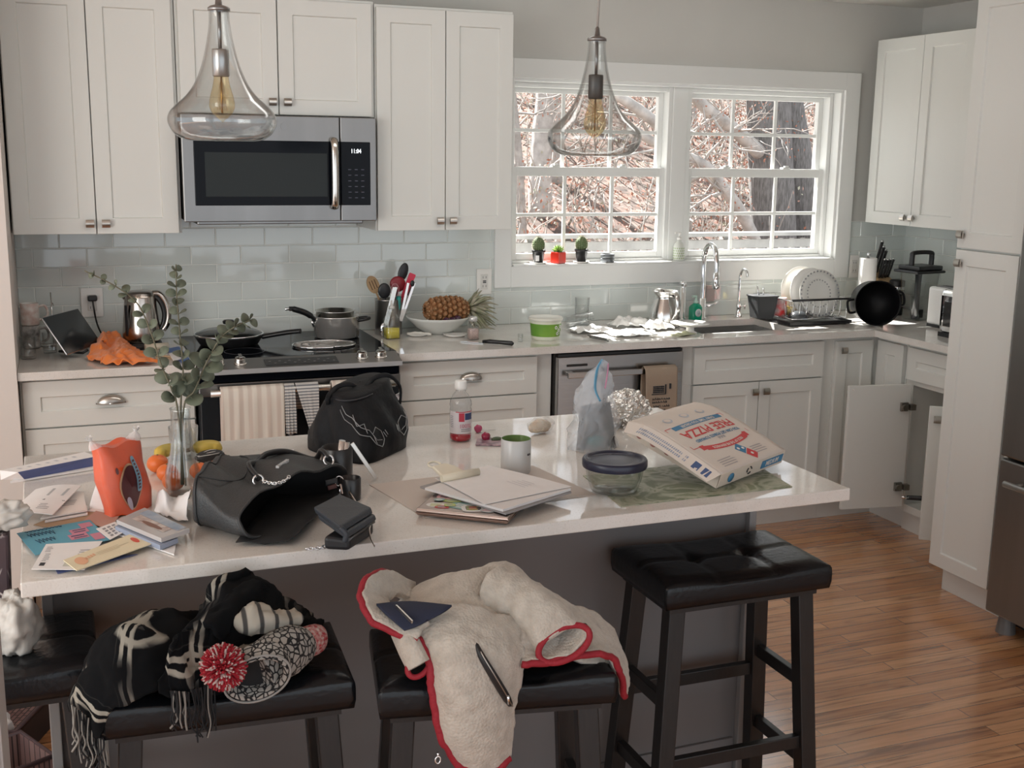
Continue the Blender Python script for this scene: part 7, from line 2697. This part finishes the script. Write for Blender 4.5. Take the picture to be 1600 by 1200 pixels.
kinds = [('thin pale tree with bare twigs beyond the railing', PBARK, 0), ('slim grey tree with bare branches beyond the railing', GBARK, 0),
         ('young tree holding orange leaves beyond the railing', PBARK, 900)]
placed = []
for k in range(26):
    for tr in range(80):
        y = 9.5 + 22 * rw.random() ** 1.2
        uu = rw.uniform(770, 1345)
        q = py(uu, 330, y)
        if all((q.x - a) ** 2 + (y - b) ** 2 > 3.2 for a, b in placed):
            break
    placed.append((q.x, y))
    kd = kinds[rw.choice([0, 0, 1, 1, 2, 2, 2])]
    h = rw.uniform(4.5, 7.5)
    tree(q.x, y, h, rw.uniform(.05, .13) * (1 + .02 * y), kd[0], kd[1], (rw.uniform(-.08, .08), rw.uniform(-.04, .04)), 7, int(kd[2] * 1.5), 0.6)
# tangled undergrowth nobody could count
ug, tips = MB(), []
for k in range(240):
    y = rw.uniform(9, 26)
    q = py(rw.uniform(780, 1340), 330, y)
    z = hill_h(q.x, y)
    a = rw.uniform(0, 2 * pi)
    branch(ug, V((q.x, y, z)), V((cos(a) * .7, sin(a) * .4, 1)).normalized(), 0.014 + .0006 * y, rw.uniform(.8, 1.6), 1, tips)
ugt = thing('undergrowth', 'tangle of bare pale twigs and dead leaves covering the wooded slope', 'undergrowth')
ugt['kind'] = 'stuff'
ug.build('twigs', TWIG, ugt)
lf = MB()
for k in range(16000):
    p = rw.choice(tips) + V((rw.gauss(0, .3), rw.gauss(0, .3), rw.gauss(0, .25)))
    s = rw.uniform(.016, .036)
    e = Euler((rw.uniform(0, 6), rw.uniform(0, 6), rw.uniform(0, 6))).to_matrix()
    lf.add([p + e @ V(q) * s for q in ((-1, 0, 0), (0, -.6, 0.1), (1, 0, 0), (0, .6, .1))], [(0, 1, 2, 3)], rw.choice([0, 1, 1, 2]))
lf.build('dead_leaves', LEAVES, ugt)

# white deck railing
RY = 4.6
pl, pr = py(790, 364, RY), py(1320, 357, RY)
rail = thing('deck_railing', 'weathered white deck railing outside the window', 'railing', (0, RY, 0))
RAILW = mat('weathered_white_wood', (0.40, 0.39, 0.37), 0.7, nscale=5, namount=0.25)
zt = (pl.z + pr.z) / 2 - 0.02
x0, x1 = pl.x - 0.4, pr.x + 0.3
MB().box(x0, x1, -.07, .07, zt - .035, zt).build('top_rail', RAILW, rail)
MB().box(x0, x1, -.02, .02, zt - .15, zt - .07).build('side_rail', RAILW, rail)
MB().box(x0, x1, -.02, .02, zt - .82, zt - .74).build('bottom_rail', RAILW, rail)
k = 0
x = x0
while x < x1:
    if k % 16 == 5:
        MB().box(x, x + .09, .02, .11, zt - 1.2, zt - .035).build('post', RAILW, rail)
    else:
        MB().box(x, x + .045, .02, .05, zt - .82, zt - .07).build('baluster', RAILW, rail)
    x += 0.125
    k += 1
struct(MB().box(-1.5, 7.5, 0.2, RY + .2, zt - 1.25, zt - 1.2).build('deck_floor', RAILW))
# ================================================================= jacket, scarf, hat, bags on the stools
n = N('sherpa_fleece', .95)
vo = n.new('ShaderNodeTexVoronoi')
vo.inputs['Scale'].default_value = 190
nz = n.new('ShaderNodeTexNoise')
nz.inputs['Scale'].default_value = 40
nz.inputs['Detail'].default_value = 6
n.link(n.coords(), vo.inputs['Vector'])
n.link(n.coords(), nz.inputs['Vector'])
ad = n.new('ShaderNodeMath', operation='SUBTRACT')
n.link(nz.outputs['Fac'], ad.inputs[0])
n.link(vo.outputs['Distance'], ad.inputs[1])
n.bump(ad.outputs[0], .35, .005)
n.link(n.ramp(nz.outputs['Fac'], [(.3, (.42, .385, .335)), (.65, (.54, .505, .445))]), n.b.inputs['Base Color'])
n.b.inputs['Sheen Weight'].default_value = .3
SHERPA = n.m
REDT = mat('red_binding', (.30, .012, .025), .7, bump=.3, bscale=200)
NAVYC = mat('navy_cloth', (.012, .018, .045), .75)
ZIPB = mat('black_zip_tape', (.010, .010, .012), .5)


def C3(rows):
    return [[py(*p) for p in r] for r in rows]


def puff(rows, ku=7, kv=7, amp=.004, fr=38):
    g_ = net(rows, ku, kv)
    return [[p + V((fbm(p, fr) * amp, -abs(fbm(p + V((5, 2, 1)), fr)) * amp, fbm(p + V((1, 7, 3)), fr) * amp)) for p in r] for r in g_]


jk = thing('fleece_jacket', 'cream fleece jacket with red edging draped over a bar stool', 'jacket')
body_rows = C3([
    [(636, 1012, -3.030), (700, 1022, -3.055), (770, 1028, -3.070), (830, 1034, -3.085), (900, 1034, -3.090), (952, 1040, -3.080)],
    [(622, 985, -2.995), (700, 978, -3.030), (765, 980, -3.060), (825, 985, -3.070), (900, 990, -3.065), (955, 1005, -3.035)],
    [(620, 952, -2.940), (690, 935, -2.970), (755, 935, -2.995), (790, 938, -2.985), (830, 935, -3.020), (930, 972, -2.985)],
    [(628, 930, -2.890), (680, 902, -2.900), (745, 889, -2.915), (793, 881, -2.915), (830, 905, -2.940), (905, 950, -2.935)],
    [(634, 945, -2.840), (690, 915, -2.830), (750, 900, -2.830), (800, 893, -2.835), (850, 930, -2.850), (910, 965, -2.870)],
    [(640, 1000, -2.820), (700, 985, -2.790), (760, 975, -2.790), (810, 980, -2.800), (860, 985, -2.820), (915, 1000, -2.850)]])
MB().grid(puff(body_rows, 8, 8)).build('back_panel', SHERPA, jk, solid=.016, offset=-1)
fr_rows = C3([
    [(640, 968, -3.030), (690, 948, -3.030), (735, 948, -3.045), (780, 965, -3.050), (806, 955, -3.040)],
    [(656, 1000, -3.062), (698, 985, -3.085), (740, 985, -3.095), (785, 990, -3.095), (813, 1000, -3.080)],
    [(671, 1030, -3.085), (702, 1025, -3.120), (742, 1022, -3.130), (790, 1022, -3.125), (815, 1030, -3.100)],
    [(677, 1070, -3.095), (706, 1070, -3.130), (746, 1068, -3.140), (788, 1062, -3.130), (811, 1062, -3.105)],
    [(685, 1120, -3.100), (711, 1120, -3.130), (750, 1118, -3.140), (783, 1112, -3.130), (800, 1105, -3.108)],
    [(699, 1165, -3.100), (720, 1167, -3.125), (750, 1168, -3.132), (780, 1163, -3.126), (798, 1145, -3.108)],
    [(722, 1193, -3.100), (740, 1198, -3.112), (758, 1200, -3.115), (776, 1196, -3.112), (794, 1178, -3.104)]])
fg = puff(fr_rows, 8, 8)
MB().grid(fg).build('front_panel', SHERPA, jk, solid=.014, offset=0)
ledge = [r[0] for r in fg] + fg[-1][1:]
MB().tube([p + V((-.004, -.004, 0)) if k < len(fg) - 2 else p + V((0, -.004, -.004)) for k, p in enumerate(ledge)], .0088, 9).build('red_binding', REDT, jk)
dr_rows = C3([
    [(812, 950, -2.990), (860, 955, -2.960), (905, 950, -2.935), (935, 965, -2.930), (955, 985, -2.930)],
    [(812, 985, -3.070), (860, 990, -3.060), (910, 985, -3.040), (950, 1000, -3.010), (973, 1030, -2.990)],
    [(812, 1020, -3.095), (865, 1018, -3.095), (920, 1008, -3.085), (956, 1020, -3.060), (978, 1060, -3.030)],
    [(812, 1036, -3.118), (870, 1030, -3.122), (936, 1020, -3.118), (963, 1038, -3.105), (974, 1088, -3.085)]])
dg = puff(dr_rows, 8, 8)
MB().grid(dg).build('back_hem', SHERPA, jk, solid=.014, offset=0)
MB().tube([p + V((0, -.004, 0)) for p in dg[-1]], .0068, 9).build('red_binding', REDT, jk)
# sleeve with bound cuff
sl = [py(770, 930, -2.97), py(805, 940, -3.01), py(845, 965, -3.06), py(874, 1003, -3.10)]
sp_ = spline(sl, 8)
mm = MB().tube(sp_, [.050 - .006 * i / len(sp_) + .003 * sin(i * 1.1) for i in range(len(sp_))], 28, caps=False, flat=.92)
mm.v = [p + V((fbm(p, 38) * .004, fbm(p + V((3, 3, 3)), 38) * .004, fbm(p + V((1, 8, 2)), 38) * .004)) for p in mm.v]
cen, sd = sp_[-1] + V((0, -.018, .006)), (sp_[-1] - sp_[-3]).normalized()
ca = (py(911, 986, -3.10) - py(838, 1027, -3.10)) / 2
cb_ = V((.010, -.014, -.020))
nr = len(mm.v) // 28
for i in range(nr - 8, nr):
    f = ((i - (nr - 9)) / 8) ** 1.3
    c0 = sp_[i]
    for j in range(28):
        p = mm.v[i * 28 + j]
        o_ = p - c0
        a = math.atan2(o_.dot(cb_) / cb_.length, o_.dot(ca) / ca.length)
        tgt = c0.lerp(cen, f) + ca * cos(a) + cb_ * sin(a)
        mm.v[i * 28 + j] = p.lerp(tgt, f)
mm.build('sleeve', SHERPA, jk, solid=.008, offset=0)
MB().tube([cen + sd * .003 + ca * (1.03 * cos(a)) + cb_ * (1.08 * sin(a)) for a in [2 * pi * k / 32 for k in range(32)]], .0062, 9, closed=True).build('red_binding', REDT, jk)
# second cuff peeping out at the left
s2 = spline([py(628, 985, -3.03), py(640, 1012, -3.065), py(654, 1040, -3.085)], 8)
MB().tube(s2, .030, 22, caps=False, flat=.7).build('sleeve', SHERPA, jk, solid=.008, offset=-1)
c2, a2, b2 = s2[-1], (py(672, 1030, -3.09) - py(639, 1052, -3.09)) / 2, V((.004, -.006, -.016))
MB().tube([c2 + a2 * cos(a) + b2 * sin(a) for a in [2 * pi * k / 24 for k in range(24)]], .0055, 8, closed=True).build('red_binding', REDT, jk)
# collar
co_rows = C3([
    [(642, 913, -2.865), (600, 894, -2.900), (571, 906, -2.950), (561, 935, -2.985), (578, 968, -3.025), (612, 987, -3.050), (652, 1000, -3.075)],
    [(642, 928, -2.880), (606, 910, -2.910), (585, 917, -2.945), (579, 936, -2.970), (594, 957, -3.005), (624, 972, -3.035), (662, 985, -3.070)],
    [(648, 950, -2.910), (622, 934, -2.925), (603, 936, -2.940), (600, 946, -2.955), (612, 955, -2.985), (640, 962, -3.025), (672, 972, -3.065)]])
cg = puff(co_rows, 7, 7)
MB().grid(cg).build('collar', SHERPA, jk, solid=.014, offset=1)
MB().tube([p + V((0, -.003, .001)) for p in cg[0]], .0068, 9).build('red_binding', REDT, jk)
MB().grid(net(C3([[(588, 946, -3.010), (640, 942, -3.020), (706, 948, -3.070)], [(604, 962, -3.045), (650, 958, -3.060), (694, 957, -3.080)], [(632, 986, -3.078), (650, 980, -3.082), (668, 971, -3.084)]]), 6, 6)).build('navy_yoke', NAVYC, jk, solid=.004)
MB().bar(py(619, 947, -3.035), py(644, 972, -3.088), .006, .003).build('zipper', NICKEL, jk)
za = [py(738, 998, -3.108), py(752, 1025, -3.139), py(770, 1055, -3.148), py(788, 1085, -3.143), py(796, 1100, -3.128)]
MB().tube(spline(za, 6), [.0068 + .0030 * sin(pi * (i / 24) ** 1.5) for i in range(25)], 10, flat=.8).build('pocket_zip', ZIPB, jk)
MB().tube([p + V((.002, -.0105, 0)) for p in spline(za, 6)], .0011, 5).build('zip_teeth', NICKEL, jk)
MB().tube([py(794, 1088, -3.156), py(795, 1100, -3.150)], .0025, 7).build('zip_pull', CHROME, jk)
zp = py(684, 1176, -3.115)
MB().tube([zp, zp + V((.001, 0, -.008))], .0022, 7).tube([zp + V((.005 * cos(a), -.001, -.014 + .007 * sin(a))) for a in [2 * pi * k / 16 for k in range(16)]], .0017, 7, closed=True).build('zip_pull', CHROME, jk)
zq = py(911, 982, -3.075)
MB().tube([zq + V((.007 * cos(a), -.003, .010 * sin(a))) for a in [2 * pi * k / 16 for k in range(16)]], .0026, 7, closed=True).build('hanging_loop', ZIPB, jk)
MB().ell(zq + V((.002, -.008, -.014)), (.0045, .003, .006), 12, 8).build('zip_pull', CHROME, jk)

# ---- plaid scarf
n = N('black_plaid', 1.0)
n.b.inputs['Specular IOR Level'].default_value = .15


def bands(rot, sc):
    w_ = n.new('ShaderNodeTexWave', bands_direction='X', wave_profile='SIN')
    w_.inputs['Scale'].default_value = sc
    w_.inputs['Distortion'].default_value = .4
    w_.inputs['Detail Scale'].default_value = .6
    n.link(n.coords((1, 1, 1), rot), w_.inputs['Vector'])
    return w_.outputs['Fac']


def gate(a, lo, hi):
    m_ = n.new('ShaderNodeMapRange')
    m_.inputs['From Min'].default_value = lo
    m_.inputs['From Max'].default_value = hi
    n.link(a, m_.inputs['Value'])
    return m_.outputs[0]


def mul(a, b, op='MULTIPLY'):
    m_ = n.new('ShaderNodeMath', operation=op)
    n.link(a, m_.inputs[0])
    n.link(b, m_.inputs[1])
    return m_.outputs[0]


r1, r2 = (0, .25, .5), (0, 1.45, .35)
A_ = mul(gate(bands(r1, 2.6), .80, .92), gate(bands(r1, 21), .35, .6))
B_ = mul(gate(bands(r2, 2.6), .80, .92), gate(bands(r2, 21), .35, .6))
pn = n.new('ShaderNodeTexNoise')
pn.inputs['Scale'].default_value = 9
n.link(n.coords(), pn.inputs['Vector'])
sm_ = mul(mul(A_, B_, 'ADD'), gate(pn.outputs['Fac'], .38, .56))
n.link(n.ramp(sm_, [(0.0, (.0045, .005, .006)), (.5, (.055, .053, .05)), (1.0, (.30, .285, .245))]), n.b.inputs['Base Color'])
PLAID = n.m
n = N('cream_plaid', .95)
w_ = n.new('ShaderNodeTexWave', bands_direction='X')
w_.inputs['Scale'].default_value = 11
w_.inputs['Distortion'].default_value = 1.2
n.link(n.coords((1, .3, -.5)), w_.inputs['Vector'])
n.link(n.ramp(w_.outputs['Fac'], [(.10, (.06, .06, .058)), (.28, (.42, .40, .345))]), n.b.inputs['Base Color'])
WPLAID = n.m
sc = thing('plaid_scarf', 'black and white plaid scarf with fringe heaped on a bar stool', 'scarf')
g1 = puff(C3([
    [(338, 1000, -2.905), (325, 985, -2.870), (312, 962, -2.800), (300, 956, -2.740)],
    [(292, 1040, -2.955), (280, 992, -2.905), (262, 956, -2.840), (250, 956, -2.770)],
    [(255, 1072, -2.985), (235, 1012, -2.945), (213, 966, -2.880), (205, 966, -2.790)],
    [(212, 1092, -2.985), (192, 1040, -2.960), (170, 995, -2.900), (165, 992, -2.810)],
    [(180, 1106, -2.965), (162, 1066, -2.950), (140, 1034, -2.900), (136, 1026, -2.830)],
    [(168, 1130, -2.955), (150, 1112, -2.945), (122, 1085, -2.900), (118, 1075, -2.850)],
    [(162, 1150, -2.950), (144, 1144, -2.940), (116, 1118, -2.900), (112, 1108, -2.855)]]), 7, 7, .012, 16)
MB().grid(g1).build('draped_end', PLAID, sc, solid=.006, offset=0)
heap = C3([
    [(250, 1086, -2.990), (285, 1092, -3.000), (330, 1075, -2.995), (385, 1050, -2.980), (440, 1022, -2.950), (500, 992, -2.890)],
    [(262, 1045, -2.980), (300, 1020, -2.985), (345, 1005, -2.980), (392, 992, -2.960), (440, 988, -2.930), (506, 975, -2.860)],
    [(286, 992, -2.940), (322, 962, -2.935), (360, 955, -2.930), (402, 958, -2.915), (452, 962, -2.890), (498, 965, -2.830)],
    [(303, 962, -2.885), (335, 932, -2.870), (362, 918, -2.860), (410, 916, -2.850), (440, 945, -2.835), (484, 956, -2.800)],
    [(314, 958, -2.830), (343, 918, -2.800), (378, 906, -2.790), (415, 911, -2.790), (436, 942, -2.780), (472, 958, -2.760)],
    [(314, 1000, -2.770), (345, 990, -2.730), (380, 985, -2.720), (415, 985, -2.720), (436, 990, -2.720), (472, 985, -2.730)]])
MB().grid(puff(heap, 9, 8, .022, 15)).build('heaped_folds', PLAID, sc, solid=.006, offset=0)
for k, (rows_) in enumerate([
    [[(318, 965, -2.95), (350, 935, -2.90), (392, 905, -2.85)], [(330, 985, -2.985), (362, 948, -2.935), (408, 908, -2.87)], [(345, 1000, -2.985), (378, 962, -2.94), (420, 930, -2.86)]],
    [[(262, 1000, -2.985), (292, 985, -2.96), (312, 962, -2.92)], [(262, 1045, -3.005), (290, 1035, -3.0), (318, 1000, -2.96)], [(268, 1088, -3.015), (292, 1085, -3.015), (318, 1050, -3.0)]]]):
    MB().grid(puff(C3(rows_), 8, 8, .010, 25)).build('fold', PLAID, sc, solid=.010, offset=0)
wf = puff(C3([
    [(372, 985, -2.965), (400, 989, -2.970), (432, 984, -2.960), (466, 975, -2.930)],
    [(370, 968, -2.960), (396, 968, -2.975), (430, 968, -2.965), (470, 962, -2.925)],
    [(384, 950, -2.930), (405, 945, -2.940), (428, 956, -2.930), (462, 953, -2.900)],
    [(390, 955, -2.900), (410, 952, -2.900), (432, 960, -2.900), (458, 958, -2.880)]]), 7, 7, .010, 30)
MB().grid(wf).build('pale_fold', WPLAID, sc, solid=.008, offset=0)
rf = random.Random(8)
FRB, FRW = mat('black_fringe', (.014, .014, .016), .9), mat('grey_fringe', (.26, .25, .23), .9)


def fringe(u0, v0, u1, v1, y, ln, n_, wht):
    b_, w_ = MB(), MB()
    for k in range(n_):
        f = (k + rf.random() * .6) / n_
        p = py(u0 + (u1 - u0) * f, v0 + (v1 - v0) * f, y - rf.uniform(0, .012))
        L = ln * rf.uniform(.65, 1.1)
        sx = rf.uniform(-.012, .012)
        (w_ if rf.random() < wht else b_).tube(spline([p + V((0, 0, .008)), p + V((sx * .4, -.004, -L * .35)), p + V((-sx * .3, -.005, -L * .7)), p + V((sx, -.003, -L))], 4), rf.uniform(.0013, .0021), 5)
    if b_.v:
        b_.build('fringe', FRB, sc)
    if w_.v:
        w_.build('fringe', FRW, sc)


fringe(112, 1108, 168, 1150, -2.935, .090, 34, .3)
fringe(266, 1086, 296, 1088, -3.022, .062, 14, .65)
fringe(298, 1085, 336, 1075, -3.018, .085, 14, .1)

# ---- knit hat
n = N('grey_black_knit', .95)
vo = n.new('ShaderNodeTexVoronoi', feature='DISTANCE_TO_EDGE')
vo.inputs['Scale'].default_value = 88
n.link(n.coords((1, 1, .8)), vo.inputs['Vector'])
n.link(n.ramp(vo.outputs['Distance'], [(.07, (.012, .012, .014)), (.14, (.36, .35, .325))]), n.b.inputs['Base Color'])
KNIT = n.m
RKNIT = mat('red_white_knit', (.34, .02, .03), .95, nscale=130, color2=(.52, .42, .38), bump=.6, bscale=150)
ht = thing('knit_hat', 'black and white knit hat with red pompom on a bar stool', 'hat')
h0, h1 = py(478, 1008, -2.935), py(402, 1050, -3.010)
hs = spline([h0, h0.lerp(h1, .5) + V((0, -.004, .012)), h1], 8)
MB().tube(hs, [.030 + .018 * min(1, i / 6) for i in range(len(hs))], 28, flat=.85).build('crown', KNIT, ht)
cf = spline([py(472, 1006, -2.94), py(490, 1000, -2.93), py(506, 996, -2.92)], 5)
MB().tube(cf, [.030, .0305, .031, .031, .031, .0305, .030, .028, .026, .022, .014], 24, flat=.75).build('red_band', RKNIT, ht)
bc = py(402, 1060, -3.050)
bx_, bz_ = V((.056, -.012, .006)), V((.006, -.016, .050))
bn = bx_.cross(bz_).normalized()
ring_o = [bc + bx_ * cos(a) + bz_ * sin(a) for a in [2 * pi * k / 40 for k in range(40)]]
ring_i = [bc + bx_ * (.80 * cos(a)) + bz_ * (.78 * sin(a)) for a in [2 * pi * k / 40 for k in range(40)]]
MB().grid([[p + bn * -.035 for p in ring_o], [p + bn * -.004 for p in ring_o], [p + bn * .004 for p in [a.lerp(b, .5) for a, b in zip(ring_o, ring_i)]], ring_i, [p + bn * -.035 for p in ring_i]], closed_u=True).build('turned_brim', KNIT, ht)
MB().tube([p + bn * .002 for p in ring_o], .0022, 6, closed=True).build('brim_edge', mat('grey_knit_edge', (.30, .30, .29), .9), ht)
MB().add([bc - bn * .030] + [p - bn * .028 for p in ring_i], [(0, 1 + k, 1 + (k + 1) % 40) for k in range(40)]).build('lining', mat('dark_lining', (.015, .015, .016), .95), ht)
pc_ = py(349, 1042, -3.055)
pr_, pw_ = MB(), MB()
for k in range(900):
    z = rf.uniform(-1, 1)
    a = rf.uniform(0, 2 * pi)
    d = V((sqrt(1 - z * z) * cos(a), sqrt(1 - z * z) * sin(a), z))
    e = (d + V((rf.uniform(-.3, .3), rf.uniform(-.3, .3), rf.uniform(-.3, .3)))).normalized()
    L = rf.uniform(.034, .043)
    (pw_ if rf.random() < .30 else pr_).tube([pc_ + d * .016, pc_ + d * .026, pc_ + d * .026 + e * (L - .026)], [.0018, .0026, .0016], 4)
po = pr_.build('pompom', mat('red_yarn', (.34, .012, .025), .9), ht)
pw_.build('white_strands', mat('pink_white_yarn', (.60, .46, .44), .9), po)
MB().ell(pc_, (.026, .026, .026), 16, 10).build('pompom_core', mat('red_yarn', (.34, .012, .025), .9), po)

# ---- bags on the far left stool
WBAG = film('white_bag_plastic', (.62, .605, .57), .15, .35, .6, 16)


def bag_blob(name, label, cat, c_, rad, m_, seed, amp=.35, knot=None):
    o_ = V((seed * 3.1, seed * 1.7, seed))
    m = MB().ell((0, 0, 0), rad, 40, 26, disp=lambda d: 1 + amp * fbm(d * 1.0 + o_, 2.3, 4))
    zmin = min(p.z for p in m.v)
    for p in m.v:
        p.z = max(p.z, zmin * .8)
    zmin = min(p.z for p in m.v)
    o = m.build(name, m_, loc=(c_.x, c_.y, c_.z - zmin))
    return tag(o, label, cat)


bp_ = py(24, 965, -2.635)
bag_blob('plastic_bag', 'white plastic bag bunched on the front of the far left stool', 'bag', V((bp_.x, -2.645, SZ + .001)), (.045, .055, .062), WBAG, 3, .27)
n = N('mauve_print', .7)
br = n.new('ShaderNodeTexVoronoi', feature='DISTANCE_TO_EDGE')
br.inputs['Scale'].default_value = 45
n.link(n.coords((1, 1, .5), (.5, .3, .7)), br.inputs['Vector'])
nz = n.new('ShaderNodeTexNoise')
nz.inputs['Scale'].default_value = 9
n.link(n.coords(), nz.inputs['Vector'])
pat = n.ramp(br.outputs['Distance'], [(.03, (.50, .46, .46)), (.07, (.055, .035, .042))])
msk = n.ramp(nz.outputs['Fac'], [(.48, (0, 0, 0)), (.54, (1, 1, 1))])
n.link(n.mix(msk, (.06, .038, .045), pat), n.b.inputs['Base Color'])
MAUVE = n.m
t = thing('shopping_bag', 'dark mauve patterned shopping bag standing on the far left stool', 'bag', (-.690, -2.545, SZ + .004))
MB().hexa([(-.11, -.040, 0), (.110, -.040, 0), (.110, .050, 0), (-.11, .050, 0)], [(-.13, -.030, .205), (.118, -.030, .215), (.118, .040, .215), (-.13, .040, .205)]).build('bag_body', MAUVE, t, bevel=.006)
MB().tube(spline([(-.06, -.034, .205), (-.05, -.04, .24), (.0, -.045, .255), (.05, -.04, .24), (.06, -.034, .205)], 5), .006, 8, flat=.4).build('handle', MAUVE, t)
wbp = py(14, 790, -2.53)
bag_blob('plastic_bag', 'white crumpled plastic bag lying on top of the patterned bag at far left', 'bag', V((wbp.x - .012, -2.545, SZ + .222)), (.050, .032, .030), WBAG, 5)
# woven baskets on the floor
n = N('woven_mauve', .8)
bk = n.new('ShaderNodeTexBrick')
bk.inputs['Scale'].default_value = 1
bk.inputs['Brick Width'].default_value = .030
bk.inputs['Row Height'].default_value = .014
bk.inputs['Mortar Size'].default_value = .0022
bk.inputs['Color1'].default_value = (.12, .065, .062, 1)
bk.inputs['Color2'].default_value = (.20, .12, .11, 1)
bk.inputs['Mortar'].default_value = (.030, .018, .018, 1)
n.link(n.coords(), bk.inputs['Vector'])
n.link(bk.outputs['Color'], n.b.inputs['Base Color'])
WOVE = n.m


def basket(label, e0, e1, wdt, h):
    """woven tray; e0-e1 is its visible top edge on the right, body to the left of it"""
    d = V((e1.x - e0.x, e1.y - e0.y, 0))
    L, d = d.length, d.normalized()
    s = V((d.y, -d.x, 0))
    if s.x > 0:
        s = -s
    t = thing('woven_basket', label, 'basket', (e0.x, e0.y, 0), math.atan2(d.y, d.x))
    sg = 1 if (V((-d.y, d.x, 0)) - s).length < .1 else -1
    m = MB()
    y0, y1 = (0, sg * wdt)
    a, b = min(y0, y1), max(y0, y1)
    m.box(0, L, a, b, .001, .006)
    for bb in ((0, L, a, a + .006), (0, L, b - .006, b), (0, .006, a + .006, b - .006), (L - .006, L, a + .006, b - .006)):
        m.box(bb[0], bb[1], bb[2], bb[3], .006, h)
    m.build('woven_side', WOVE, t)
    MB().tube([(0, a, h), (L, a, h), (L, b, h), (0, b, h)], .007, 8, closed=True).build('rim', mat('dark_mauve_rim', (.05, .025, .028), .7), t)
    return t


bh = .10
ea_, eb_ = pz(80, 1085, bh), pz(22, 1146, bh)
dv = (eb_ - ea_)
basket('woven mauve basket on the floor left of the island, farther one', ea_ - dv * .5, eb_ - dv * .02, .30, bh)
ec_, ed_ = pz(31, 1143, bh), pz(92, 1186, bh)
basket('woven mauve basket on the floor left of the island, nearer one', ec_ + (ed_ - ec_) * .02, ed_ - (ed_ - ec_) * .12, .26, bh)
t_ = thing('paper_bundle', 'white crumpled paper lying in the farther woven basket', 'paper', (eb_.x - .06, eb_.y + .16, .008))
MB().ell((0, 0, .04), (.05, .05, .04), 24, 14, disp=lambda d: 1 + .25 * fbm(d, 3)).build('paper', PAPER, t_)
